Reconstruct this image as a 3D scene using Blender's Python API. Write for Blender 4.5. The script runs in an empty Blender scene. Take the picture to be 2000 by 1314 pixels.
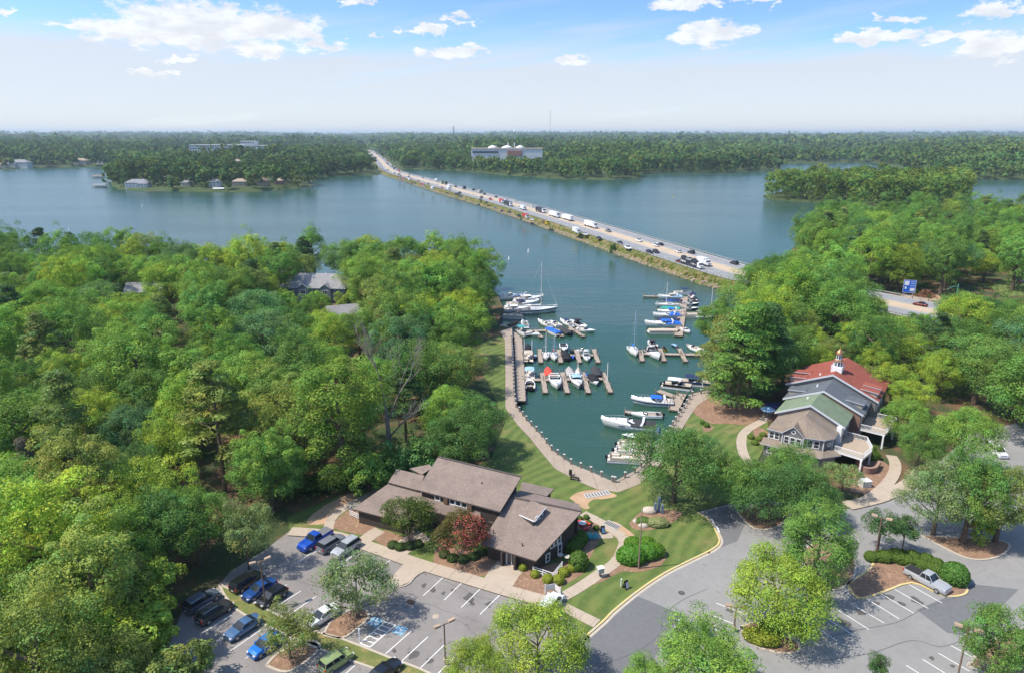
import bpy, math, random
import numpy as np
from mathutils import Vector, Matrix

# ------------------------------------------------------------------ camera, sky, sun, exposure
SC = bpy.context.scene
COL = SC.collection
RAD = math.radians
FPX, TILT, CAMZ = 1333.0, math.atan(395 / 1333.0), 60.0
cam_data = bpy.data.cameras.new('camera')
cam_data.sensor_width = 36.0
cam_data.lens = 36.0 * FPX / 2000.0
cam_data.clip_start, cam_data.clip_end = 1.0, 60000.0
cam = bpy.data.objects.new('camera', cam_data)
COL.objects.link(cam)
cam.location = (0, 0, CAMZ)
cam.rotation_euler = (math.pi / 2 - TILT, 0, 0)
SC.camera = cam

SUN_EL, SUN_AZ = RAD(57), RAD(-100)          # azimuth from +Y, clockwise positive
sun_vec = Vector((math.sin(SUN_AZ) * math.cos(SUN_EL), math.cos(SUN_AZ) * math.cos(SUN_EL), math.sin(SUN_EL)))
sun_data = bpy.data.lights.new('sun', 'SUN')
sun_data.energy, sun_data.angle, sun_data.color = 4.4, RAD(0.53), (1.0, 0.935, 0.83)
sun = bpy.data.objects.new('sun', sun_data)
COL.objects.link(sun)
sun.rotation_euler = sun_vec.to_track_quat('Z', 'Y').to_euler()

SC.view_settings.view_transform = 'Standard'
SC.view_settings.look = 'None'
SC.view_settings.gamma = 1.0
SC.view_settings.exposure = 0.40
SC.cycles.max_bounces = 5
SC.cycles.diffuse_bounces = 2
SC.cycles.glossy_bounces = 2
SC.cycles.transmission_bounces = 2
SC.cycles.transparent_max_bounces = 4
SC.cycles.volume_bounces = 0
SC.cycles.use_denoising = True
SC.cycles.caustics_reflective = False
SC.cycles.caustics_refractive = False
SC.cycles.sample_clamp_indirect = 4.0


class NT:
    """small helper for node trees"""
    def __init__(s, tree):
        s.t = tree
    def n(s, kind, **kw):
        nd = s.t.nodes.new(kind)
        for k, v in kw.items():
            if k.startswith('i_'):
                key = k[2:]
                nd.inputs[int(key) if key.isdigit() else key.replace('_', ' ')].default_value = v
            else:
                setattr(nd, k, v)
        return nd
    def l(s, a, b):
        s.t.links.new(a, b)
    def math(s, op, a, b=None, c=None, clamp=False):
        nd = s.t.nodes.new('ShaderNodeMath'); nd.operation = op; nd.use_clamp = clamp
        for i, v in enumerate((a, b, c)):
            if v is None: continue
            if isinstance(v, (int, float)): nd.inputs[i].default_value = v
            else: s.l(v, nd.inputs[i])
        return nd.outputs[0]
    def mix(s, fac, a, b, blend='MIX'):
        nd = s.t.nodes.new('ShaderNodeMix'); nd.data_type = 'RGBA'; nd.blend_type = blend
        for i, v in ((0, fac), (6, a), (7, b)):
            if isinstance(v, (int, float)): nd.inputs[i].default_value = v
            elif isinstance(v, tuple): nd.inputs[i].default_value = v if len(v) == 4 else (*v, 1)
            else: s.l(v, nd.inputs[i])
        return nd.outputs[2]
    def ss(s, x, lo, hi):
        nd = s.t.nodes.new('ShaderNodeMapRange'); nd.interpolation_type = 'SMOOTHSTEP'
        s.l(x, nd.inputs[0]); nd.inputs[1].default_value = lo; nd.inputs[2].default_value = hi
        return nd.outputs[0]


def azel(px, py):
    v = py - 657; f = FPX * math.cos(TILT) - v * math.sin(TILT); d = FPX * math.sin(TILT) + v * math.cos(TILT)
    x = px - 1000
    return math.atan2(x, f), math.atan2(-d, math.hypot(x, f))


def build_world():
    w = bpy.data.worlds.new('World'); SC.world = w; w.use_nodes = True
    t = w.node_tree; t.nodes.clear(); g = NT(t)
    tc = g.n('ShaderNodeTexCoord')
    sep = g.n('ShaderNodeSeparateXYZ'); g.l(tc.outputs['Generated'], sep.inputs[0])
    # clear summer air: the blue comes down close to the horizon
    comb = g.n('ShaderNodeCombineXYZ')
    g.l(sep.outputs[0], comb.inputs[0]); g.l(sep.outputs[1], comb.inputs[1])
    g.l(g.math('MULTIPLY', sep.outputs[2], 2.1), comb.inputs[2])
    nrm = g.n('ShaderNodeVectorMath', operation='NORMALIZE'); g.l(comb.outputs[0], nrm.inputs[0])
    sky = g.n('ShaderNodeTexSky', sky_type='NISHITA', sun_disc=False)
    sky.sun_elevation = SUN_EL; sky.sun_rotation = SUN_AZ
    sky.altitude = 200; sky.air_density = 1.0; sky.dust_density = 0.7; sky.ozone_density = 2.0
    g.l(nrm.outputs[0], sky.inputs[0])
    hsv = g.n('ShaderNodeHueSaturation'); hsv.inputs['Saturation'].default_value = 1.14; hsv.inputs['Value'].default_value = 1.34
    g.l(sky.outputs[0], hsv.inputs['Color'])
    az = g.math('ARCTAN2', sep.outputs[0], sep.outputs[1])
    el = g.math('ARCSINE', sep.outputs[2])
    # cumulus: fractal noise gathered into heaps
    cv = g.n('ShaderNodeCombineXYZ')
    g.l(az, cv.inputs[0]); g.l(g.math('MULTIPLY', el, 2.3), cv.inputs[1])
    nz = g.n('ShaderNodeTexNoise', i_Scale=21.0, i_Detail=11.0, i_Roughness=0.60)
    g.l(cv.outputs[0], nz.inputs['Vector'])
    nz2 = g.n('ShaderNodeTexNoise', i_Scale=4.0, i_Detail=4.0, i_Roughness=0.5)
    g.l(cv.outputs[0], nz2.inputs['Vector'])
    blobs = [(410, 50, 230, 56), (530, 58, 110, 44), (300, 62, 160, 38), (150, 52, 45, 16), (500, 97, 60, 16), (625, 92, 52, 14),
             (830, 60, 44, 15), (885, 103, 75, 14), (742, 74, 26, 7), (1395, 62, 95, 28), (1345, 6, 70, 18),
             (1480, 2, 45, 10), (1760, 38, 45, 12), (1720, 72, 120, 14), (1950, 20, 75, 26), (1960, 90, 110, 30), (345, 117, 45, 8),
             (300, 145, 35, 8), (1115, 118, 60, 9), (700, 5, 35, 10), (0, 28, 20, 20), (900, 35, 36, 10), (1880, 70, 120, 14)]
    pv0 = g.n('ShaderNodeCombineXYZ'); g.l(az, pv0.inputs[0]); g.l(el, pv0.inputs[1])
    wp = g.n('ShaderNodeTexNoise', i_Scale=34.0, i_Detail=6.0, i_Roughness=0.62); g.l(cv.outputs[0], wp.inputs['Vector'])
    pv = g.n('ShaderNodeVectorMath', operation='MULTIPLY_ADD'); g.l(wp.outputs['Color'], pv.inputs[0]); pv.inputs[1].default_value = (.13, .042, 0)
    pv1 = g.n('ShaderNodeVectorMath', operation='SUBTRACT'); g.l(pv0.outputs[0], pv1.inputs[0]); pv1.inputs[1].default_value = (.065, .021, 0); g.l(pv1.outputs[0], pv.inputs[2])
    field = None
    for (bx, by, rx, ry) in blobs:
        a0, e0 = azel(bx, by)
        a1, _ = azel(bx + rx, by); _, e1 = azel(bx, by - ry)
        vm = g.n('ShaderNodeVectorMath', operation='MULTIPLY_ADD'); g.l(pv.outputs[0], vm.inputs[0])
        ka, ke = 1 / abs(a1 - a0), 1 / abs(e1 - e0)
        vm.inputs[1].default_value = (ka, ke, 0); vm.inputs[2].default_value = (-a0 * ka, -e0 * ke, 0)
        dt = g.n('ShaderNodeVectorMath', operation='DOT_PRODUCT'); g.l(vm.outputs[0], dt.inputs[0]); g.l(vm.outputs[0], dt.inputs[1])
        r = g.math('SUBTRACT', 1.0, dt.outputs['Value'])
        field = r if field is None else g.math('MAXIMUM', field, r)
    field = g.math('MAXIMUM', field, -1.5)
    # heaps of the same kind over the rest of the sky
    far_heaps = g.math('SUBTRACT', g.math('MULTIPLY', nz2.outputs[0], 6.0), 4.1)
    high = g.ss(el, 0.17, 0.26)
    far_heaps = g.math('ADD', far_heaps, g.math('MULTIPLY', g.math('SUBTRACT', high, 1.0), 3.0))
    field = g.math('MAXIMUM', field, far_heaps)
    shv = g.n('ShaderNodeVectorMath', operation='ADD'); g.l(cv.outputs[0], shv.inputs[0]); shv.inputs[1].default_value = (-.012, .022, 0)
    nsh = g.n('ShaderNodeTexNoise', i_Scale=21.0, i_Detail=6.0, i_Roughness=0.60); g.l(shv.outputs[0], nsh.inputs['Vector'])
    nf = g.n('ShaderNodeTexNoise', i_Scale=64.0, i_Detail=9.0, i_Roughness=0.66); g.l(cv.outputs[0], nf.inputs['Vector'])
    dens = g.math('ADD', g.math('MULTIPLY', g.math('MINIMUM', field, 1.0), 2.3), g.math('MULTIPLY', g.math('SUBTRACT', nz.outputs[0], 0.5), 5.0))
    dens = g.math('ADD', dens, g.math('MULTIPLY', g.math('SUBTRACT', nf.outputs[0], 0.5), 3.6))
    cum = g.ss(dens, 0.05, 1.7)
    cloud_shade = g.ss(g.math('SUBTRACT', nsh.outputs[0], g.math('MULTIPLY', nz.outputs[0], .35)), 0.20, 0.46)  # noise sampled sunward greys the clouds' far sides: shade put into the colour
    # thin high veil, drawn out along the horizon
    cv2 = g.n('ShaderNodeCombineXYZ')
    g.l(g.math('MULTIPLY', az, 1.0), cv2.inputs[0])
    g.l(g.math('ADD', g.math('MULTIPLY', el, 9.0), g.math('MULTIPLY', az, -1.0)), cv2.inputs[1])
    nv = g.n('ShaderNodeTexNoise', i_Scale=2.6, i_Detail=7.0, i_Roughness=0.55)
    g.l(cv2.outputs[0], nv.inputs['Vector'])
    veil_low = g.math('SUBTRACT', 1.0, g.ss(el, 0.055, 0.16))
    veil = g.math('MULTIPLY', g.ss(g.math('ADD', nv.outputs[0], g.math('MULTIPLY', veil_low, 0.46)), 0.48, 0.92), 0.86)
    white = g.mix(cloud_shade, (5.3, 5.4, 5.55), (4.3, 4.4, 4.65))
    c = g.mix(veil, hsv.outputs[0], (3.95, 4.12, 4.35))
    c = g.mix(g.math('MULTIPLY', cum, 0.93), c, white)
    bg = g.n('ShaderNodeBackground'); bg.inputs['Strength'].default_value = 0.148
    g.l(c, bg.inputs[0])
    out = g.n('ShaderNodeOutputWorld'); g.l(bg.outputs[0], out.inputs[0])


build_world()
SC.world.cycles.sampling_method = 'MANUAL'
SC.world.cycles.sample_map_resolution = 256


# ------------------------------------------------------------------ places: a pixel of the photograph to a point on a level plane
def P(x, y, z=0.0):
    v = y - 657
    d = FPX * math.sin(TILT) + v * math.cos(TILT)
    f = FPX * math.cos(TILT) - v * math.sin(TILT)
    h = CAMZ - z
    return Vector(((x - 1000) / d * h, f / d * h, z))


def PL(pts, z=0.0):
    return [P(x, y, z) for x, y in pts]


# ------------------------------------------------------------------ materials
MATS = {}


def mat(name, col, rough=0.8, var=0.0, scale=1.0, bump=0.0, bscale=None, col2=None, thr=None, metal=0.0, spec=0.3, detail=5.0,
        big=0.0, bigscale=0.08, coat=0.0):
    """principled surface with fractal colour wear; col2 is mixed in by the same noise"""
    if name in MATS: return MATS[name]
    m = bpy.data.materials.new(name); m.use_nodes = True
    t = m.node_tree; g = NT(t); b = t.nodes['Principled BSDF']
    b.inputs['Roughness'].default_value = rough
    b.inputs['Metallic'].default_value = metal
    b.inputs['Specular IOR Level'].default_value = spec
    b.inputs['Coat Weight'].default_value = coat
    c4 = (*col, 1)
    if var or col2 or bump or big:
        tc = g.n('ShaderNodeTexCoord')
        nz = g.n('ShaderNodeTexNoise', i_Scale=scale, i_Detail=detail, i_Roughness=0.6)
        g.l(tc.outputs['Object'], nz.inputs['Vector'])
        base = c4
        if col2:
            lo, hi = thr or (0.4, 0.6)
            base = g.mix(g.ss(nz.outputs[0], lo, hi), c4, (*col2, 1))
        if var:
            f = g.math('ADD', 1.0 - var, g.math('MULTIPLY', nz.outputs[0], 2 * var))
            cc = g.n('ShaderNodeCombineXYZ')
            for i in range(3): g.l(f, cc.inputs[i])
            base = g.mix(1.0, base, cc.outputs[0], 'MULTIPLY')
        if big:
            nb = g.n('ShaderNodeTexNoise', i_Scale=bigscale, i_Detail=4.0, i_Roughness=0.55)
            g.l(tc.outputs['Object'], nb.inputs['Vector'])
            f = g.math('ADD', 1.0 - big, g.math('MULTIPLY', nb.outputs[0], 2 * big))
            cc = g.n('ShaderNodeCombineXYZ')
            for i in range(3): g.l(f, cc.inputs[i])
            base = g.mix(1.0, base, cc.outputs[0], 'MULTIPLY')
        if isinstance(base, tuple): b.inputs['Base Color'].default_value = base
        else: g.l(base, b.inputs['Base Color'])
        if bump:
            bn = g.n('ShaderNodeTexNoise', i_Scale=bscale or scale * 3, i_Detail=4.0)
            g.l(tc.outputs['Object'], bn.inputs['Vector'])
            bp = g.n('ShaderNodeBump', i_Strength=1.0, i_Distance=bump)
            g.l(bn.outputs[0], bp.inputs['Height']); g.l(bp.outputs[0], b.inputs['Normal'])
    else:
        b.inputs['Base Color'].default_value = c4
    MATS[name] = m
    return m


def leaf_mat(name, trans=0.28, gloss=0.06):
    """leaf surface: the object's own colour times a tint stored per leaf"""
    m = bpy.data.materials.new(name); m.use_nodes = True
    t = m.node_tree; t.nodes.clear(); g = NT(t)
    oi = g.n('ShaderNodeObjectInfo')
    at = g.n('ShaderNodeAttribute', attribute_name='tint')
    col = g.mix(1.0, oi.outputs['Color'], at.outputs['Color'], 'MULTIPLY')
    d = g.n('ShaderNodeBsdfDiffuse'); g.l(col, d.inputs[0])
    tr = g.n('ShaderNodeBsdfTranslucent')
    g.l(g.mix(1.0, col, (1.15, 1.2, 0.55, 1), 'MULTIPLY'), tr.inputs[0])
    mx = g.n('ShaderNodeMixShader', i_0=trans); g.l(d.outputs[0], mx.inputs[1]); g.l(tr.outputs[0], mx.inputs[2])
    gl = g.n('ShaderNodeBsdfGlossy', i_Roughness=0.42); gl.inputs[0].default_value = (0.9, 0.95, 0.85, 1)
    m2 = g.n('ShaderNodeMixShader', i_0=gloss); g.l(mx.outputs[0], m2.inputs[1]); g.l(gl.outputs[0], m2.inputs[2])
    o = g.n('ShaderNodeOutputMaterial'); g.l(m2.outputs[0], o.inputs[0])
    MATS[name] = m
    return m


# ------------------------------------------------------------------ mesh helpers
class MB:
    """collects shapes; build() links them as one mesh object"""
    def __init__(s):
        s.v, s.f, s.m = [], [], []
    def add(s, vs, fs, mi=0):
        o = len(s.v); s.v.extend([tuple(v) for v in vs])
        for f in fs:
            s.f.append([i + o for i in f]); s.m.append(mi)
        return s
    def poly(s, pts, mi=0):
        return s.add(pts, [list(range(len(pts)))], mi)
    def box(s, c, d, rz=0.0, mi=0, taper=1.0):
        cx, cy, cz = c; a, b, h = d[0] / 2, d[1] / 2, d[2] / 2
        ca, sa = math.cos(rz), math.sin(rz); vs = []
        for z, k in ((-h, 1.0), (h, taper)):
            for x, y in ((-a, -b), (a, -b), (a, b), (-a, b)):
                x *= k; y *= k
                vs.append((cx + x * ca - y * sa, cy + x * sa + y * ca, cz + z))
        return s.add(vs, [(3, 2, 1, 0), (4, 5, 6, 7), (0, 1, 5, 4), (1, 2, 6, 5), (2, 3, 7, 6), (3, 0, 4, 7)], mi)
    def prism(s, pts, z0, z1, mi=0, mside=None):
        """extruded outline, counter-clockwise seen from above"""
        n = len(pts)
        if sum(pts[i][0] * pts[(i + 1) % n][1] - pts[(i + 1) % n][0] * pts[i][1] for i in range(n)) < 0: pts = pts[::-1]
        vs = [(p[0], p[1], z0) for p in pts] + [(p[0], p[1], z1) for p in pts]
        s.add(vs, [list(range(n, 2 * n))], mi)
        s.add(vs, [list(range(n))[::-1]], mi)
        s.add(vs, [(i, (i + 1) % n, n + (i + 1) % n, n + i) for i in range(n)], mi if mside is None else mside)
        return s
    def tube(s, p0, p1, r0, r1=None, n=6, mi=0, cap=True):
        r1 = r0 if r1 is None else r1
        p0, p1 = Vector(p0), Vector(p1); d = p1 - p0
        if d.length < 1e-6: return s
        q = d.to_track_quat('Z', 'Y'); vs = []
        for p, r in ((p0, r0), (p1, r1)):
            for i in range(n):
                a = 2 * math.pi * i / n
                vs.append(p + q @ Vector((r * math.cos(a), r * math.sin(a), 0)))
        fs = [(i, (i + 1) % n, n + (i + 1) % n, n + i) for i in range(n)]
        if cap: fs += [list(range(n, 2 * n)), list(range(n))[::-1]]
        return s.add(vs, fs, mi)
    def path(s, pts, rs, n=6, mi=0):
        for i in range(len(pts) - 1):
            s.tube(pts[i], pts[i + 1], rs[i], rs[i + 1], n, mi, cap=(i == len(pts) - 2))
        return s
    def lathe(s, prof, c=(0, 0, 0), n=12, mi=0):
        """prof: (radius, z) from bottom to top"""
        vs = []
        for r, z in prof:
            for i in range(n):
                a = 2 * math.pi * i / n
                vs.append((c[0] + r * math.cos(a), c[1] + r * math.sin(a), c[2] + z))
        fs = []
        for k in range(len(prof) - 1):
            for i in range(n):
                fs.append((k * n + i, k * n + (i + 1) % n, (k + 1) * n + (i + 1) % n, (k + 1) * n + i))
        fs.append(list(range(n))[::-1]); fs.append([(len(prof) - 1) * n + i for i in range(n)])
        return s.add(vs, fs, mi)
    def loft(s, secs, mi=0, close=False, cap=True):
        """secs: lists of equally many points"""
        n = len(secs[0]); vs = [p for q in secs for p in q]; fs = []
        for k in range(len(secs) - 1):
            for i in range(n if close else n - 1):
                j = (i + 1) % n
                fs.append((k * n + i, k * n + j, (k + 1) * n + j, (k + 1) * n + i))
        if cap and close:
            fs.append(list(range(n))[::-1]); fs.append([(len(secs) - 1) * n + i for i in range(n)])
        return s.add(vs, fs, mi)
    def slab(s, pts, th, mi=0, mside=None):
        """sheet given by 3-D corner points (upper face, seen counter-clockwise), thickened downwards"""
        n = len(pts); vs = [Vector(p) for p in pts] + [Vector(p) - Vector((0, 0, th)) for p in pts]
        s.add(vs, [list(range(n))], mi); s.add(vs, [list(range(n, 2 * n))[::-1]], mi if mside is None else mside)
        s.add(vs, [(i, n + i, n + (i + 1) % n, (i + 1) % n) for i in range(n)], mi if mside is None else mside)
        return s
    def mesh(s, name, mats, smooth=False):
        me = bpy.data.meshes.new(name)
        me.from_pydata(s.v, [], s.f)
        for m in (mats if isinstance(mats, (list, tuple)) else [mats]): me.materials.append(m)
        me.polygons.foreach_set('material_index', s.m)
        if smooth: me.polygons.foreach_set('use_smooth', [True] * len(s.f))
        me.update()
        return me
    def build(s, name, mats, parent=None, smooth=False):
        return link(name, s.mesh(name, mats, smooth), parent)


def link(name, me, parent=None):
    o = bpy.data.objects.new(name, me); COL.objects.link(o)
    if parent is not None: o.parent = parent
    return o


def tag(o, label, cat, group=None):
    o['label'] = label; o['category'] = cat
    if group: o['group'] = group
    return o


def thing(name, label, cat, loc=(0, 0, 0), rz=0.0, group=None):
    o = link(name, None); o.location = loc; o.rotation_euler = (0, 0, rz)
    return tag(o, label, cat, group)


def struct(o):
    o['kind'] = 'structure'; return o


def stuff(o):
    o['kind'] = 'stuff'; return o


def copy_tree(o, parent=None):
    c = o.copy(); COL.objects.link(c)
    if parent is not None: c.parent = parent
    for ch in list(o.children): copy_tree(ch, c)
    return c


def dup(o, loc, rz, label, scale=None, group=None, color=None):
    c = copy_tree(o); c.location = loc; c.rotation_euler = (0, 0, rz); c['label'] = label
    if scale is not None: c.scale = scale if isinstance(scale, tuple) else (scale,) * 3
    if group: c['group'] = group
    return c


def np_mesh(name, V, quads, mats, tint=None, midx=None):
    """big mesh from arrays of vertices and quads"""
    me = bpy.data.meshes.new(name)
    nv, nq = len(V), len(quads)
    me.vertices.add(nv); me.vertices.foreach_set('co', np.ascontiguousarray(V, dtype=np.float32).ravel())
    me.loops.add(nq * 4); me.loops.foreach_set('vertex_index', np.ascontiguousarray(quads, dtype=np.int32).ravel())
    me.polygons.add(nq)
    me.polygons.foreach_set('loop_start', np.arange(0, nq * 4, 4, dtype=np.int32))
    me.polygons.foreach_set('loop_total', np.full(nq, 4, dtype=np.int32))
    for m in (mats if isinstance(mats, (list, tuple)) else [mats]): me.materials.append(m)
    if midx is not None: me.polygons.foreach_set('material_index', np.asarray(midx, dtype=np.int32))
    if tint is not None:
        a = me.attributes.new('tint', 'FLOAT_COLOR', 'POINT')
        a.data.foreach_set('color', np.ascontiguousarray(tint, dtype=np.float32).ravel())
    me.update(calc_edges=True)
    return me


def inside(poly, x, y):
    r = False; n = len(poly); j = n - 1
    for i in range(n):
        xi, yi = poly[i][0], poly[i][1]; xj, yj = poly[j][0], poly[j][1]
        if (yi > y) != (yj > y) and x < (xj - xi) * (y - yi) / (yj - yi) + xi: r = not r
        j = i
    return r


def seg_dist(pts, x, y):
    best = 1e9
    for i in range(len(pts) - 1):
        ax, ay = pts[i][0], pts[i][1]; bx, by = pts[i + 1][0], pts[i + 1][1]
        dx, dy = bx - ax, by - ay
        t = max(0, min(1, ((x - ax) * dx + (y - ay) * dy) / (dx * dx + dy * dy + 1e-9)))
        best = min(best, math.hypot(x - ax - t * dx, y - ay - t * dy))
    return best


def smooth_line(pts, n=6):
    """Catmull-Rom through 2-D points"""
    pts = [Vector((p[0], p[1])) for p in pts]; out = []
    for i in range(len(pts) - 1):
        p0 = pts[max(i - 1, 0)]; p1 = pts[i]; p2 = pts[i + 1]; p3 = pts[min(i + 2, len(pts) - 1)]
        for k in range(n):
            t = k / n
            out.append(0.5 * ((2 * p1) + (p2 - p0) * t + (2 * p0 - 5 * p1 + 4 * p2 - p3) * t * t + (3 * p1 - p0 - 3 * p2 + p3) * t ** 3))
    out.append(pts[-1])
    return out


def offset_line(pts, d):
    """line moved sideways (left is positive)"""
    out = []
    for i in range(len(pts)):
        a = pts[max(i - 1, 0)]; b = pts[min(i + 1, len(pts) - 1)]
        t = Vector((b[0] - a[0], b[1] - a[1])).normalized()
        out.append(Vector((pts[i][0] - t.y * d, pts[i][1] + t.x * d)))
    return out


def ribbon(mb, pts, d0, d1, z, mi=0, z1=None):
    """strip between two sideways offsets of a line; a solid one when z1 is given"""
    a, b = offset_line(pts, d0), offset_line(pts, d1)
    for i in range(len(pts) - 1):
        q = [a[i], a[i + 1], b[i + 1], b[i]]
        if z1 is None:
            vs = [(p.x, p.y, z) for p in q]
            n = (q[1] - q[0]).cross(q[2] - q[0])
            mb.poly(vs if n > 0 else vs[::-1], mi)
        else:
            mb.prism([(p.x, p.y) for p in q], z, z1, mi)
    return mb


ORD = ['first', 'second', 'third', 'fourth', 'fifth', 'sixth', 'seventh', 'eighth', 'ninth', 'tenth', 'eleventh', 'twelfth', 'thirteenth',
       'fourteenth', 'fifteenth', 'sixteenth', 'seventeenth', 'eighteenth', 'nineteenth', 'twentieth']


def nth(i):
    """0-based ordinal in words or figures"""
    if i < 20: return ORD[i]
    n = i + 1
    return '%d%s' % (n, 'th' if 10 <= n % 100 <= 20 else {1: 'st', 2: 'nd', 3: 'rd'}.get(n % 10, 'th'))

# ------------------------------------------------------------------ surfaces
M_asph = mat('asphalt_old', (0.235, 0.215, 0.197), 0.92, var=0.22, scale=0.75, bump=0.01, bscale=8, big=0.32, bigscale=0.16, detail=9, col2=(0.14, 0.125, 0.115), thr=(0.56, 0.72))
M_asph2 = mat('asphalt_road', (0.255, 0.247, 0.235), 0.92, var=0.2, scale=0.8, bump=0.01, bscale=8, big=0.22, bigscale=0.09, detail=9, col2=(0.17, 0.165, 0.155), thr=(0.58, 0.74))
M_patch = mat('asphalt_patch', (0.15, 0.15, 0.152), 0.93, var=0.2, scale=1.5, bump=0.01, bscale=8, big=0.1)
M_crack = mat('asphalt_sealer', (0.11, 0.11, 0.112), 0.8, var=0.3, scale=2)
M_hiway = mat('highway_asphalt', (0.25, 0.25, 0.252), 0.9, var=0.12, scale=0.15, big=0.12, bigscale=0.02)
M_sand = mat('graded_sand', (0.47, 0.37, 0.26), 0.95, var=0.2, scale=0.2, big=0.15, bigscale=0.03)
M_paint = mat('road_paint', (0.72, 0.71, 0.68), 0.7, var=0.2, scale=3.0)
M_blue = mat('blue_road_paint', (0.22, 0.40, 0.52), 0.7, var=0.15, scale=3.0)
M_conc = mat('concrete', (0.42, 0.345, 0.265), 0.9, var=0.14, scale=1.2, bump=0.004, bscale=9, big=0.14, bigscale=0.25)
M_prom = mat('promenade_concrete', (0.35, 0.285, 0.225), 0.9, var=0.16, scale=1.1, bump=0.004, bscale=9, big=0.2, bigscale=0.18)
M_kerb = mat('kerb_concrete', (0.46, 0.40, 0.32), 0.9, var=0.2, scale=2.0)
M_yellow = mat('kerb_yellow_paint', (0.60, 0.47, 0.19), 0.85, col2=(0.46, 0.41, 0.32), thr=(0.45, 0.68), scale=1.5, var=0.12)
M_mulch = mat('pine_mulch', (0.255, 0.155, 0.098), 0.98, col2=(0.35, 0.235, 0.155), thr=(0.5, 0.75), var=0.35, scale=2.2, bump=0.05, bscale=7, big=0.25, bigscale=0.4, detail=9)
M_dirt = mat('red_clay', (0.44, 0.29, 0.175), 0.98, var=0.25, scale=0.8, bump=0.03, bscale=4, big=0.2, bigscale=0.2)
M_wood = mat('weathered_planks', (0.36, 0.295, 0.235), 0.9, var=0.28, scale=2.5, bump=0.01, big=0.15, bigscale=0.5)
M_white = mat('white_paint', (0.80, 0.80, 0.79), 0.55, var=0.05, scale=2.0)
M_rock = mat('riprap_stone', (0.30, 0.235, 0.18), 0.95, var=0.4, scale=0.6)


def make_ground_mat():
    m = bpy.data.materials.new('wood_floor'); m.use_nodes = True
    g = NT(m.node_tree); b = m.node_tree.nodes['Principled BSDF']
    tc = g.n('ShaderNodeTexCoord')
    a = g.n('ShaderNodeTexNoise', i_Scale=0.11, i_Detail=6.0, i_Roughness=0.6); g.l(tc.outputs['Object'], a.inputs['Vector'])
    c = g.n('ShaderNodeTexNoise', i_Scale=1.7, i_Detail=7.0, i_Roughness=0.7); g.l(tc.outputs['Object'], c.inputs['Vector'])
    col = g.mix(g.ss(a.outputs[0], 0.42, 0.6), (0.035, 0.06, 0.016), (0.16, 0.085, 0.045))
    col = g.mix(g.ss(c.outputs[0], 0.45, 0.7), col, (0.06, 0.08, 0.022))
    g.l(col, b.inputs['Base Color']); b.inputs['Roughness'].default_value = 1.0
    bp = g.n('ShaderNodeBump', i_Strength=1.0, i_Distance=0.08); g.l(c.outputs[0], bp.inputs['Height']); g.l(bp.outputs[0], b.inputs['Normal'])
    return m


def make_lawn_mat():
    """mown grass: stripes left by the mower, curved a little, over patchy turf"""
    m = bpy.data.materials.new('mown_grass'); m.use_nodes = True
    g = NT(m.node_tree); b = m.node_tree.nodes['Principled BSDF']
    tc = g.n('ShaderNodeTexCoord')
    big = g.n('ShaderNodeTexNoise', i_Scale=0.035, i_Detail=2.0); g.l(tc.outputs['Object'], big.inputs['Vector'])
    mp = g.n('ShaderNodeMapping'); mp.inputs['Rotation'].default_value = (0, 0, RAD(38)); g.l(tc.outputs['Object'], mp.inputs['Vector'])
    sx = g.n('ShaderNodeSeparateXYZ'); g.l(mp.outputs[0], sx.inputs[0])
    ph = g.math('ADD', g.math('MULTIPLY', sx.outputs[0], 2.9), g.math('MULTIPLY', big.outputs[0], 34.0))
    wob = g.n('ShaderNodeTexNoise', i_Scale=0.5, i_Detail=4.0); g.l(tc.outputs['Object'], wob.inputs['Vector'])
    st = g.ss(g.math('ADD', g.math('SINE', ph), g.math('MULTIPLY', g.math('SUBTRACT', wob.outputs[0], .5), 2.4)), -0.8, 0.8)
    n1 = g.n('ShaderNodeTexNoise', i_Scale=0.6, i_Detail=7.0, i_Roughness=0.65); g.l(tc.outputs['Object'], n1.inputs['Vector'])
    n2 = g.n('ShaderNodeTexNoise', i_Scale=0.16, i_Detail=5.0); g.l(tc.outputs['Object'], n2.inputs['Vector'])
    col = g.mix(st, (0.076, 0.122, 0.022), (0.112, 0.160, 0.032))
    col = g.mix(g.math('MULTIPLY', g.ss(n1.outputs[0], 0.42, 0.72), 0.45), col, (0.20, 0.185, 0.055))
    col = g.mix(g.math('MULTIPLY', g.ss(n2.outputs[0], 0.55, 0.72), 0.6), col, (0.24, 0.19, 0.07))
    g.l(col, b.inputs['Base Color']); b.inputs['Roughness'].default_value = 0.95
    nb = g.n('ShaderNodeTexNoise', i_Scale=6.0, i_Detail=5.0); g.l(tc.outputs['Object'], nb.inputs['Vector'])
    bp = g.n('ShaderNodeBump', i_Strength=1.0, i_Distance=0.05); g.l(nb.outputs[0], bp.inputs['Height']); g.l(bp.outputs[0], b.inputs['Normal'])
    return m


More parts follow.
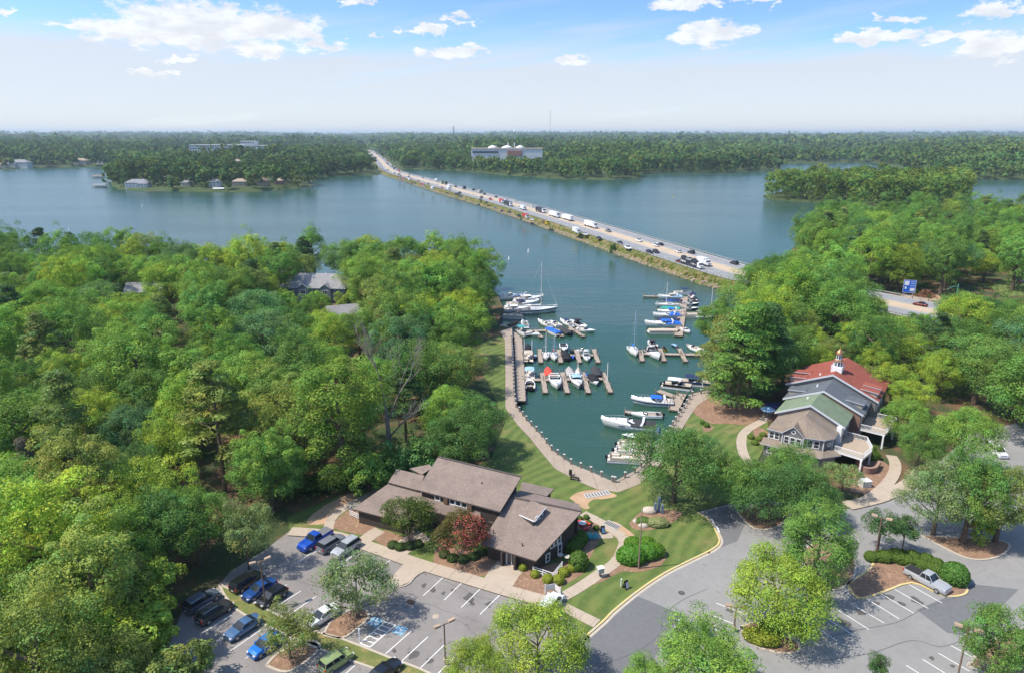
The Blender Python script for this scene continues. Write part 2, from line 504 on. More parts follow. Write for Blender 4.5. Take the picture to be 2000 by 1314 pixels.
def make_water_mat():
    m = bpy.data.materials.new('lake_water'); m.use_nodes = True
    g = NT(m.node_tree); b = m.node_tree.nodes['Principled BSDF']
    tc = g.n('ShaderNodeTexCoord')
    mp = g.n('ShaderNodeMapping'); mp.inputs['Scale'].default_value = (0.55, 1.25, 1.0); mp.inputs['Rotation'].default_value = (0, 0, RAD(-14))
    g.l(tc.outputs['Object'], mp.inputs['Vector'])
    n1 = g.n('ShaderNodeTexNoise', i_Scale=0.75, i_Detail=3.0, i_Roughness=0.55); g.l(mp.outputs[0], n1.inputs['Vector'])
    n2 = g.n('ShaderNodeTexNoise', i_Scale=0.16, i_Detail=2.0); g.l(mp.outputs[0], n2.inputs['Vector'])
    mp2 = g.n('ShaderNodeMapping'); mp2.inputs['Scale'].default_value = (0.0035, 0.016, 1.0); mp2.inputs['Rotation'].default_value = (0, 0, RAD(8))
    g.l(tc.outputs['Object'], mp2.inputs['Vector'])
    gust = g.n('ShaderNodeTexNoise', i_Scale=1.0, i_Detail=5.0, i_Roughness=0.6); g.l(mp2.outputs[0], gust.inputs['Vector'])
    calm = g.ss(gust.outputs[0], 0.36, 0.64)
    h = g.math('ADD', n1.outputs[0], g.math('MULTIPLY', n2.outputs[0], 1.6))
    bp = g.n('ShaderNodeBump', i_Distance=0.17); g.l(h, bp.inputs['Height'])
    g.l(g.math('ADD', 0.30, g.math('MULTIPLY', calm, 0.62)), bp.inputs['Strength'])
    g.l(bp.outputs[0], b.inputs['Normal'])
    col = g.mix(calm, (0.020, 0.070, 0.043), (0.040, 0.080, 0.060))
    g.l(col, b.inputs['Base Color'])
    b.inputs['Roughness'].default_value = 0.2
    b.inputs['IOR'].default_value = 1.33
    return m


M_ground, M_lawn, M_water = make_ground_mat(), make_lawn_mat(), make_water_mat()

WZ = -2.0
wb = MB(); wb.poly([(-26000, -800, WZ), (26000, -800, WZ), (26000, 26000, WZ), (-26000, 26000, WZ)])
struct(wb.build('lake_water', M_water))

# ------------------------------------------------------------------ near ground
prom_out = [(1000, 640), (1001, 662), (1004, 720), (1006, 770), (1010, 796), (1030, 822), (1060, 854), (1079, 880), (1117, 907), (1156, 922.5), (1198, 941.6)]
prom_out_e = [(1198, 941.6), (1238, 921), (1262, 900), (1300, 848), (1334, 795), (1350, 769.5), (1386, 762)]
W_out = [p.to_2d() for p in PL(prom_out)]
E_out = [p.to_2d() for p in PL(prom_out_e)]
NEAR_W = [(-5, 215), (-3, 238), (-6, 262), (-14, 284), (-60, 297), (-120, 302), (-230, 306), (-420, 312), (-600, 300), (-600, 20)]
NEAR_E = [(56, 158), (66, 175), (74, 205), (82, 235), (92, 262), (112, 285), (126, 300), (140, 345), (172, 408), (215, 458), (290, 462), (380, 452), (620, 440), (620, 20)]
near_poly = [tuple(p) for p in W_out][::-1] + NEAR_W + NEAR_E[::-1] + [tuple(p) for p in E_out][::-1][:-1]
gb = MB(); gb.prism(near_poly, -4.0, 0.0)
struct(gb.build('ground', M_ground))

# ------------------------------------------------------------------ far land: shores, hills
FAR_L = PL([(-500, 339), (-120, 334), (0, 331), (100, 328), (218, 325.5), (224, 345), (212, 361), (228, 371), (290, 373), (420, 376), (500, 375), (560, 371),
            (612, 365.5), (602, 357), (645, 346), (700, 343), (738, 342.5)], WZ)
FAR_L = [(p.x, p.y) for p in FAR_L] + [(-205, 1130), (-222, 1250), (-330, 1735), (-700, 3400), (-2000, 9000), (-4000, 26000), (-26000, 26000), (-26000, 1500)]
FAR_R = PL([(768, 333), (800, 331), (880, 333.5), (940, 338), (1000, 344), (1100, 350.5), (1200, 351.5), (1246, 349), (1252, 341), (1300, 337), (1400, 338),
            (1480, 335), (1525, 331.5), (1529, 321), (1600, 319.5), (1700, 318), (1742, 326), (1800, 338), (1885, 351), (2000, 352.5), (2300, 354)], WZ)
FAR_R = [(-222, 1250)] + [(p.x, p.y) for p in FAR_R] + [(26000, 1400), (26000, 26000), (-4000, 26000), (-2000, 9000), (-700, 3400), (-330, 1735)]
ISLE = [(p.x, p.y) for p in PL([(1487, 386), (1505, 392), (1570, 395), (1640, 401), (1700, 409), (1800, 411), (1880, 401), (1900, 386), (1884, 372), (1790, 361),
                                (1660, 360), (1560, 368), (1502, 379)], WZ)]
HWY = [(197, 150), (168, 190), (142, 228), (118, 264), (101.5, 290), (88.8, 326), (72.4, 378), (50.7, 447), (16.7, 551), (-13, 637), (-43, 715), (-127, 950),
       (-205, 1184), (-328, 1735), (-511, 2531), (-727, 3487), (-1000, 4600)]
HWYS = smooth_line(HWY, 8)
_hw = np.array([(p.x, p.y) for p in HWYS])


def np_inside(poly, x, y):
    r = np.zeros(x.shape, bool); n = len(poly); j = n - 1
    for i in range(n):
        xi, yi = poly[i]; xj, yj = poly[j]
        c = ((yi > y) != (yj > y)) & (x < (xj - xi) * (y - yi) / (yj - yi + 1e-12) + xi)
        r ^= c; j = i
    return r


def np_edge(poly, x, y):
    d = np.full(x.shape, 1e9); n = len(poly)
    for i in range(n):
        ax, ay = poly[i]; bx, by = poly[(i + 1) % n]
        dx, dy = bx - ax, by - ay
        t = np.clip(((x - ax) * dx + (y - ay) * dy) / (dx * dx + dy * dy + 1e-9), 0, 1)
        d = np.minimum(d, np.hypot(x - ax - t * dx, y - ay - t * dy))
    return d


def np_line(pts, x, y):
    d = np.full(x.shape, 1e9)
    for i in range(len(pts) - 1):
        ax, ay = pts[i]; bx, by = pts[i + 1]; dx, dy = bx - ax, by - ay
        t = np.clip(((x - ax) * dx + (y - ay) * dy) / (dx * dx + dy * dy + 1e-9), 0, 1)
        d = np.minimum(d, np.hypot(x - ax - t * dx, y - ay - t * dy))
    return d


def far_height(x, y):
    land = np_inside(FAR_L, x, y) | np_inside(FAR_R, x, y) | np_inside(ISLE, x, y)
    d = np.minimum(np.minimum(np_edge(FAR_L, x, y), np_edge(FAR_R, x, y)), np_edge(ISLE, x, y))
    r = np.hypot(x, y)
    rise = np.clip((d - 8) / 260.0, 0, 1)
    hill = (np.sin(x * 0.0041 + 1.3) * np.cos(y * 0.0033 - 0.4) + 0.6 * np.sin(x * 0.0093 - y * 0.0061 + 2.1) + 0.9) * 8.5
    hill = hill * rise + np.clip((r - 2500) / 9000, 0, 1.1) * (24 + 9 * np.sin(x * 0.0011 + 0.7) + 7 * np.sin(x * 0.0031 + y * 0.0007) + 5 * np.sin(x * 0.0075 + y * 0.0023))
    z = np.where(land, WZ + 0.1 + np.clip(d / 10, 0, 1) * 2.2 + hill, -6.0)
    dh = np_line([tuple(p) for p in _hw], x, y)
    k = np.clip((dh - 24) / 40, 0, 1)
    return np.where(land, z * k + np.minimum(z, 0.3) * (1 - k), z), land


def build_far_land():
    az = np.radians(np.arange(-46, 46.01, 0.27))
    rr = [430.0]
    while rr[-1] < 25500: rr.append(rr[-1] * 1.016 + 2.5)
    A, R = np.meshgrid(az, np.array(rr), indexing='ij')
    x, y = R * np.sin(A), R * np.cos(A)
    z, land = far_height(x, y)
    V = np.stack([x, y, z], -1).reshape(-1, 3)
    na, nr = A.shape
    i, j = np.meshgrid(np.arange(na - 1), np.arange(nr - 1), indexing='ij')
    q = np.stack([i * nr + j, (i + 1) * nr + j, (i + 1) * nr + j + 1, i * nr + j + 1], -1).reshape(-1, 4)[:, ::-1]
    L = land.reshape(-1)
    q = q[L[q].any(1)]
    m = mat('far_turf', (0.055, 0.082, 0.022), 1.0, var=0.3, scale=0.02, col2=(0.085, 0.085, 0.032), thr=(0.55, 0.75))
    o = link('far_land_terrain', np_mesh('far_land_terrain', V, q, m)); struct(o)


build_far_land()

# ------------------------------------------------------------------ causeway with the highway
hw_near = [p for p in HWYS if p.y < 5000]
n_land = 3


def build_causeway():
    secs = []
    prof = [(21.5, -4.0), (19.2, -1.7), (17.4, -0.4), (16.0, 1.3), (14.8, 1.86), (-14.8, 1.86), (-16.0, 1.2), (-18.5, -1.6), (-20.5, -4.0)]
    rng = random.Random(4)
    for i, p in enumerate(hw_near):
        a = hw_near[max(i - 1, 0)]; b = hw_near[min(i + 1, len(hw_near) - 1)]
        t = (b - a).normalized(); nrm = Vector((-t.y, t.x)); s = []
        for k, (o, z) in enumerate(prof):
            if p.y > 1500 and z < 0: z = 0.0
            oo = o + (rng.uniform(-.5, .5) if k < 3 else 0)
            s.append((p.x + nrm.x * oo, p.y + nrm.y * oo, z))
        secs.append(s[::-1])
    e = MB().loft(secs)
    m = mat('embankment_turf', (0.115, 0.13, 0.036), 1.0, var=0.3, scale=0.25, col2=(0.20, 0.145, 0.075), thr=(0.45, 0.62), bump=0.2, bscale=0.7)
    struct(e.build('causeway_embankment', m))
    r = MB()
    ribbon(r, hw_near, 14.3, 3.6, 1.90, 0); ribbon(r, hw_near, -4.6, -14.3, 1.90, 0)
    ribbon(r, hw_near, 3.6, -4.6, 1.885, 1)
    road = struct(r.build('highway_road', [M_hiway, M_sand]))
    l = MB()
    for o in (13.4, 4.6, -5.6, -13.4): ribbon(l, hw_near, o + .12, o - .12, 1.93)
    l.build('edge_line', M_paint, road)
    l = MB()
    near = smooth_line([tuple(p) for p in hw_near if p.y < 1300], 1)
    L = 0.0
    seq = [near[0]]
    for i in range(len(near) - 1):
        n = max(1, int((near[i + 1] - near[i]).length / 3.0))
        for k in range(1, n + 1): seq.append(near[i].lerp(near[i + 1], k / n))
    for k in range(0, len(seq) - 2, 4):
        for o in (10.4, 7.4, -8.4, -11.0): ribbon(l, seq[k:k + 2], o + .1, o - .1, 1.93)
    l.build('lane_dash', M_paint, road)
    # guard rails on both sides, up to where they can still be seen
    M_rail = mat('galvanised_steel', (0.42, 0.42, 0.41), 0.5, metal=0.5, var=0.15, scale=1)
    M_post = mat('rail_post', (0.16, 0.12, 0.09), 0.9)
    for o, nm in ((14.6, 'steel guardrail along the marina side of the highway'), (-14.6, 'steel guardrail along the open lake side of the highway')):
        line = offset_line(seq, o)
        g = thing('guardrail', nm, 'guardrail', (line[0].x, line[0].y, 1.86))
        b = Vector((line[0].x, line[0].y))
        ln = [p - b for p in line]
        rm = MB(); ribbon(rm, ln, 0.06, -0.06, 0.55, 0, 0.85); rm.build('rail', M_rail, g)
        pm = MB()
        for k in range(0, len(ln), 1): pm.box((ln[k].x, ln[k].y, .35), (.22, .22, .8))
        stuff(pm.build('posts', M_post, g))
    return seq


HW_SEQ = build_causeway()


# riprap along the water and rough growth on the bank
def rock_pile():
    rng = np.random.default_rng(7)
    near = [p for p in HW_SEQ if 255 < p.y < 1000]
    ico = [(0, 0, -1), (.72, -.53, -.45), (-.28, -.85, -.45), (-.89, 0, -.45), (-.28, .85, -.45), (.72, .53, -.45), (.28, -.85, .45), (-.72, -.53, .45),
           (-.72, .53, .45), (.28, .85, .45), (.89, 0, .45), (0, 0, 1)]
    tri = [(0, 1, 2), (1, 0, 5), (0, 2, 3), (0, 3, 4), (0, 4, 5), (1, 5, 10), (2, 1, 6), (3, 2, 7), (4, 3, 8), (5, 4, 9), (1, 10, 6), (2, 6, 7), (3, 7, 8), (4, 8, 9),
           (5, 9, 10), (6, 10, 11), (7, 6, 11), (8, 7, 11), (9, 8, 11), (10, 9, 11)]
    b = MB()
    for i in range(len(near) - 1):
        t = (near[i + 1] - near[i]).normalized(); nr = Vector((-t.y, t.x))
        n = 7 if near[i].y < 600 else 3
        for k in range(n):
            o = rng.uniform(17.3, 20.0); p = near[i].lerp(near[i + 1], rng.random()) + nr * o
            s = rng.uniform(.3, .85); z = -.6 - (o - 17.3) * .55
            e = rng.uniform(.7, 1.3, 3)
            b.add([(p.x + s * e[0] * v[0] * rng.uniform(.8, 1.2), p.y + s * e[1] * v[1] * rng.uniform(.8, 1.2), z + s * .7 * v[2]) for v in ico], tri)
    o = stuff(b.build('riprap_rocks', M_rock)); tag(o, 'brown riprap rocks along the waterline of the highway causeway', 'rocks')


rock_pile()

# ------------------------------------------------------------------ asphalt lots
LOT_Z = 0.012
a = MB()
a.poly([(p.x, p.y, LOT_Z) for p in PL([(566, 1036), (702, 1058), (1080, 1188), (1165, 1240), (1000, 1420), (300, 1420), (330, 1260), (360, 1180), (420, 1150), (450, 1115), (515, 1075)])])
lot_w = struct(a.build('parking_lot_asphalt', M_asph))
a = MB()
a.poly([(p.x, p.y, LOT_Z) for p in PL([(1147, 1240), (1180, 1212), (1200, 1192), (1250, 1152), (1300, 1119), (1350, 1094), (1390, 1074), (1404, 1060), (1402, 1045), (1385, 1015), (1358, 1000),
                                      (1420, 984), (1500, 976), (1560, 985), (1650, 994), (1700, 986), (1765, 962), (1830, 905), (1900, 845), (2100, 800), (2500, 800), (2500, 1450), (1000, 1450)])])
lot_e = struct(a.build('road_asphalt', M_asph2))
# repaired patches and sealed cracks in the road surface
for nm, pts in (('asphalt_patch', [(1143, 1252), (1245, 1163), (1345, 1205), (1240, 1330), (1100, 1330)]),
                ('asphalt_patch', [(1378, 1080), (1392, 1074), (1404, 1058), (1400, 1045), (1385, 1015), (1361, 1003), (1420, 988), (1470, 990), (1440, 1056)]),
                ('asphalt_patch', [(1790, 1190), (1860, 1160), (1900, 1140), (1990, 1150), (1960, 1180), (1880, 1240), (1850, 1235)])):
    MB().poly([(p.x, p.y, LOT_Z + .004) for p in PL(pts)]).build(nm, M_patch, lot_e)
for pts in ([(1300, 1195), (1335, 1170), (1380, 1150)], [(1170, 1300), (1260, 1262), (1330, 1195)], [(1560, 1265), (1650, 1235), (1750, 1215), (1800, 1190), (1870, 1165)], [(1600, 1290), (1700, 1275), (1780, 1250), (1840, 1262), (1900, 1240)]):
    m = MB(); ribbon(m, smooth_line([p.to_2d() for p in PL(pts)], 5), .05, -.05, LOT_Z + .009); m.build('crack_seal', M_crack, lot_e)


def stripe(parent, p, q, w=0.12, m=None, nm='stall_line'):
    a, b = P(*p).to_2d(), P(*q).to_2d()
    mb = MB(); ribbon(mb, [a, b], w / 2, -w / 2, LOT_Z + .014); return mb.build(nm, m or M_paint, parent)


for p, q in [((803.5, 1231.5), (752.5, 1276.5)), ((835.6, 1243), (785.5, 1289.4)), ((867, 1259), (821.5, 1303.5)), ((899, 1271), (856, 1314)), ((871, 1122), (826.6, 1162.5)),
             ((904.6, 1134.6), (868, 1171)), ((941, 1146), (901, 1185.6)), ((980, 1157), (937.6, 1199)), ((1018.6, 1168), (976, 1211)), ((708, 1070.4), (676, 1094)),
             ((767.5, 1089.6), (731, 1117)), ((738, 1080), (704, 1105)), ((588, 1153), (533, 1188)), ((617, 1164), (565, 1200)), ((453, 1200), (394.6, 1235.4)), ((509, 1230), (450.5, 1270)),
             ((481, 1215), (420, 1254.5)), ((693, 1299), (655, 1332)), ((617, 1073), (580, 1099)), ((560, 1141), (507, 1172)), ((537, 1245), (480, 1285)), ((648, 1055), (610, 1081))]:
    stripe(lot_w, p, q)
for p, q in [((1775, 1140.5), (1840, 1177)), ((1744, 1148), (1813, 1187.6)), ((1719, 1158), (1785, 1197)), ((1690.5, 1167), (1756.5, 1208)), ((1661, 1178), (1727, 1216)), ((1634, 1189), (1697, 1228.6)),
             ((1604, 1200), (1668.4, 1240.7)), ((1573, 1211), (1635, 1251)), ((1541, 1222), (1601, 1261)), ((1857.5, 1260), (1915, 1291)), ((1833, 1274.7), (1893, 1310)),
             ((1802, 1286.8), (1860, 1323)), ((1770, 1298.6), (1830, 1336)), ((1887, 1249), (1915, 1262)), ((1398.8, 1177), (1460, 1200)), ((1374.5, 1194.5), (1432, 1217)), ((1355.6, 1212), (1410, 1234)),
             ((1332, 1229), (1385, 1251)), ((1310, 1247), (1362, 1270)), ((1287, 1267), (1340, 1290))]:
    stripe(lot_e, p, q)
# the access aisle ladder and the two blue squares beside it
c = [P(752.5, 1213.5), P(772, 1220.4), P(722.5, 1263), P(703, 1255.5)]
lad = MB(); c2 = [p.to_2d() for p in c]
for s_, e_ in ((c2[0], c2[3]), (c2[1], c2[2])): ribbon(lad, [s_, e_], .09, -.09, LOT_Z + .014)
for k in range(7):
    t = k / 6.0; ribbon(lad, [c2[0].lerp(c2[3], t), c2[1].lerp(c2[2], t)], .09, -.09, LOT_Z + .017)
lad.build('access_aisle_ladder', M_paint, lot_w)


def isa(px, py):
    """blue square with the white wheelchair symbol"""
    o = P(px, py).to_2d(); u = Vector((0.898, -0.44)); w = Vector((0.44, 0.898))
    def q(x, y, z): p = o + u * x + w * y; return (p.x, p.y, z)
    s = MB().poly([q(x, y, LOT_Z + .014) for x, y in ((-.75, -.75), (.75, -.75), (.75, .75), (-.75, .75))]).build('accessible_bay_square', M_blue, lot_w)
    z = LOT_Z + .02; m = MB()
    n = 14
    for k in range(n):
        a0 = RAD(100 + k * 250 / n); a1 = RAD(100 + (k + 1) * 250 / n)
        m.poly([q(-.05 + .36 * math.cos(a0), -.18 + .36 * math.sin(a0), z), q(-.05 + .36 * math.cos(a1), -.18 + .36 * math.sin(a1), z),
                q(-.05 + .28 * math.cos(a1), -.18 + .28 * math.sin(a1), z), q(-.05 + .28 * math.cos(a0), -.18 + .28 * math.sin(a0), z)][::-1])
    for pts in ([(-.1, .05), (.02, .05), (.02, .45), (-.1, .45)], [(.02, .05), (.3, .05), (.3, -.04), (.02, -.04)], [(.24, -.04), (.34, -.04), (.46, -.42), (.36, -.42)]):
        m.poly([q(x, y, z) for x, y in pts])
    m.poly([q(-.04 + .1 * math.cos(a), .56 + .1 * math.sin(a), z) for a in [k * math.pi / 5 for k in range(10)]])
    m.build('wheelchair_symbol', M_paint, lot_w)


isa(733, 1213.5); isa(781, 1230)
# the striped triangle at the end of the lane
hz = MB(); T = [p.to_2d() for p in PL([(1373, 1016), (1391, 1012.6), (1402, 1047)])]
for s_, e_ in ((0, 1), (1, 2), (2, 0)): ribbon(hz, [T[s_], T[e_]], .1, -.1, LOT_Z + .014)
for k in range(1, 9): ribbon(hz, [T[0].lerp(T[2], k / 9), T[1].lerp(T[2], k / 9)], .13, -.13, LOT_Z + .017)
hz.build('hatched_marking', M_paint, lot_e)
stripe(lot_e, (1400, 1027), (1404, 1038), .3)

# ------------------------------------------------------------------ raised ground: lawn, walks, beds
lawn_px = [(925, 700), (940, 672), (975, 655), (986, 665), (987, 797), (1010, 829), (1054, 880), (1084, 916), (1128, 940), (1168, 957), (1208, 962), (1249, 946), (1290, 915), (1330, 850), (1350, 800), (1385, 775),
           (1420, 772), (1500, 800), (1500, 860), (1480, 900), (1500, 940), (1500, 975), (1420, 983), (1358, 999), (1385, 1015), (1402, 1046), (1403, 1059), (1390, 1072), (1350, 1092), (1300, 1117), (1250, 1150),
           (1200, 1190), (1180, 1210), (1147, 1238), (1080, 1186), (702, 1057), (566, 1034), (560, 1010), (640, 975), (780, 935), (900, 925), (960, 895), (985, 830), (960, 760)]
lw = MB(); lw.prism([(p.x, p.y) for p in PL(lawn_px)], -.1, .13); struct(lw.build('lawn', M_lawn))


def pad(name, pts, z1, m, z0=-0.05, sm=0, parent=None):
    q = [p.to_2d() for p in PL(pts)]
    if sm: q = smooth_line(q + [q[0]], sm)[:-1]
    o = MB().prism([(p.x, p.y) for p in q], z0, z1).build(name, m, parent)
    return struct(o) if parent is None else o


def walk(name, pts, w, z1, m, sm=5, joint=None):
    """concrete walk poured in bays, each bay a slab with a joint between"""
    q = smooth_line([p.to_2d() for p in PL(pts)], sm)
    base = MB(); ribbon(base, q, w / 2 + .02, -w / 2 - .02, z1 - .02, 0); o = struct(base.build(name, mat('joint_dirt', (0.2, 0.16, 0.12), 1.0)))
    seq = [q[0]]; acc = 0.0
    d = joint or w
    bays = [[q[0]]]
    for i in range(len(q) - 1):
        L = (q[i + 1] - q[i]).length; n = max(1, int(L / .4))
        for k in range(1, n + 1):
            p = q[i].lerp(q[i + 1], k / n); acc += L / n; bays[-1].append(p)
            if acc >= d: bays.append([p]); acc = 0.0
    for b in bays:
        if len(b) < 2 or (b[-1] - b[0]).length < .2: continue
        t0 = (b[1] - b[0]).normalized(); t1 = (b[-1] - b[-2]).normalized()
        b2 = [b[0] + t0 * .02] + b[1:-1][::2] + [b[-1] - t1 * .02]
        L_, R_ = offset_line(b2, w / 2), offset_line(b2, -w / 2)
        MB().prism([(p.x, p.y) for p in L_ + R_[::-1]], z1 - .03, z1).build('slab', m, o)
    return o


def kerb(name, pts, m, w=.28, z1=.15, sm=6, gutter=True):
    q = smooth_line([p.to_2d() for p in PL(pts)], sm)
    mb = MB(); ribbon(mb, q, w / 2, -w / 2, -.05, 0, z1)
    o = struct(mb.build(name, m))
    if gutter:
        g = MB(); ribbon(g, q, -w / 2 - .002, -w / 2 - .42, LOT_Z + .006); g.build('gutter', M_kerb, o)
    return o


# promenade along the bulkhead
prom_in = [(976, 648), (986, 665), (987, 720), (987, 797), (1010, 829), (1035, 856), (1054, 880), (1084, 916), (1128, 940), (1168, 957), (1208, 962)]
prom_in_e = [(1208, 962), (1249, 946), (1282, 916), (1318, 862), (1348, 812), (1362, 792), (1388, 775)]
pr_w = struct(MB().poly([]).build('promenade', M_prom)) if False else None


def strip_slabs(name, A, B, step, z1, m):
    """paving between two lines, cut into bays with open joints"""
    A = [p.to_2d() for p in PL(A)]; B = [p.to_2d() for p in PL(B)]
    o = None; mb = MB(); n = len(A)
    for i in range(n - 1):
        mb.prism([tuple(A[i]), tuple(A[i + 1]), tuple(B[i + 1]), tuple(B[i])], -.1, z1 - .02)
    o = struct(mb.build(name, mat('joint_dirt', (0.2, 0.16, 0.12), 1.0)))
    for i in range(n - 1):
        L = ((A[i] + B[i]) / 2 - (A[i + 1] + B[i + 1]) / 2).length; k = max(1, round(L / step))
        for j in range(k):
            t0, t1 = (j + .015) / k, (j + .985) / k
            MB().prism([tuple(A[i].lerp(A[i + 1], t0)), tuple(A[i].lerp(A[i + 1], t1)), tuple(B[i].lerp(B[i + 1], t1)), tuple(B[i].lerp(B[i + 1], t0))], z1 - .02, z1).build('slab', m, o)
    return o


strip_slabs('promenade_west', prom_out, prom_in, 3.2, .18, M_prom)
strip_slabs('promenade_east', prom_out_e, prom_in_e, 3.2, .176, M_prom)

# walks round the office
walk('front_walk', [(566, 1038), (640, 1044), (702, 1061), (800, 1096), (900, 1127), (1000, 1157), (1095, 1183)], 2.3, .17, M_conc, 3, 2.6)
pad('walk_apron', [(796, 1094), (762, 1131), (764, 1138), (772, 1143), (784, 1144), (798, 1138), (836, 1108)], .165, M_conc)
walk('garden_walk', [(1089, 1172), (1130, 1149), (1167, 1124), (1203, 1098), (1215, 1076), (1219, 1058), (1206, 1042), (1172, 1020), (1138, 1003)], 1.75, .18, M_conc, 5)
walk('street_walk', [(1088, 1180), (1120, 1196), (1166, 1219)], 1.75, .176, M_conc, 3)
walk('door_walk', [(770, 1083), (800, 1060), (830, 1045)], 3.4, .174, M_conc, 3)
walk('porch_walk', [(968, 1146), (985, 1120), (1000, 1103)], 4.4, .174, M_conc, 2)
walk('left_walk', [(705, 1062), (722, 1048), (742, 1035)], 2.3, .174, M_conc, 2)
walk('side_walk', [(640, 1040), (652, 1008), (700, 978), (764, 944)], 1.6, .174, M_conc, 4)
walk('patio_walk', [(1196, 1046), (1165, 1047), (1135, 1045)], 1.6, .172, M_conc, 3)
walk('east_walk', [(1560, 975), (1520, 935), (1465, 905), (1450, 880), (1449, 855), (1462, 838), (1490, 822), (1500, 806)], 1.9, .174, M_conc, 5)
walk('back_walk', [(1655, 990), (1690, 978), (1728, 950), (1746, 925), (1748, 905), (1740, 890)], 2.0, .174, M_conc, 5)
walk('upper_walk', [(1655, 988), (1720, 972), (1775, 945), (1800, 920)], 2.6, .178, M_conc, 4)
# washed-out sand where the walk crosses the lawn
pad('sand_washout', [(1112, 973), (1130, 962), (1165, 957), (1196, 964), (1204, 970), (1180, 975), (1160, 976), (1148, 985), (1152, 993), (1140, 994), (1128, 985)], .15, M_dirt, sm=4)
pad('sand_washout', [(1172, 1020), (1200, 1019), (1216, 1028), (1238, 1045), (1240, 1055), (1218, 1058), (1200, 1048), (1180, 1034)], .15, M_dirt, sm=4)
pad('sand_washout', [(610, 1005), (640, 985), (680, 965), (700, 968), (660, 1000), (640, 1022), (600, 1024)], .15, M_dirt, sm=4)
for A, B in (((1142, 970), (1190, 962)), ((1182, 1020), (1208, 1032))):
    # drain covers laid across the walk: a white frame with bars
    a_, b_ = P(*A).to_2d(), P(*B).to_2d(); u = (b_ - a_).normalized(); w_ = Vector((-u.y, u.x)); L = (b_ - a_).length
    dr = struct(MB().prism([tuple(a_ + w_ * .8), tuple(a_ - w_ * .8), tuple(b_ - w_ * .8), tuple(b_ + w_ * .8)], 0, .2).build('drain_cover', mat('drain_frame', (0.42, 0.40, 0.37), .8)))
    for k in range(8):
        c_ = a_.lerp(b_, (k + .7) / 8.4)
        MB().box((c_.x, c_.y, .19), (.16, 1.1, .05), math.atan2(u.y, u.x)).build('bar', mat('dark_slot', (0.06, 0.055, 0.05), .9), dr)

# mulch beds
BEDS = [('mulch_bed', [(642, 1030), (690, 993), (738, 1014), (730, 1034), (712, 1045), (680, 1040)]), ('mulch_bed', [(722, 1051), (748, 1036), (780, 1046), (808, 1056), (790, 1084), (765, 1074)]),
        ('mulch_bed', [(850, 1075), (880, 1070), (950, 1085), (965, 1100), (945, 1125), (900, 1118), (850, 1104)]), ('mulch_bed', [(1002, 1108), (1036, 1112), (1098, 1098), (1130, 1102), (1142, 1118), (1095, 1148), (1078, 1158), (1050, 1160), (986, 1136)]),
        ('mulch_bed', [(1108, 1078), (1134, 1045), (1170, 1050), (1160, 1075), (1148, 1095), (1125, 1100)]), ('mulch_bed', [(1110, 1010), (1136, 1005), (1165, 1018), (1172, 1036), (1150, 1042), (1116, 1040)]),
        ('mulch_bed', [(1228, 1024), (1248, 1003), (1275, 995), (1330, 1000), (1325, 1012), (1300, 1028), (1265, 1036), (1240, 1034)]),
        ('mulch_bed', [(1158, 1143), (1190, 1118), (1210, 1096), (1240, 1100), (1296, 1075), (1302, 1085), (1290, 1105), (1250, 1118), (1215, 1117), (1180, 1135)]),
        ('mulch_bed', [(1345, 800), (1385, 775), (1440, 775), (1500, 790), (1520, 812), (1480, 830), (1420, 828), (1385, 826)]), ('mulch_bed', [(1372, 835), (1380, 828), (1393, 834), (1388, 842), (1376, 843)]),
        ('mulch_bed', [(1470, 830), (1500, 845), (1500, 868), (1475, 860)]), ('mulch_bed', [(1660, 960), (1680, 900), (1720, 900), (1740, 918), (1725, 945), (1700, 965)]),
        ('mulch_bed', [(925, 692), (945, 690), (960, 700), (950, 720), (932, 724)])]
for nm, pts in BEDS: pad(nm, pts, .155, M_mulch, sm=4)
# kerbs
kerb('yellow_kerb', [(1147, 1240), (1180, 1211), (1200, 1191), (1250, 1151), (1300, 1118), (1350, 1093), (1390, 1073), (1404, 1060), (1402, 1046), (1385, 1016), (1359, 1000)], M_yellow)
kerb('lot_kerb', [(566, 1037), (640, 1050), (702, 1068), (795, 1100), (764, 1129), (764, 1139), (782, 1146), (800, 1139), (834, 1113), (920, 1140), (1000, 1164), (1090, 1193)], M_kerb, sm=2, gutter=False, w=.2)

# planted islands and strips in the lots
def island(name, pts, m=None, sm=4, yellow=False):
    q = smooth_line([p.to_2d() for p in PL(pts + [pts[0]])], sm)
    mb = MB(); ribbon(mb, q, .15, -.15, -.05, 0, .15)
    o = struct(mb.build(name, M_yellow if yellow else M_kerb))
    MB().prism([(p.x, p.y) for p in q[:-1]], -.04, .12).build('planting', m or M_mulch, o)
    return o


M_strip = mat('rough_grass', (0.15, 0.17, 0.05), 1.0, var=0.3, scale=0.7, col2=(0.27, 0.2, 0.08), thr=(0.5, 0.68), bump=0.04, bscale=5)
island('lot_island', [(632, 1240), (650, 1210), (690, 1190), (712, 1190), (720, 1205), (700, 1225), (668, 1246)])
island('lot_island', [(520, 1300), (545, 1275), (600, 1252), (625, 1262), (600, 1290), (560, 1312)])
island('grass_median', [(428, 1140), (446, 1150), (520, 1190), (600, 1228), (668, 1248), (760, 1284), (850, 1320), (820, 1335), (720, 1302), (610, 1262), (520, 1222), (455, 1186)], M_strip, 2)
island('road_island', [(1655, 1140), (1700, 1110), (1712, 1088), (1760, 1096), (1830, 1118), (1870, 1130), (1888, 1148), (1884, 1160), (1860, 1165), (1836, 1160), (1780, 1138), (1720, 1158), (1675, 1168)], sm=3, yellow=True)
island('road_island', [(1800, 1045), (1860, 1050), (1930, 1052), (1970, 1062), (1962, 1080), (1930, 1092), (1890, 1090), (1845, 1070)], sm=3)
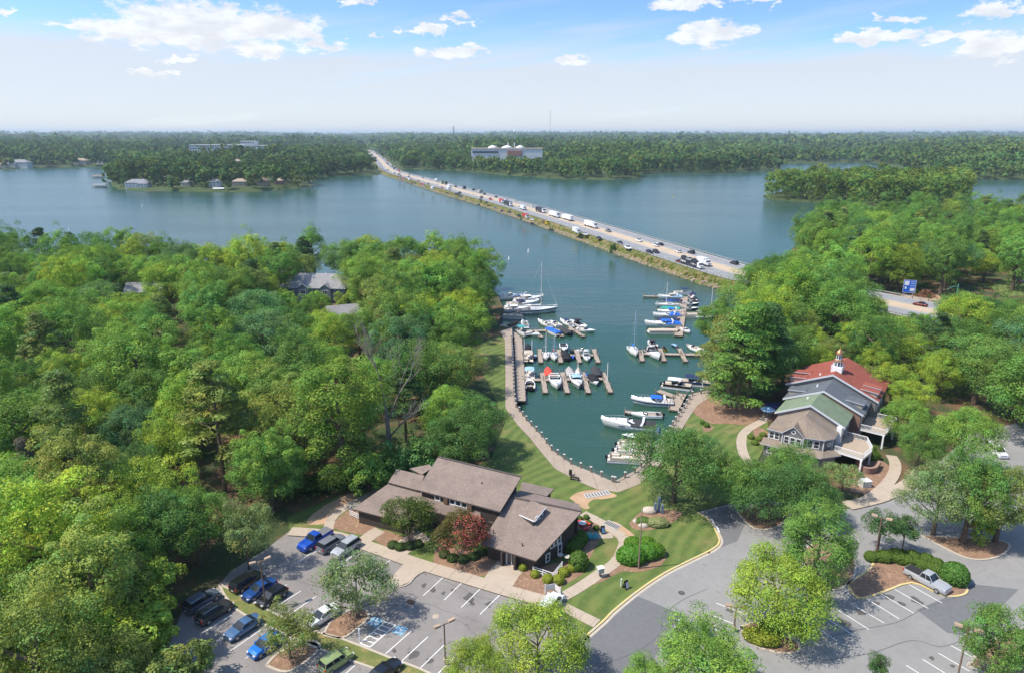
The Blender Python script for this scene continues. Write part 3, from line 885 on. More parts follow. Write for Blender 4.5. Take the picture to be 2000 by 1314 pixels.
island('road_island', [(1445, 1225), (1480, 1215), (1530, 1240), (1558, 1255), (1560, 1270), (1545, 1276), (1515, 1274), (1470, 1258)], sm=3)
island('road_island', [(1440, 1000), (1480, 985), (1530, 990), (1540, 1010), (1510, 1032), (1470, 1030)], sm=3)
island('road_island', [(1560, 1080), (1600, 1060), (1660, 1080), (1670, 1120), (1640, 1150), (1600, 1140)], sm=3)
island('road_island', [(1890, 1300), (1940, 1250), (2020, 1230), (2060, 1290), (2000, 1340)], sm=3)

# cast-iron covers and street grates
M_iron = mat('cast_iron', (0.07, 0.05, 0.04), .8, var=.3, scale=9)
for px, py, sq, lab in ((1331, 1157, 0, 'round iron manhole cover in the curving road'), (802, 1175, 1, 'square rusty storm drain grate in the middle of the parking lot'), (1380, 1076, 1, 'brown storm drain inlet in the yellow kerb'),
                        (851, 1203, 2, 'pale round utility cover in the parking lot asphalt'), (1680, 988, 1, 'storm drain inlet beside the upper sidewalk')):
    p = P(px, py); cv = thing('drain_cover' if sq == 1 else 'manhole_cover', lab, 'drain' if sq == 1 else 'manhole', (p.x, p.y, 0.01), RAD(-26))
    m = M_iron if sq < 2 else M_conc
    if sq == 1:
        MB().box((0, 0, .01), (1.1, .8, .03)).build('frame', m, cv)
        for k in range(6): MB().box((-.4 + k * .16, 0, .03), (.07, .66, .03)).build('bar', mat('grate_rust', (.16, .09, .06), .8), cv)
    else:
        MB().lathe([(.45, 0), (.45, .02), (.4, .028)], n=18).build('rim', m, cv)
        MB().lathe([(.36, .02), (.36, .034), (.1, .036)], n=18).build('lid', mat('iron_lid', (.1, .09, .08), .7, var=.4, scale=14) if sq == 0 else M_conc, cv)

# oil stains in the bays and hairline cracks in the old lot
M_stain = mat('oil_stain', (.105, .095, .088), .75, var=.4, scale=2.5)
rs = random.Random(12)
for lot, spots in ((lot_w, [(845, 1150), (866, 1158), (884, 1152), (917, 1166), (922, 1178), (955, 1180), (770, 1270), (806, 1278), (838, 1290), (690, 1092), (555, 1170), (470, 1225), (828, 1143), (720, 1108)]),
                   (lot_e, [(1735, 1165), (1760, 1178), (1712, 1178), (1790, 1172), (1680, 1195), (1820, 1285), (1650, 1215), (1860, 1300), (1425, 1190)])):
    for px, py in spots:
        c0 = P(px, py); r0 = rs.uniform(.25, .7); ph = rs.uniform(0, 6)
        MB().poly([(c0.x + r0 * (1 + .35 * math.sin(3 * a + ph) + rs.uniform(-.15, .15)) * math.cos(a), c0.y + r0 * 1.3 * (1 + .3 * math.sin(2 * a + ph)) * math.sin(a), LOT_Z + .0075) for a in [k * .449 for k in range(14)]]).build('oil_stain', M_stain, lot)
for pts in ([(700, 1100), (760, 1150), (850, 1185), (940, 1215)], [(640, 1100), (690, 1130), (730, 1160)], [(880, 1200), (920, 1230), (930, 1260)], [(560, 1120), (600, 1140), (640, 1150)], [(850, 1128), (930, 1160), (1020, 1185)]):
    q = smooth_line([p.to_2d() for p in PL(pts)], 6); q = [p + Vector((rs.uniform(-.2, .2), rs.uniform(-.2, .2))) for p in q]
    m = MB(); ribbon(m, q, .028, -.028, LOT_Z + .009); m.build('hairline_crack', M_crack, lot_w)

# ------------------------------------------------------------------ trees
M_leaf = leaf_mat('leaf', 0.28, 0.008)
M_farleaf = leaf_mat('far_leaf', 0.2, 0.0)
M_needle = leaf_mat('needle', 0.25, 0.012)
M_shrub = leaf_mat('clipped_leaf', 0.25, 0.012)
M_bark = mat('bark', (0.13, 0.095, 0.07), 0.95, var=0.35, scale=3.0, bump=0.03, bscale=8)
M_barkp = mat('pine_bark', (0.19, 0.135, 0.10), 0.95, var=0.35, scale=3.0, bump=0.03, bscale=8)
M_dead = mat('dead_wood', (0.25, 0.21, 0.18), 0.95, var=0.25, scale=3.0)


def unit(a):
    return a / (np.linalg.norm(a, axis=1, keepdims=True) + 1e-9)


def leaf_cloud(rng, cen, rad, per, size, aspect=0.62, flat=1.0, up=0.35, jit=0.75, shell=(0.55, 1.08), lobe_var=0.16, leaf_var=0.22, low=-0.55):
    """leaf-sized kites on and in lobes; returns vertices, quads and tints"""
    n = len(cen)
    per = np.broadcast_to(np.asarray(per), (n,)).astype(int)
    idx = np.repeat(np.arange(n), per); N = len(idx)
    d = unit(rng.normal(size=(N, 3)))
    d[:, 2] = np.where(d[:, 2] < low, -d[:, 2], d[:, 2])
    r = rng.uniform(shell[0], shell[1], (N, 1)) ** 0.6
    off = d * r * rad[idx][:, None]; off[:, 2] *= flat
    pos = cen[idx] + off
    nr = unit(d * np.array([1, 1, 1.0]) + rng.normal(size=(N, 3)) * jit * 0.6 + np.array([0, 0, up]))
    t = unit(np.cross(nr, rng.normal(size=(N, 3)))); b = np.cross(nr, t)
    s = size * rng.uniform(0.65, 1.35, (N, 1))
    V = np.empty((N, 4, 3))
    V[:, 0] = pos - t * s * 0.5
    V[:, 1] = pos + b * s * aspect * 0.5 - nr * s * 0.08
    V[:, 2] = pos + t * s * 0.5
    V[:, 3] = pos - b * s * aspect * 0.5 - nr * s * 0.08
    lt = 1 + rng.normal(0, lobe_var, (n, 1)).clip(-.3, .34)
    lh = rng.normal(0, 0.07, (n, 1))
    tn = lt[idx] * (1 + rng.uniform(-leaf_var, leaf_var, (N, 1)))
    hue = lh[idx] + rng.normal(0, 0.05, (N, 1))
    col = np.concatenate([tn * (1 + hue * 1.6), tn, tn * (1 - hue), np.ones((N, 1))], 1)
    return V.reshape(-1, 3), np.arange(N * 4).reshape(-1, 4), np.repeat(col, 4, 0)


def crown_lobes(rng, R, Rz, zc, n, lr, low=-0.5, irreg=0.2):
    d = unit(rng.normal(size=(n * 3, 3))); d = d[d[:, 2] > low][:n]
    ph = rng.uniform(0, 6.28, 4)
    a = np.arctan2(d[:, 1], d[:, 0])
    k = 1 + irreg * (np.sin(2 * a + ph[0]) * .5 + np.sin(3 * a + ph[1]) * .4 + np.sin(4 * d[:, 2] + ph[2]) * .5)
    rr = rng.uniform(0.50, 0.95, len(d)) ** 0.55 * k
    c = d * rr[:, None] * np.array([R, R, Rz]); c[:, 2] += zc
    return c, lr * rng.uniform(0.65, 1.35, len(d))


def trunk_mesh(rng, h, r, cen, lean=0.3, m=None, limbs=9):
    mb = MB(); x = rng.uniform(-lean, lean, 2)
    pts = [Vector((0, 0, -0.3))] + [Vector((x[0] * t * t, x[1] * t * t, h * t)) for t in (.25, .5, .75, 1.0)]
    mb.path(pts, [r * 1.35, r, r * .8, r * .55, r * .2], 7)
    if len(cen):
        for i in rng.choice(len(cen), min(limbs, len(cen)), replace=False):
            c = Vector(cen[i]); t = min(.92, max(.22, (c.z - math.hypot(c.x, c.y) * .7) / h))
            s = Vector((x[0] * t * t, x[1] * t * t, h * t)); mid = s.lerp(c, .55) + Vector((0, 0, -.06 * (c - s).length))
            mb.path([s, mid, c], [r * .5, r * .28, r * .08], 5)
    return mb.mesh('trunk', m or M_bark)


def broad_variant(seed, h, R, Rz, zc, n=80, per=115, size=0.40, lr=None, low=-.5, irreg=.2):
    rng = np.random.default_rng(seed)
    c, lr_ = crown_lobes(rng, R, Rz, zc, n, lr or R * 0.225, low, irreg)
    V, Q, T = leaf_cloud(rng, c, lr_, per, size)
    # inner leaves that close the crown
    ci, li = crown_lobes(rng, R * .6, Rz * .62, zc, 14, R * .3)
    V2, Q2, T2 = leaf_cloud(rng, ci, li, 45, size * 2.0)
    cm = np_mesh('crown', np.vstack([V, V2]), np.vstack([Q, Q2 + len(V)]), M_leaf, np.vstack([T, T2]))
    return trunk_mesh(rng, zc + Rz * .3, 0.022 * h, c), cm, h, R


def pine_variant(seed, h, R, start=.42, n=64, per=105, size=.55):
    rng = np.random.default_rng(seed)
    t = np.sort(rng.uniform(0, 1, n)); z = h * (start + (1 - start) * t ** .85)
    a = rng.uniform(0, 6.283, n); rr = R * (1 - t ** 1.7 * .85) * rng.uniform(.25, 1, n) ** .6
    c = np.stack([rr * np.cos(a), rr * np.sin(a), z], 1)
    V, Q, T = leaf_cloud(rng, c, R * .27 * rng.uniform(.7, 1.35, n), per, size, aspect=.36, flat=.5, up=.6, jit=1.0, low=-.3, lobe_var=.2)
    cm = np_mesh('crown', V, Q, M_needle, T)
    mb = MB(); mb.path([Vector((0, 0, -.3)), Vector((.1, 0, h * .4)), Vector((.2, .1, h * .97))], [.014 * h, .011 * h, .03], 7)
    for i in range(0, n, 2):
        cz = z[i] - rr[i] * .25
        mb.path([Vector((.15, .05, cz)), Vector(c[i])], [.07, .03], 4)
    return mb.mesh('trunk', M_barkp), cm, h, R


VAR = {
    'broadleaf': [broad_variant(11, 17, 6.2, 7.2, 9.4, 135, 185, .245, low=-.8), broad_variant(12, 16, 5.8, 7.0, 8.8, 130, 180, .245, irreg=.34, low=-.8), broad_variant(13, 18, 6.6, 7.8, 9.8, 145, 190, .25, irreg=.28, low=-.75),
                  broad_variant(14, 15, 6.4, 6.2, 8.4, 130, 190, .245, low=-.7), broad_variant(15, 17, 5.4, 7.6, 9.2, 125, 180, .24, irreg=.38, low=-.85), broad_variant(16, 18, 6.0, 7.8, 10.0, 95, 240, .26, lr=1.7, irreg=.42, low=-.7)],
    'tall': [broad_variant(21, 21, 5.0, 9.2, 11.4, 135, 175, .25, irreg=.34, low=-.85), broad_variant(22, 22, 5.4, 9.4, 12.2, 140, 175, .25, irreg=.30, low=-.85), broad_variant(23, 20, 4.6, 8.8, 11.0, 125, 170, .25, irreg=.4, low=-.85)],
    'pine': [pine_variant(31, 22, 4.6, .34, 84, 120, .5), pine_variant(32, 24, 5.0, .28, 96, 120, .5), pine_variant(33, 20, 4.4, .36, 78, 120, .5)],
    'full_pine': [pine_variant(34, 24, 6.2, .14, 150, 120, .5), pine_variant(35, 22, 5.8, .18, 130, 120, .5)],
    'spreading': [broad_variant(41, 10.5, 6.6, 4.4, 6.0, 130, 200, .23, lr=1.5, low=-.5), broad_variant(42, 10.0, 6.0, 4.6, 5.6, 120, 200, .23, lr=1.4, low=-.5, irreg=.3)],
    'lot': [broad_variant(51, 9.0, 4.8, 3.8, 5.2, 72, 140, .22, lr=1.0, low=-.5, irreg=.32), broad_variant(52, 8.6, 4.4, 4.0, 4.9, 64, 140, .22, lr=1.0, low=-.55, irreg=.36)],
    'vase': [broad_variant(61, 6.2, 2.7, 2.3, 4.0, 46, 120, .17, lr=.72, low=-.25, irreg=.3), broad_variant(62, 5.6, 2.4, 2.1, 3.7, 40, 120, .17, lr=.68, low=-.2, irreg=.35)],
    'understorey': [broad_variant(71, 8.5, 4.2, 4.0, 4.4, 66, 130, .32, low=-.8), broad_variant(72, 7.5, 3.8, 3.6, 3.9, 60, 130, .32, irreg=.32, low=-.8)],
}
TONES = {'yellow-green': (0.190, 0.262, 0.036), 'bright green': (0.136, 0.230, 0.040), 'mid green': (0.102, 0.188, 0.040), 'deep green': (0.072, 0.146, 0.038),
         'olive green': (0.146, 0.188, 0.048), 'grey-green': (0.140, 0.192, 0.070), 'blue-green': (0.084, 0.160, 0.060), 'dark green': (0.056, 0.108, 0.034)}
TREE_COUNT = 0


def put_tree(kind, x, y, label, tone, h=None, wide=1.0, rz=None, group=None, var=None, name=None, z=0.0, cat='tree', jitter=.13):
    global TREE_COUNT
    r = random.Random(TREE_COUNT * 7 + 3); TREE_COUNT += 1
    vs = VAR[kind]; tm, cm, vh, vR = vs[(var if var is not None else r.randrange(len(vs)))]
    o = link(name or {'pine': 'pine_tree', 'vase': 'small_tree', 'lot': 'shade_tree', 'spreading': 'shade_tree', 'tall': 'tall_broadleaf_tree', 'understorey': 'low_broadleaf_tree'}.get(kind, 'broadleaf_tree'), None)
    k = (h or vh) / vh
    o.location = (x, y, z); o.scale = (k * wide, k * wide, k); o.rotation_euler = (0, 0, rz if rz is not None else r.uniform(0, 6.28))
    tag(o, label, cat, group)
    link('trunk', tm, o); c = link('crown', cm, o)
    col = TONES[tone]; j = [1 + r.uniform(-jitter, jitter) for _ in range(3)]; v = 1 + r.uniform(-1.6, 1.6) * jitter; j[0] *= v; j[1] *= v; j[2] *= v
    col = [q * 1.55 for q in col]; c.color = (col[0] * j[0], col[1] * (j[0] + j[1]) / 2, col[2] * j[2], 1)
    return o


def top_limit(windows, x, y):
    """tallest tree at (x, y) that leaves the views listed in windows open"""
    best = 99.0
    for x0, x1, ylim, ymax in windows:
        if y > ymax: continue
        fw = y * math.cos(TILT) + (CAMZ - 8) * math.sin(TILT)
        px = 1000 + FPX * x / fw; m = 6.0 * FPX / fw * .7
        if x0 - m < px < x1 + m:
            v = ylim - 657
            hh = y * (FPX * math.sin(TILT) + v * math.cos(TILT)) / (FPX * math.cos(TILT) - v * math.sin(TILT))
            best = min(best, CAMZ - hh)
    return best


def poisson(poly, dist, seed, ok=lambda x, y: True, tries=14000):
    r = random.Random(seed); xs = [p[0] for p in poly]; ys = [p[1] for p in poly]; pts = []; cell = {}
    for _ in range(tries):
        x, y = r.uniform(min(xs), max(xs)), r.uniform(min(ys), max(ys))
        if abs(x) > y * .80 + 9 or not inside(poly, x, y) or not ok(x, y): continue
        d = dist(x, y); ci, cj = int(x // 6), int(y // 6); good = True
        for i in range(ci - 3, ci + 4):
            for j in range(cj - 3, cj + 4):
                for (u, v) in cell.get((i, j), ()):
                    if (u - x) ** 2 + (v - y) ** 2 < d * d: good = False
        if good: cell.setdefault((ci, cj), []).append((x, y)); pts.append((x, y))
    return pts


def wood(poly, dist, seed, where, windows, mix, rows, ok=lambda x, y: True, hk=1.0):
    pts = poisson(poly, dist, seed, ok); r = random.Random(seed + 1); cnt = {}
    pts.sort(key=lambda p: (next((i for i, (y, _) in enumerate(rows) if p[1] > y), len(rows) - 1), p[0] / p[1]))
    for x, y in pts:
        row = next((nm for yy, nm in rows if y > yy), rows[-1][1])
        kind, tone, wt = r.choices(mix, [m[2] for m in mix])[0]
        if y < 96 and kind != 'pine' and r.random() < .7: tone = r.choice(['yellow-green', 'olive green', 'olive green', 'bright green', 'grey-green'])
        lim = top_limit(windows, x, y)
        h = {'broadleaf': r.uniform(12, 20), 'tall': r.uniform(18, 25), 'pine': r.uniform(16, 24)}[kind] * hk
        if lim < 4: continue
        if lim < h:
            if lim < 10: kind = 'understorey'
            h = lim * r.uniform(.88, 1.0)
        if kind == 'understorey': h = min(h, 10)
        i = cnt.get(row, 0); cnt[row] = i + 1
        sp = {'broadleaf': 'broadleaf tree', 'tall': 'tall broadleaf tree', 'pine': 'pine', 'understorey': 'low broadleaf tree'}[kind]
        put_tree(kind, x, y, '%s %s, %s from left in %s of %s' % (tone, sp, nth(i), row, where), tone, h, group='trees of the ' + where,
                 wide=r.uniform(.98, 1.32))
    return len(pts)


MIX_L = [('broadleaf', 'yellow-green', 16), ('broadleaf', 'bright green', 22), ('broadleaf', 'mid green', 20), ('broadleaf', 'olive green', 10), ('tall', 'bright green', 16), ('tall', 'mid green', 14),
         ('tall', 'yellow-green', 9), ('pine', 'olive green', 8), ('pine', 'dark green', 6), ('broadleaf', 'deep green', 6), ('broadleaf', 'blue-green', 5)]
left_px = [(940, 600), (935, 640), (890, 668), (878, 700), (884, 760), (895, 830), (905, 872), (880, 902), (840, 912), (770, 920), (650, 950), (580, 978), (530, 1000), (480, 1025), (380, 1075), (335, 1118), (275, 1160), (235, 1230), (195, 1330), (165, 1450)]
left_poly = [(p.x, p.y) for p in PL(left_px)] + [(-70, 40), (-300, 40), (-300, 296), (-120, 297), (-62, 292), (-24, 276), (-18, 258), (-17, 236)]
WIN_L = [(566, 676, 564, 246), (262, 300, 566, 250), (640, 700, 600, 205), (735, 880, 780, 119), (845, 885, 745, 137)]
wood(left_poly, lambda x, y: 9.4 if y < 130 else 10.6, 5, 'left wood', WIN_L, MIX_L,
     [(262, 'lakeside row'), (230, 'second row'), (200, 'third row'), (172, 'fourth row'), (146, 'fifth row'), (122, 'sixth row'), (98, 'seventh row'), (76, 'eighth row'), (0, 'front row')],
     ok=lambda x, y: math.hypot(x + 72, y - 256) > 15 and math.hypot(x + 20, y - 119) > 6)

MIX_R = [('broadleaf', 'bright green', 20), ('broadleaf', 'mid green', 22), ('broadleaf', 'deep green', 14), ('tall', 'mid green', 14), ('tall', 'bright green', 10), ('pine', 'dark green', 10), ('broadleaf', 'yellow-green', 8),
         ('broadleaf', 'blue-green', 6), ('pine', 'olive green', 5)]
right_poly = [(64, 172), (70, 186), (80, 212), (90, 240), (99, 262), (122, 288), (137, 310), (146, 345), (177, 404), (218, 450), (290, 453), (420, 444), (420, 160), (190, 128), (118, 118), (102, 128), (102, 148), (88, 166), (74, 170)]
WIN_R = [(1718, 1850, 612, 246), (1590, 1625, 655, 190), (1940, 2000, 585, 262), (1540, 1740, 740, 150)]
wood(right_poly, lambda x, y: 10.8, 9, 'right wood', WIN_R, MIX_R,
     [(400, 'lakeside row'), (350, 'second row'), (305, 'third row'), (265, 'fourth row'), (230, 'fifth row'), (195, 'sixth row'), (160, 'seventh row'), (0, 'front row')], hk=1.1,
     ok=lambda x, y: seg_dist(HWYS, x, y) > 18.5 and math.hypot(x - 147, y - 252) > 12 and not (200 < x < 232 and 255 < y < 285))


def at_crown(cx, cy, zc):
    p = P(cx, cy, zc); return p.x, p.y


# trees that stand apart: placed by the middle of the crown and its height above ground
SOLO = [
    ('lot', 694, 1136, 5.4, 8.6, 1.02, 'grey-green', 0, 'airy grey-green shade tree on the mulch island in the parking lot'),
    ('lot', 478, 1040, 6.0, 10.5, .66, 'grey-green', 1, 'slim pale green tree on bare clay at the wooded end of the parking lot'),
    ('lot', 562, 1234, 3.8, 6.6, .92, 'olive green', 1, 'small thin tree on the lower parking lot island over the bright blue car'),
    ('spreading', 1050, 1252, 5.4, 9.0, .92, 'yellow-green', 0, 'yellow-green round tree in front of the white van at the lot corner'),
    ('spreading', 930, 1312, 4.2, 6.8, .85, 'yellow-green', 1, 'yellow-green low tree beside the lamp post at the bottom of the parking lot'),
    ('spreading', 1522, 1156, 5.6, 9.4, 1.0, 'yellow-green', 0, 'broad yellow-green tree shading the black hatchback'),
    ('broadleaf', 1600, 1058, 7.2, 12.0, 1.22, 'mid green', 1, 'tall two-tiered green tree between the curving road and the silver pickup'),
    ('spreading', 1378, 1300, 5.0, 8.4, 1.12, 'bright green', 1, 'wide bright green tree at the bottom edge over the grey car'),
    ('spreading', 1268, 1345, 4.0, 6.4, .8, 'bright green', 0, 'low bright green tree at the very bottom, left of the wide one'),
    ('broadleaf', 1322, 895, 8.2, 13.8, 1.30, 'deep green', 3, 'big round oak on the lawn beside the pontoon boats'),
    ('spreading', 1448, 940, 5.4, 9.0, .92, 'mid green', 1, 'green tree beside the big lawn oak, left of the grey gabled front'),
    ('spreading', 1500, 958, 5.6, 9.2, .95, 'deep green', 0, 'dark green tree over the end of the curving road'),
    ('spreading', 1545, 918, 5.0, 8.6, .82, 'mid green', 1, 'green tree hiding the foot of the grey gabled front'),
    ('spreading', 1575, 962, 5.2, 8.8, .86, 'deep green', 0, 'dark tree between the grey gabled front and the upper sidewalk'),
    ('vase', 1648, 930, 3.9, 5.8, 1.15, 'grey-green', 0, 'pale flowering crape myrtle at the corner of the terrace wall'),
    ('broadleaf', 1838, 962, 7.4, 13.0, 1.05, 'grey-green', 0, 'tall grey-green tree on the mulch island beside the upper road'),
    ('tall', 1905, 945, 10.0, 16.5, 1.05, 'mid green', 1, 'tall slim tree behind the mulch island with white cars behind it'),
    ('broadleaf', 1965, 965, 8.2, 13.5, 1.1, 'olive green', 2, 'large olive green tree at the right edge above the mulch island'),
    ('broadleaf', 1955, 1245, 6.6, 11.0, 1.1, 'mid green', 4, 'large green tree at the lower right corner of the road'),
    ('vase', 1722, 1030, 3.9, 6.2, .95, 'dark green', 0, 'small dark crape myrtle beside the lamp post on the road island'),
    ('vase', 1768, 1040, 3.7, 5.6, .9, 'dark green', 1, 'small dark crape myrtle in the hedge row of the road island'),
    ('vase', 1716, 1300, 3.4, 4.2, .72, 'dark green', 1, 'very small tree at the bottom edge of the right parking lot'),
    ('understorey', 1922, 1020, 3.4, 5.0, .75, 'yellow-green', 0, 'little yellow-green tree on the mulch island'),
    ('broadleaf', 1775, 815, 6.5, 11.0, 1.0, 'bright green', 0, 'bright green tree right of the red-roofed wing'),
    ('broadleaf', 1800, 862, 6.5, 10.5, .95, 'mid green', 2, 'green tree over the end of the brick terrace'),
    ('broadleaf', 1885, 845, 8.0, 13.0, 1.0, 'bright green', 3, 'bright green tree above the upper road, right of the terrace'),
    ('broadleaf', 585, 505, 10.0, 15.0, .95, 'mid green', 1, 'single round tree standing out against the lake behind the grey lake house'),
    ('pine', 492, 548, 12.5, 19.5, 1.35, 'dark green', 1, 'big dark pine left of the grey lake house'),
    ('broadleaf', 900, 850, 7.5, 13.0, 1.25, 'deep green', 2, 'dense dark green tree at the lawn edge behind the brown office'),
    ('broadleaf', 378, 1018, 7.0, 13.0, .95, 'mid green', 2, 'green tree at the edge of the wood behind the slim pale tree'),
    ('broadleaf', 318, 1030, 7.0, 13.5, 1.0, 'deep green', 0, 'deep green tree left of the one behind the slim pale tree'),
    ('broadleaf', 262, 1062, 6.5, 12.0, 1.1, 'bright green', 1, 'bright green tree left of the parked cars, first one back from the lot'),
    ('understorey', 268, 1160, 4.2, 8.0, 1.2, 'yellow-green', 1, 'yellow-green low tree above the dark SUV'),
    ('broadleaf', 192, 1150, 6.5, 12.0, 1.1, 'olive green', 2, 'olive green tree behind the yellow-green low tree at the lot'),
    ('understorey', 255, 1250, 4.2, 8.0, 1.3, 'yellow-green', 0, 'yellow-green low tree beside the large charcoal SUV'),
    ('broadleaf', 150, 1240, 6.0, 11.5, 1.15, 'yellow-green', 3, 'yellow-green tree at the lower left, near the parking lot edge'),
    ('understorey', 330, 1318, 3.4, 6.2, 1.2, 'olive green', 1, 'olive green low tree at the bottom edge below the steel blue sedan'),
    ('broadleaf', 210, 1330, 5.0, 10.0, 1.2, 'olive green', 4, 'olive green tree at the bottom edge left of the lower lot'),
    ('broadleaf', 928, 820, 7.0, 13.0, 1.15, 'deep green', 0, 'deep green tree closest to the promenade behind the brown office'),
    ('broadleaf', 893, 720, 7.5, 13.5, 1.1, 'olive green', 3, 'olive green round tree beside the upper lawn strip of the promenade'),
    ('understorey', 800, 900, 4.5, 8.5, 1.1, 'deep green', 0, 'low dark tree below the bare dead tree'),
    ('understorey', 720, 925, 3.6, 7.5, 1.2, 'bright green', 1, 'low bright green tree behind the left wing of the brown office'),
    ('tall', 520, 905, 9.0, 16.0, 1.05, 'bright green', 2, 'tall bright green tree above the blue pickup'),
]
for kind, cx, cy, zc, h, wide, tone, var, lab in SOLO:
    x, y = at_crown(cx, cy, zc); put_tree(kind, x, y, lab, tone, h, wide, rz=cx * .37 % 6.28, var=var, jitter=.04)
for i, (cx, cy, zc, h, tn) in enumerate([(735, 503, 11, 18, 'deep green'), (790, 500, 12, 21, 'mid green'), (846, 498, 12, 22, 'bright green'), (900, 502, 12, 22, 'mid green'), (940, 520, 11, 19, 'olive green'),
                                         (770, 560, 10, 18, 'bright green'), (830, 572, 11, 20, 'bright green'), (885, 570, 11, 21, 'mid green'), (932, 580, 10, 18, 'mid green'), (900, 640, 10, 18, 'bright green'), (845, 640, 10, 18, 'mid green')]):
    x, y = at_crown(cx, cy, zc)
    put_tree(['tall', 'broadleaf'][i % 2], x, y, '%s tree, %s from left in %s row of the clump by the west point' % (tn, nth(i if i < 5 else i - 5), 'lake' if i < 5 else 'inner'), tn, h, 1.3 if i % 2 == 0 else 1.12, group='tall clump by the west point', jitter=.05)
# the tall pines by the east bank
for i, (bx, by, h, tn, lab) in enumerate([(1437, 803, 24, 'mid green', 'tall pine with a bare pale trunk in the mulch by the east bank'), (1420, 797, 22, 'olive green', 'pine next to the bare-trunked one, on its water side'),
                                          (1462, 780, 23, 'mid green', 'pine behind the bare-trunked pine, towards the red roof'), (1400, 772, 19, 'olive green', 'shorter pine leaning over the east dock'), (1488, 770, 22, 'deep green', 'pine closest to the gabled building')]):
    p = P(bx, by); put_tree('full_pine', p.x, p.y, lab, tn, h, 1.05, var=i % 2, group='pines by the east bank', name='pine_tree')
for i, (cx, cy, zc, h, tn) in enumerate([(1395, 632, 8, 15, 'mid green'), (1432, 608, 9, 17, 'bright green'), (1478, 640, 9, 18, 'mid green'), (1520, 612, 9, 18, 'deep green'), (1535, 690, 8, 15, 'mid green'), (1498, 705, 8, 15, 'deep green'), (1560, 650, 7, 13, 'olive green')]):
    x, y = at_crown(cx, cy, zc); put_tree('broadleaf', x, y, '%s tree, %s from the water in the clump behind the east bank pines' % (tn, nth([0, 1, 2, 4, 5, 3, 6][i])), tn, h, 1.15, group='trees behind the east bank pines', jitter=.05)
for i, (cx, cy, zc, h, tn) in enumerate([(1482, 556, 10, 19, 'mid green'), (1515, 548, 10, 20, 'deep green'), (1552, 560, 10, 20, 'bright green'), (1592, 572, 10, 19, 'mid green'), (1632, 585, 9, 18, 'deep green'), (1672, 598, 8, 16, 'mid green'), (1705, 612, 6, 12, 'bright green'),
                                         (1890, 612, 8, 15, 'mid green'), (1935, 625, 8, 15, 'deep green'), (1985, 640, 8, 15, 'mid green')]):
    x, y = at_crown(cx, cy, zc); put_tree('broadleaf', x, y, '%s tree, %s from the lake in the screen of trees before the highway' % (tn, nth(i)), tn, h, 1.2, group='trees before the highway', jitter=.05)
# yellow-green band behind the gabled building
for i, (cx, cy, zc, h) in enumerate([(1572, 660, 7, 11.5), (1625, 690, 6, 10.5), (1668, 655, 7, 12), (1715, 700, 6.5, 11), (1760, 672, 7, 12), (1805, 690, 7, 12), (1840, 722, 7, 12), (1690, 745, 6, 10), (1745, 752, 6, 10.5), (1600, 700, 6, 9.5), (1645, 628, 7, 11.5), (1782, 770, 6, 10)]):
    x, y = at_crown(cx, cy, zc)
    put_tree('broadleaf', x, y, 'yellow-green tree, %s from the left in the band behind the red roof' % nth([0, 2, 4, 6, 8, 10, 11, 5, 7, 1, 3, 9][i]), ['yellow-green', 'olive green', 'yellow-green'][i % 3], h, 1.15, group='trees behind the red roof', jitter=.05)


# the bare dead tree and the browned cedar in the left wood
def dead_tree():
    p = P(765, 905); o = thing('dead_tree', 'bare dead grey tree with forked limbs standing out of the left wood', 'tree', (p.x, p.y, 0))
    r = random.Random(8); trunk = MB(); tw = MB()
    def grow(mb, a, d, L, rad, lev):
        b = a + d * L; mid = a.lerp(b, .5) + Vector((r.uniform(-.1, .1), r.uniform(-.1, .1), 0)) * L * .4
        mb.path([a, mid, b], [rad, rad * .8, rad * .62], 6 if lev < 2 else 4)
        if lev >= 6: return
        for k in range(2 if lev < 2 else 3):
            ax = Vector((r.uniform(-1, 1), r.uniform(-1, 1), r.uniform(-.2, .5))).normalized()
            nd = (d + ax * (.42 if lev < 2 else .62) + Vector((0, 0, .12))).normalized()
            grow(tw if lev >= 1 else mb, b if k < 2 else mid, nd, L * r.uniform(.62, .82), rad * .58, lev + 1)
    trunk.path([Vector((0, 0, -.3)), Vector((-.2, 0, 4)), Vector((-.5, .2, 8))], [.42, .36, .3], 8)
    grow(trunk, Vector((-.5, .2, 8)), Vector((-.12, 0, 1)).normalized(), 4.0, .2, 1)
    grow(trunk, Vector((-.3, .1, 6)), Vector((.42, -.1, .9)).normalized(), 4.6, .17, 1)
    grow(trunk, Vector((-.1, 0, 4)), Vector((.5, -.4, .6)).normalized(), 3.0, .16, 2)
    o.scale = (1.25, 1.25, 1.4); trunk.build('trunk', M_dead, o); stuff(tw.build('twigs', M_dead, o))


dead_tree()
x, y = at_crown(864, 768, 6)
o = put_tree('pine', x, y, 'dead cedar with brown needles beside the bare dead tree', 'olive green', 11, .62, var=2, name='dead_cedar')
for c in o.children:
    if c.name.startswith('crown'): c.color = (0.20, 0.088, 0.045, 1)
x, y = at_crown(50, 915, 9)
o = put_tree('pine', x, y, 'half-dead tree with grey twigs at the left edge of the left wood', 'grey-green', 14, .8, var=0, name='dying_tree')
for c in o.children:
    if c.name.startswith('crown'): c.color = (0.16, 0.145, 0.10, 1)
x, y = at_crown(1722, 520, 6)
o = put_tree('pine', x, y, 'bare grey tree by the highway left of the blue sign', 'grey-green', 14, .9, var=1, name='dying_tree')
for c in o.children:
    if c.name.startswith('crown'): c.color = (0.17, 0.155, 0.11, 1)


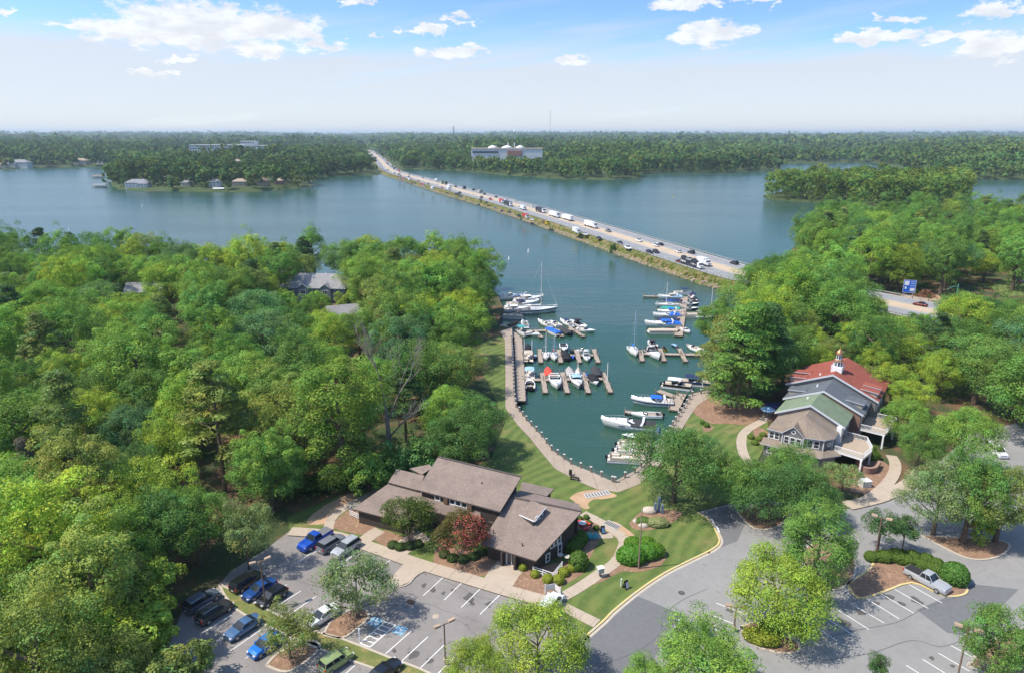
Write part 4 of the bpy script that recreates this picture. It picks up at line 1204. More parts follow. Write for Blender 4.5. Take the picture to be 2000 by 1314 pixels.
# the two crape myrtles in front of the office, one in flower
def crape(px, py, label, bloom, seed):
    x, y = at_crown(px, py, 4.1); rng = np.random.default_rng(seed)
    o = thing('crape_myrtle', label, 'tree', (x, y, .1))
    c, lr = crown_lobes(rng, 3.7, 2.5, 4.2, 80, .95, -.35, .15)
    V, Q, T = leaf_cloud(rng, c, lr, 115, .23)
    cr = link('crown', np_mesh('crown', V, Q, M_leaf, T), o); cr.color = (*((0.085, 0.125, 0.028) if not bloom else (0.115, 0.105, 0.032)), 1)
    mb = MB()
    for k in range(6):
        a = k * 1.05 + rng.uniform(-.2, .2); e = Vector((1.9 * math.cos(a), 1.9 * math.sin(a), 3.6))
        mb.path([Vector((.12 * math.cos(a), .12 * math.sin(a), -.2)), Vector((.5 * math.cos(a), .5 * math.sin(a), 1.6)), e], [.09, .07, .03], 5)
    mb.build('trunk', mat('myrtle_bark', (.36, .27, .2), .8, var=.2, scale=3), o)
    if bloom:
        w = np.array([.6, -.55, -.1]); k = (unit(c - np.array([0, 0, 4.2])) @ w) > .12
        V, Q, T = leaf_cloud(rng, c[k] + np.array([.05, -.1, .1]), lr[k] * 1.05, 52, .22, leaf_var=.3, shell=(.85, 1.12))
        b = link('blossom', np_mesh('blossom', V, Q, M_leaf, T), o); b.color = (0.60, 0.13, 0.13, 1)


crape(799, 1012, 'round green crape myrtle in front of the brown office', False, 3)
crape(898, 1043, 'crape myrtle with coral pink blossom in front of the brown office', True, 4)

# ------------------------------------------------------------------ clipped shrubs and hedges
def shrub_mesh(seed, n=1500, s=.17, base=.95):
    rng = np.random.default_rng(seed)
    V, Q, T = leaf_cloud(rng, np.array([[0, 0, .45]]), np.array([base]), n, s, flat=.86, up=.2, jit=.7, shell=(.86, 1.04), lobe_var=0, low=-.5)
    V2, Q2, T2 = leaf_cloud(rng, np.array([[0, 0, .42]]), np.array([base * .82]), 160, .55, flat=.86, shell=(.8, 1.0), lobe_var=0, low=-.5)
    return np_mesh('foliage', np.vstack([V, V2]), np.vstack([Q, Q2 + len(V)]), M_shrub, np.vstack([T, T2]))


SHR = [shrub_mesh(1), shrub_mesh(2), shrub_mesh(3, 2600, .16)]
M_stem = mat('shrub_stem', (.09, .065, .045), .95)
STEM = MB(); STEM.path([Vector((0, 0, -.3)), Vector((0, 0, .5))], [.07, .05], 5); STEM.path([Vector((.02, 0, 0)), Vector((.3, .1, .6))], [.04, .02], 4); STEM.path([Vector((0, .02, 0)), Vector((-.25, .2, .6))], [.04, .02], 4)
STEM = STEM.mesh('stem', M_stem)
SHN = 0


def shrub(px, py, r, label, col=(.075, .135, .02), zs=1.0, wide=(1, 1), rz=0, z=.15, name='clipped_shrub', group=None, off=0.0):
    """clipped bush; px, py is the middle of its foot"""
    global SHN
    p = P(px, py); o = thing(name, label, 'shrub', (p.x, p.y + off, z), rz, group)
    f = link('foliage', SHR[SHN % 2 if r < 1.6 else 2], o); SHN += 1
    f.color = (*col, 1); link('stem', STEM, o)
    o.scale = (r * wide[0], r * wide[1], r * zs)
    return o


YG = (0.255, 0.315, 0.037); DG = (0.093, 0.178, 0.031)
for px, py, r, lab, c in ((1021, 1112, .72, 'small round shrub nearest the porch of the brown office', YG), (1045, 1126, .72, 'small round shrub below the white ramp railing', YG), (1070, 1136, .85, 'round yellow-green shrub behind the white property sign, its left neighbour', YG),
                          (1091, 1138, .9, 'round yellow-green shrub just behind the white property sign', YG), (1101, 1123, .85, 'round shrub at the end of the white ramp railing', YG), (1117, 1114, .75, 'round shrub beside the big dark bush at the office', YG),
                          (1127, 1106, .6, 'smallest round shrub, half hidden against the big dark bush', YG)):
    shrub(px, py, r, lab, c, group='round shrubs beside the office ramp')
shrub(1130, 1108, 1.55, 'big dark rounded bush at the corner of the office hedge', DG, 1.25)
HA, HB = P(1117, 1080).to_2d(), P(1137, 1052).to_2d()
for k in range(3):
    q = HA.lerp(HB, (k + .3) / 3)
    o = shrub(1000, 1000, 1.25, ['clipped hedge along the office side wall, front piece', 'clipped hedge along the office side wall, middle piece', 'clipped hedge along the office side wall, back piece'][k], DG, 1.15, (1, 1.1), RAD(55), group='hedge along the office side wall')
    o.location = (q.x, q.y, .15)
for px, py, r, lab in ((1232, 1096, 2.0, 'largest of the clipped bushes around the tall lamp post, nearest the walk'), (1262, 1088, 1.7, 'clipped bush on the road side of the tall lamp post'), (1278, 1084, 1.5, 'outermost clipped bush on the road side of the lamp post bed'),
                       (1236, 1068, 1.3, 'clipped bush at the back of the lamp post bed, left one'), (1262, 1070, 1.4, 'clipped bush at the back of the lamp post bed, right one')):
    shrub(px, py, r, lab, (0.119, 0.255, 0.027), .95, (1.15, .9), group='clipped bushes around the lamp post')
shrub(1256, 1022, 1.0, 'dark half of the low shrub in the entrance bed', (0.128, 0.221, 0.051), .8, (1.3, 1), group='low shrubs in the entrance bed')
shrub(1284, 1026, 1.35, 'pale variegated low shrub in the entrance bed', (0.289, 0.340, 0.145), .7, (1.45, .9), group='low shrubs in the entrance bed')
# hedge of the road island
hl = [(1700, 1093), (1716, 1093), (1727, 1094), (1741, 1094), (1756, 1097), (1772, 1102), (1786, 1104), (1801, 1110), (1815, 1114), (1830, 1120), (1764, 1090), (1748, 1089), (1782, 1094), (1808, 1100), (1828, 1108)]
for i, (px, py) in enumerate(sorted(hl)):
    shrub(px, py, 1.02 + .18 * ((i * 7) % 3) / 2, 'clipped round shrub, %s from the lamp post in the road island hedge' % nth(i), (0.102, 0.178, 0.031), .95, group='hedge of the road island')
shrub(1862, 1135, 1.95, 'largest clipped ball shrub at the tip of the road island, beside the silver pickup', (0.102, 0.196, 0.031), 1.1)
shrub(1486, 1252, 1.5, 'clipped low hedge on the island below the broad yellow-green tree', YG, .75, (1.6, .9), RAD(-20))
shrub(1505, 1236, 1.45, 'dark bush beside the black hatchback', DG, 1.1)
shrub(1692, 882, 1.5, 'clipped oval shrub on the upper side of the brick terrace wall', (0.136, 0.238, 0.034), .8, (1.3, .9))
shrub(1702, 896, 1.4, 'clipped oval shrub on the curved brick terrace wall', (0.119, 0.212, 0.034), .9, (1.3, .9))
shrub(1380, 834, .7, 'small round shrub in the mulch ring on the east lawn', DG)
shrub(1372, 828, .6, 'smaller round shrub beside it in the mulch ring on the east lawn', DG)
for i, (px, py) in enumerate([(1466, 856), (1474, 868), (1482, 860), (1490, 852)]): shrub(px, py, .8, 'low shrub, %s from the lawn in the bed by the curved walk' % nth(i), (0.145, 0.221, 0.037), .8, group='low shrubs by the curved walk')
for i, (px, py) in enumerate([(768, 1068), (782, 1072), (800, 1070), (815, 1066)]): shrub(px, py, .95, 'dark low shrub, %s from the left under the green crape myrtle' % nth(i), (0.060, 0.105, 0.031), .7, group='dark shrubs under the green crape myrtle')
for i, (px, py) in enumerate([(868, 1086), (884, 1094), (905, 1096), (925, 1090), (940, 1082)]): shrub(px, py, .95, 'dark low shrub, %s from the left under the flowering crape myrtle' % nth(i), (0.060, 0.105, 0.031), .7, group='dark shrubs under the flowering crape myrtle')
for i, (px, py) in enumerate([(1132, 1016), (1150, 1024), (1164, 1034), (1145, 1013)]): shrub(px, py, .55, 'small dark shrub, %s from the office round the red picnic table' % nth(i), DG, .9, group='small shrubs round the picnic table')


# low growth under the trees, at the edges of the woods and on the causeway bank
def undergrowth():
    rng = np.random.default_rng(21); r = random.Random(21); cen, rad = [], []
    edge = [p.to_2d() for p in PL([(905, 912), (850, 925), (770, 935), (690, 955), (640, 972), (600, 985)])]
    for i in range(len(edge) - 1):
        for k in range(34):
            p = edge[i].lerp(edge[i + 1], r.random()); cen.append((p.x - r.uniform(-1, 7), p.y + r.uniform(0, 7), r.uniform(.2, 1.4))); rad.append(r.uniform(.6, 1.5))
    for x, y in poisson(left_poly, lambda x, y: 3.2, 31, tries=5200): cen.append((x, y, r.uniform(.2, 1.2))); rad.append(r.uniform(.7, 1.8))
    for x, y in poisson(right_poly, lambda x, y: 3.6, 32, ok=lambda x, y: seg_dist(HWYS, x, y) > 16, tries=4200): cen.append((x, y, r.uniform(.2, 1.2))); rad.append(r.uniform(.7, 1.8))
    V, Q, T = leaf_cloud(rng, np.array(cen), np.array(rad), 36, .55)
    o = link('undergrowth', np_mesh('undergrowth', V, Q, M_leaf, T)); stuff(o); o.color = (.095, .155, .03, 1); tag(o, 'low green undergrowth beneath the trees of the woods', 'undergrowth')
    cen, rad = [], []
    near = [p for p in HW_SEQ if 245 < p.y < 1080]
    for i in range(len(near) - 1):
        t = (near[i + 1] - near[i]).normalized(); nr = Vector((-t.y, t.x))
        for k in range(9 if near[i].y < 420 else 5):
            d = r.uniform(15.1, 17.9) if r.random() < .85 else -r.uniform(15.2, 17.5)
            p = near[i].lerp(near[i + 1], r.random()) + nr * d
            dense = 1.0 if near[i].y < 340 else .6
            if r.random() < dense: cen.append((p.x, p.y, 1.75 - (abs(d) - 15) * .8)); rad.append(r.uniform(.4, 1.0) * (1.25 if near[i].y < 300 else .8))
    V, Q, T = leaf_cloud(rng, np.array(cen), np.array(rad), 24, .6, flat=.7, lobe_var=.22)
    o = link('bank_growth', np_mesh('bank_growth', V, Q, M_leaf, T)); stuff(o); o.color = (.24, .25, .045, 1); tag(o, 'yellow-green weeds and brush on the causeway bank', 'brush')


undergrowth()
for px, py, h, lab in ((1197, 497, 5.5, 'lone dark bush on the causeway bank above the marina'), (1018, 432, 3.0, 'low bush farther along the causeway bank'), (862, 366, 6, 'lone small tree on the far side of the causeway')):
    p = P(px, py, -.5); put_tree('understorey', p.x, p.y + (0 if px != 862 else 20), lab, 'deep green', h, .62, var=0, z=-.3, cat='bush', name='bank_bush')


# ------------------------------------------------------------------ the woods across the water: they read as one mass
CLEAR = []        # (x, y, radius) kept free for houses; filled before the woods are grown


def far_wood(name, label, zones, ok, seed, color):
    rng = np.random.default_rng(seed); Vs, Qs, Ts = [], [], []; n0 = 0
    for (r0, r1, spacing, R, h, lobes, per, size, a0, a1) in zones:
        area = (RAD(a1) - RAD(a0)) * (r1 ** 2 - r0 ** 2) / 2; n = int(area / spacing ** 2)
        rr = np.sqrt(rng.uniform(r0 ** 2, r1 ** 2, n)); aa = rng.uniform(RAD(a0), RAD(a1), n)
        x, y = rr * np.sin(aa), rr * np.cos(aa)
        k = ok(x, y); x, y = x[k], y[k]
        if len(x) == 0: continue
        z, _ = far_height(x, y); n = len(x)
        sc = rng.uniform(.62, 1.35, n) * (1 + .18 * np.sin(x * .013 + y * .009) * np.cos(y * .011 - x * .005))
        # lobes spread over a dome
        d = unit(rng.normal(size=(n * lobes, 3))); d[:, 2] = np.abs(d[:, 2]) * .9 - .12
        ti = np.repeat(np.arange(n), lobes)
        c = np.stack([x[ti] + d[:, 0] * R * sc[ti] * .72, y[ti] + d[:, 1] * R * sc[ti] * .72, z[ti] + (h - R * .75) * sc[ti] + d[:, 2] * R * .75 * sc[ti]], 1)
        # skirts down to the ground so that trunks do not show as gaps
        lowk = rng.random(len(c)) < .3; c[lowk, 2] = z[ti][lowk] + rng.uniform(.12, .5, lowk.sum()) * h
        V, Q, T = leaf_cloud(rng, c, np.full(len(c), R * .46) * sc[ti] * rng.uniform(.75, 1.3, len(c)), per, size, aspect=.95, shell=(.8, 1.0), lobe_var=.1, leaf_var=.08, low=-.3, jit=.22, up=.08)
        patch = (np.sin(x * .0087 + 1.1) * np.cos(y * .0052 + .4) + np.sin(x * .021 - y * .013))[:, None] * .14
        tone = 1 + patch + rng.normal(0, .22, (n, 1)).clip(-.4, .5); hue = rng.normal(0, .12, (n, 1))
        tt = np.repeat(np.concatenate([tone * (1 + hue), tone, tone * (1 - .5 * hue), np.ones((n, 1))], 1), lobes, 0)
        T = T * np.repeat(tt, per * 4, 0)
        Vs.append(V); Qs.append(Q + n0); Ts.append(T); n0 += len(V)
    o = link(name, np_mesh(name, np.vstack(Vs), np.vstack(Qs), M_farleaf, np.vstack(Ts))); o.color = (*color, 1)
    stuff(o); tag(o, label, 'wood')
    return o


def grow_far_woods():
    hw = [tuple(p) for p in _hw]
    def clear(x, y):
        k = np.ones(x.shape, bool)
        for cx, cy, cr in CLEAR: k &= np.hypot(x - cx, y - cy) > cr
        return k
    def in_(poly, inset):
        return lambda x, y: np_inside(poly, x, y) & (np_edge(poly, x, y) > inset) & (np_line(hw, x, y) > 30) & clear(x, y)
    far_wood('island_wood', 'dense green trees covering the near round island right of the highway', [(560, 900, 8.2, 5.6, 20, 12, 18, 1.35, 15, 38)], in_(ISLE, 1.0), 41, (.130, .200, .040))
    zl = [(760, 1350, 12.5, 7.6, 18, 7, 9, 3.3, -40, 5), (1350, 2600, 21, 12.5, 20, 5, 7, 6.0, -40, 5), (2600, 6500, 50, 30, 24, 4, 6, 13, -40, 5), (6500, 13000, 110, 75, 20, 3, 5, 28, -45, 5)]
    zr = [(900, 1350, 12.5, 7.6, 18, 7, 9, 3.3, -15, 40), (1350, 2600, 21, 12.5, 20, 5, 7, 6.0, -15, 40), (2600, 6500, 50, 30, 24, 4, 6, 13, -15, 40), (6500, 13000, 110, 75, 20, 3, 5, 28, -15, 45)]
    def left_ok(x, y):
        shore_lawn = (y < 880) & (x > -430) & (x < -258) & (np_edge(FAR_L, x, y) < 17) & (np.sin(x * .19) < .72)
        return in_(FAR_L, 1.5)(x, y) & ~shore_lawn
    far_wood('far_shore_wood', 'hazy dark green woods on the far shore left of the highway', zl, left_ok, 42, (.078, .130, .036))
    far_wood('far_shore_wood', 'green woods on the far shore right of the highway', zr, in_(FAR_R, 1.0), 43, (.086, .142, .036))

# ------------------------------------------------------------------ building materials
def shingle_mat(name, col, col2, band=0.14, zdir=True):
    """asphalt shingles: courses shown by fine relief, granules by noise"""
    m = bpy.data.materials.new(name); m.use_nodes = True
    g = NT(m.node_tree); b = m.node_tree.nodes['Principled BSDF']
    tc = g.n('ShaderNodeTexCoord')
    sp = g.n('ShaderNodeSeparateXYZ'); g.l(tc.outputs['Object'], sp.inputs[0])
    n1 = g.n('ShaderNodeTexNoise', i_Scale=3.2, i_Detail=8.0, i_Roughness=0.75); g.l(tc.outputs['Object'], n1.inputs['Vector'])
    n2 = g.n('ShaderNodeTexNoise', i_Scale=0.45, i_Detail=7.0, i_Roughness=.65); g.l(tc.outputs['Object'], n2.inputs['Vector'])
    col_ = g.mix(g.ss(n1.outputs[0], .35, .65), (*col, 1), (*col2, 1))
    col_ = g.mix(g.math('MULTIPLY', g.ss(n2.outputs[0], .38, .68), .5), col_, tuple(c * .66 + .012 for c in col))
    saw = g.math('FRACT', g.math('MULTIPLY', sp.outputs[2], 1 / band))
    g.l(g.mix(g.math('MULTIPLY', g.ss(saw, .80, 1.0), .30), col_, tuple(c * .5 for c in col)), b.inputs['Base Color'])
    b.inputs['Roughness'].default_value = .95
    bp = g.n('ShaderNodeBump', i_Strength=.7, i_Distance=.03); g.l(g.math('ADD', saw, g.math('MULTIPLY', n1.outputs[0], 1.2)), bp.inputs['Height']); g.l(bp.outputs[0], b.inputs['Normal'])
    MATS[name] = m
    return m


def siding_mat(name, col, pitch=.2, vertical=False):
    m = bpy.data.materials.new(name); m.use_nodes = True
    g = NT(m.node_tree); b = m.node_tree.nodes['Principled BSDF']
    tc = g.n('ShaderNodeTexCoord'); sp = g.n('ShaderNodeSeparateXYZ'); g.l(tc.outputs['Object'], sp.inputs[0])
    src = g.math('ADD', sp.outputs[0], sp.outputs[1]) if vertical else sp.outputs[2]
    saw = g.math('FRACT', g.math('MULTIPLY', src, 1 / pitch))
    n1 = g.n('ShaderNodeTexNoise', i_Scale=1.5, i_Detail=5.0); g.l(tc.outputs['Object'], n1.inputs['Vector'])
    f = g.math('ADD', .82, g.math('MULTIPLY', n1.outputs[0], .36)); cc = g.n('ShaderNodeCombineXYZ')
    for i in range(3): g.l(f, cc.inputs[i])
    g.l(g.mix(1.0, (*col, 1), cc.outputs[0], 'MULTIPLY'), b.inputs['Base Color']); b.inputs['Roughness'].default_value = .8
    bp = g.n('ShaderNodeBump', i_Strength=.8, i_Distance=.025); g.l(saw, bp.inputs['Height']); g.l(bp.outputs[0], b.inputs['Normal'])
    MATS[name] = m
    return m


M_roof = shingle_mat('brown_shingle', (0.205, 0.155, 0.127), (0.28, 0.218, 0.18))
M_tan = shingle_mat('tan_shingle', (0.215, 0.165, 0.125), (0.29, 0.235, 0.18))
M_green = shingle_mat('green_shingle', (0.15, 0.20, 0.125), (0.22, 0.275, 0.175))
M_slate = shingle_mat('slate_shingle', (0.085, 0.098, 0.112), (0.14, 0.155, 0.17))
M_red = shingle_mat('red_shingle', (0.26, 0.062, 0.038), (0.34, 0.092, 0.058))
M_grey = shingle_mat('grey_shingle', (0.24, 0.235, 0.235), (0.32, 0.315, 0.315))
M_bwall = siding_mat('dark_brown_siding', (0.052, 0.040, 0.034), .25, True)
M_gwall = siding_mat('grey_siding', (0.20, 0.19, 0.185), .18)
M_lwall = siding_mat('blue_grey_siding', (0.22, 0.25, 0.29), .2)
M_twall = siding_mat('tan_siding', (0.40, 0.35, 0.28), .2)
M_trim_w = mat('pale_fascia', (.5, .5, .5), .7)
M_fascia = mat('brown_fascia', (0.10, 0.082, 0.075), .7)
M_glass = mat('window_glass', (0.035, 0.045, 0.055), .08, spec=.6, var=.3, scale=.4)


def brick_mat():
    m = bpy.data.materials.new('red_brick'); m.use_nodes = True
    g = NT(m.node_tree); b = m.node_tree.nodes['Principled BSDF']
    tc = g.n('ShaderNodeTexCoord'); sp = g.n('ShaderNodeSeparateXYZ'); g.l(tc.outputs['Object'], sp.inputs[0])
    cb = g.n('ShaderNodeCombineXYZ'); g.l(g.math('ADD', sp.outputs[0], sp.outputs[1]), cb.inputs[0]); g.l(sp.outputs[2], cb.inputs[1])
    br = g.n('ShaderNodeTexBrick', i_Scale=4.0); g.l(cb.outputs[0], br.inputs['Vector'])
    br.inputs['Color1'].default_value = (.24, .115, .075, 1); br.inputs['Color2'].default_value = (.17, .085, .06, 1); br.inputs['Mortar'].default_value = (.34, .29, .25, 1)
    g.l(br.outputs[0], b.inputs['Base Color']); b.inputs['Roughness'].default_value = .9
    MATS['red_brick'] = m
    return m


M_brick = brick_mat()


def on_plane(px, py, a, b, c):
    """where the line of sight through a pixel meets the plane of three points"""
    n = (b - a).cross(c - a); q = P(px, py, 0.0); o = Vector((0, 0, CAMZ)); d = q - o
    return o + d * ((a - o).dot(n) / d.dot(n))


def plane_z(x, y, a, b, c):
    n = (b - a).cross(c - a); return a.z - (n.x * (x - a.x) + n.y * (y - a.y)) / n.z


def window(parent, c, along, w, h, fr=None, panes=(1, 1), out=None, d=.05, name='window', round_=False):
    """framed window on a wall; c centre, along = horizontal direction of the wall, seen from its right-hand side"""
    a = Vector((along[0], along[1], 0)).normalized(); o = Vector((a.y, -a.x, 0)) if out is None else out
    rz = math.atan2(a.y, a.x); c = Vector(c); fw = .12
    f = MB()
    if round_:
        n = 14
        for r0, r1, mi in ((w / 2, w / 2 - .16, 0),):
            for k in range(n):
                a0, a1 = 2 * math.pi * k / n, 2 * math.pi * (k + 1) / n
                q = [c + a * r * math.cos(t) + Vector((0, 0, r * math.sin(t))) + o * d for r, t in ((r0, a0), (r0, a1), (r1, a1), (r1, a0))]
                f.poly(q)
        fo = f.build(name, fr or M_white, parent)
        MB().poly([c + a * (w / 2 - .14) * math.cos(2 * math.pi * k / n) + Vector((0, 0, (w / 2 - .14) * math.sin(2 * math.pi * k / n))) + o * (d * .6) for k in range(n)]).build('pane', M_glass, fo)
        return fo
    cc = c + o * d
    for sx in (-1, 1): f.box(cc + a * sx * (w / 2 - fw / 2), (fw, .1, h), rz)
    for sz in (-1, 1): f.box(cc + Vector((0, 0, sz * (h / 2 - fw / 2))), (w - 2 * fw, .1, fw), rz)
    fo = f.build(name, fr or M_white, parent)
    nx, nz = panes; iw, ih = w - 2 * fw, h - 2 * fw; bw = .05
    bars = MB()
    for i in range(1, nx): bars.box(cc + a * (-iw / 2 + iw * i / nx) - o * .01, (bw, .06, ih), rz)
    for j in range(1, nz): bars.box(cc + Vector((0, 0, -ih / 2 + ih * j / nz)) - o * .015, (iw, .05, bw), rz)
    if bars.v: bars.build('muntin', fr or M_white, fo)
    for i in range(nx):
        for j in range(nz):
            pc = cc + a * (-iw / 2 + iw * (i + .5) / nx) + Vector((0, 0, -ih / 2 + ih * (j + .5) / nz)) - o * .03
            MB().box(pc, (iw / nx - .01, .03, ih / nz - .01), rz).build('pane', M_glass, fo)
    return fo


def walls_under(quad, inset, drop, z0=-.1):
    """walls standing under a roof sheet: the sheet's outline drawn in, tops just below it"""
    c = sum((Vector(p) for p in quad), Vector()) / len(quad); q2 = []
    for p in quad:
        v = Vector(p) - c; L = math.hypot(v.x, v.y); k = (L - inset * 1.35) / L
        q2.append(c + v * k - Vector((0, 0, drop)))
    return q2


def block(mb, q2, z0=-.1):
    n = len(q2); vs = [Vector((p.x, p.y, z0)) for p in q2] + list(q2)
    mb.add(vs, [(i, (i + 1) % n, n + (i + 1) % n, n + i) for i in range(n)]); mb.add(vs, [list(range(n, 2 * n))])


def railing(name, label, pts, z, h=1.0, m=None, step=1.6, rails=3, parent=None):
    o = thing(name, label, 'railing', (pts[0][0], pts[0][1], z)) if parent is None else None
    b = Vector((pts[0][0], pts[0][1])); m = m or M_white
    for i in range(len(pts) - 1):
        p, q = Vector(pts[i][:2]) - b, Vector(pts[i + 1][:2]) - b; L = (q - p).length; n = max(1, round(L / step))
        z_ = 0 if parent is None else z; off = Vector((0, 0)) if parent is None else b
        for k in range(n + (1 if i == len(pts) - 2 else 0)):
            c = p.lerp(q, k / n) + off; MB().box((c.x, c.y, z_ + h / 2), (.11, .11, h), math.atan2(q.y - p.y, q.x - p.x)).build('post', m, o or parent)
        for j in range(rails):
            zz = z_ + h * (j + .9) / rails - .05; c = (p + q) / 2 + off
            MB().box((c.x, c.y, zz), (L, .06, .1), math.atan2(q.y - p.y, q.x - p.x)).build('rail', m, o or parent)
    return o


# ------------------------------------------------------------------ the brown office
def office():
    base = P(930, 1060)
    o = thing('office_building', 'dark brown single-storey office with stepped brown shingle roofs beside the parking lot', 'building', (base.x, base.y, .0))
    inv = Vector((base.x, base.y, 0))
    R = lambda px, py, z: P(px, py, z) - inv
    A, B, C, D = R(855.8, 891.7, 8), R(1018.3, 930.7, 8), R(976.7, 998.3, 5.7), R(814.2, 955.4, 5.7)
    E_, F_, G, H_ = R(996.2, 969.7, 6.0), R(1136.6, 998.3, 6.0), R(1047, 1094.5, 2.7), R(939, 1060.7, 2.7)
    Eb, Fb = R(1013, 957, 4.8), R(1131, 983, 4.8)
    def roof(quad, nm='roof', th=.22, drop=.23, inset=.55, wall=True, par=None):
        n = (quad[1] - quad[0]).cross(quad[2] - quad[0])
        q = quad if n.z > 0 else quad[::-1]
        r = MB().slab(q, th, 0, 1).build(nm, [M_roof, M_fascia], par or o)
        if wall:
            mb = MB(); block(mb, walls_under(q, inset, drop)); mb.build('wall', M_bwall, o)
        return r
    main = roof([A, B, C, D])
    wing = roof([E_, F_, G, H_], inset=.8)
    roof([Eb, Fb, F_ - Vector((0, 0, .03)), E_ - Vector((0, 0, .03))], 'roof', wall=True, inset=.5)
    roof([R(1019, 940, 3.8), R(1082, 954, 3.8), R(1068, 968, 4.6), R(1016, 957, 4.6)], 'roof', inset=.4)
    # left wing, its raised loft and the low roof in front of the high windows
    L1, L1b, L2, L2b = R(688, 993, 2.7), R(790, 1019, 2.7), R(758, 944, 4.7), R(846, 967, 4.7)
    roof([L2, L2b, L1b, L1], 'roof', inset=.7)
    roof([R(775, 915, 6.2), R(829, 928, 6.2), R(818, 957, 5.1), R(758, 941, 5.1)], 'roof', inset=.4)
    roof([R(800, 914, 6.0), R(838, 906, 6.9), R(845, 912, 6.9), R(824, 926, 6.1)], 'roof', inset=.3, wall=False)
    roof([R(812, 966, 4.55), R(938, 998, 4.55), R(940, 1022, 3.1), R(790, 985, 3.1)], 'roof', inset=.3)
    roof([R(950, 993, 4.5), R(980, 1000, 4.5), R(963, 1020, 3.3), R(942, 1013, 3.3)], 'roof', inset=.2)
    # ridge trim of the high roof
    for p, q in ((A, B), (E_, F_)):
        m = (p + q) / 2; d = q - p
        MB().box((m.x, m.y, m.z + .05), (d.to_2d().length, .35, .12), math.atan2(d.y, d.x)).build('ridge_cap', M_fascia, main if p is A else wing)
    # high windows under the main eave
    dw = walls_under([A, B, C, D], .55, .23); wd, wc = dw[3], dw[2]; al = (wc - wd).to_2d()
    for t in (.22, .42, .50, .58):
        c = wd.lerp(wc, t); window(o, (c.x, c.y, 5.0), al, 1.05, 1.0)
    for t in (.34, .66):
        c = wd.lerp(wc, t); n = Vector((al.y, -al.x)).normalized()
        MB().box((c.x + n.x * .15, c.y + n.y * .15, 5.0), (.7, .35, 1.0), math.atan2(al.y, al.x)).build('duct_box', mat('rust_brown', (.16, .095, .06), .8), o)
    # dormer on the front slope: side window under a small shed roof
    pa, pb, pc = E_ + inv, F_ + inv, G + inv
    def SR(px, py, dz): return on_plane(px, py, pa, pb, pc) - inv + Vector((0, 0, 0)) if dz == 0 else None
    foot_l, foot_r = SR(1014.4, 1004.8, 0), SR(1047, 1024, 0)
    apex_f = SR(1067, 1000, 0)
    u = (F_ - E_).normalized(); up = Vector((0, 0, 1.25))
    tip = R(1067, 988, 6.6); ev = R(1044, 1017, 5.35); back = R(1000, 973, 6.3); low = foot_l + Vector((0, 0, .06))
    back = tip + (low - ev) * 1.0; dth = Vector((0, 0, .16))
    dr = MB(); c8 = [low, ev, tip, back]; c8 = [p - dth for p in c8] + c8
    dr.add(c8, [(3, 2, 1, 0), (4, 5, 6, 7), (0, 1, 5, 4), (1, 2, 6, 5), (2, 3, 7, 6), (3, 0, 4, 7)])
    dro = dr.build('dormer_roof', M_roof, wing)
    for e0, e1 in ((low, ev), (ev, tip)):
        MB().tube(e0 - dth * .5 + Vector((0, 0, -.02)), e1 - dth * .5 + Vector((0, 0, -.02)), .12, n=4).build('dormer_fascia', M_trim_w, dro)
    tri = [ev - Vector((0, 0, .16)) - u * .25, tip - Vector((0, 0, .16)) - u * .25]
    f0 = Vector((tri[0].x, tri[0].y, plane_z(tri[0].x, tri[0].y, E_, F_, G) - .05)); f1 = Vector((tri[1].x, tri[1].y, plane_z(tri[1].x, tri[1].y, E_, F_, G) - .05))
    mb = MB(); mb.poly([f0, f1, tri[1], tri[0]]); lo2 = Vector((low.x, low.y, plane_z(low.x, low.y, E_, F_, G) - .05)); mb.poly([lo2, f0, tri[0], low - Vector((0, 0, .1))]); mb.build('dormer_wall', M_bwall, wing)
    dd = (tri[1] - tri[0]); mid = (tri[0] + tri[1] + f0 + f1) / 4
    window(wing, mid + u * .03, (dd.x, dd.y), dd.to_2d().length * .62, .75, panes=(2, 1), out=u)
    for px, py in ((941, 944), (964, 1038), (1020, 1064)):
        pl = (A + inv, B + inv, C + inv) if py < 1000 else (pa, pb, pc)
        q = on_plane(px, py, *pl) - inv; MB().tube(q - Vector((0, 0, .05)), q + Vector((0, 0, .35)), .09, n=8).build('vent_pipe', M_fascia, main if py < 1000 else wing)
    # side wall of the front wing: windows up and down
    ww = walls_under([E_, F_, G, H_], .8, .23); sg, sf = ww[2], ww[1]; al = (sf - sg).to_2d()
    for t, z, w, h in ((.42, 2.9, .8, 1.2), (.51, 2.95, .8, 1.2), (.60, 3.0, .8, 1.2), (.32, 1.15, .9, 1.4), (.62, 1.3, .9, 1.9)):
        c = sg.lerp(sf, t); window(o, (c.x, c.y, z), al, w, h, panes=(1, 2))
    # porch opening in the front wall: a flat panel painted as its shade
    sh = ww[3]; al = (sg - sh).to_2d(); n = Vector((al.y, -al.x)).normalized(); c = sh.lerp(sg, .50)
    MB().box((c.x + n.x * .02, c.y + n.y * .02, 1.15), (al.length * .26, .1, 2.3), math.atan2(al.y, al.x)).build('porch_shade_panel', mat('porch_shade', (.20, .20, .205), .9), o)
    for t in (.36, .64):
        c2 = sh.lerp(sg, t); MB().box((c2.x + n.x * .5, c2.y + n.y * .5, 1.1), (.3, .9, 2.5), math.atan2(al.y, al.x)).build('porch_pier', M_bwall, o)
    c3 = sh.lerp(sg, .52); window(o, (c3.x + n.x * .06, c3.y + n.y * .06, 1.2), al, 1.6, 2.2, panes=(2, 1), name='door')
    return o, ww


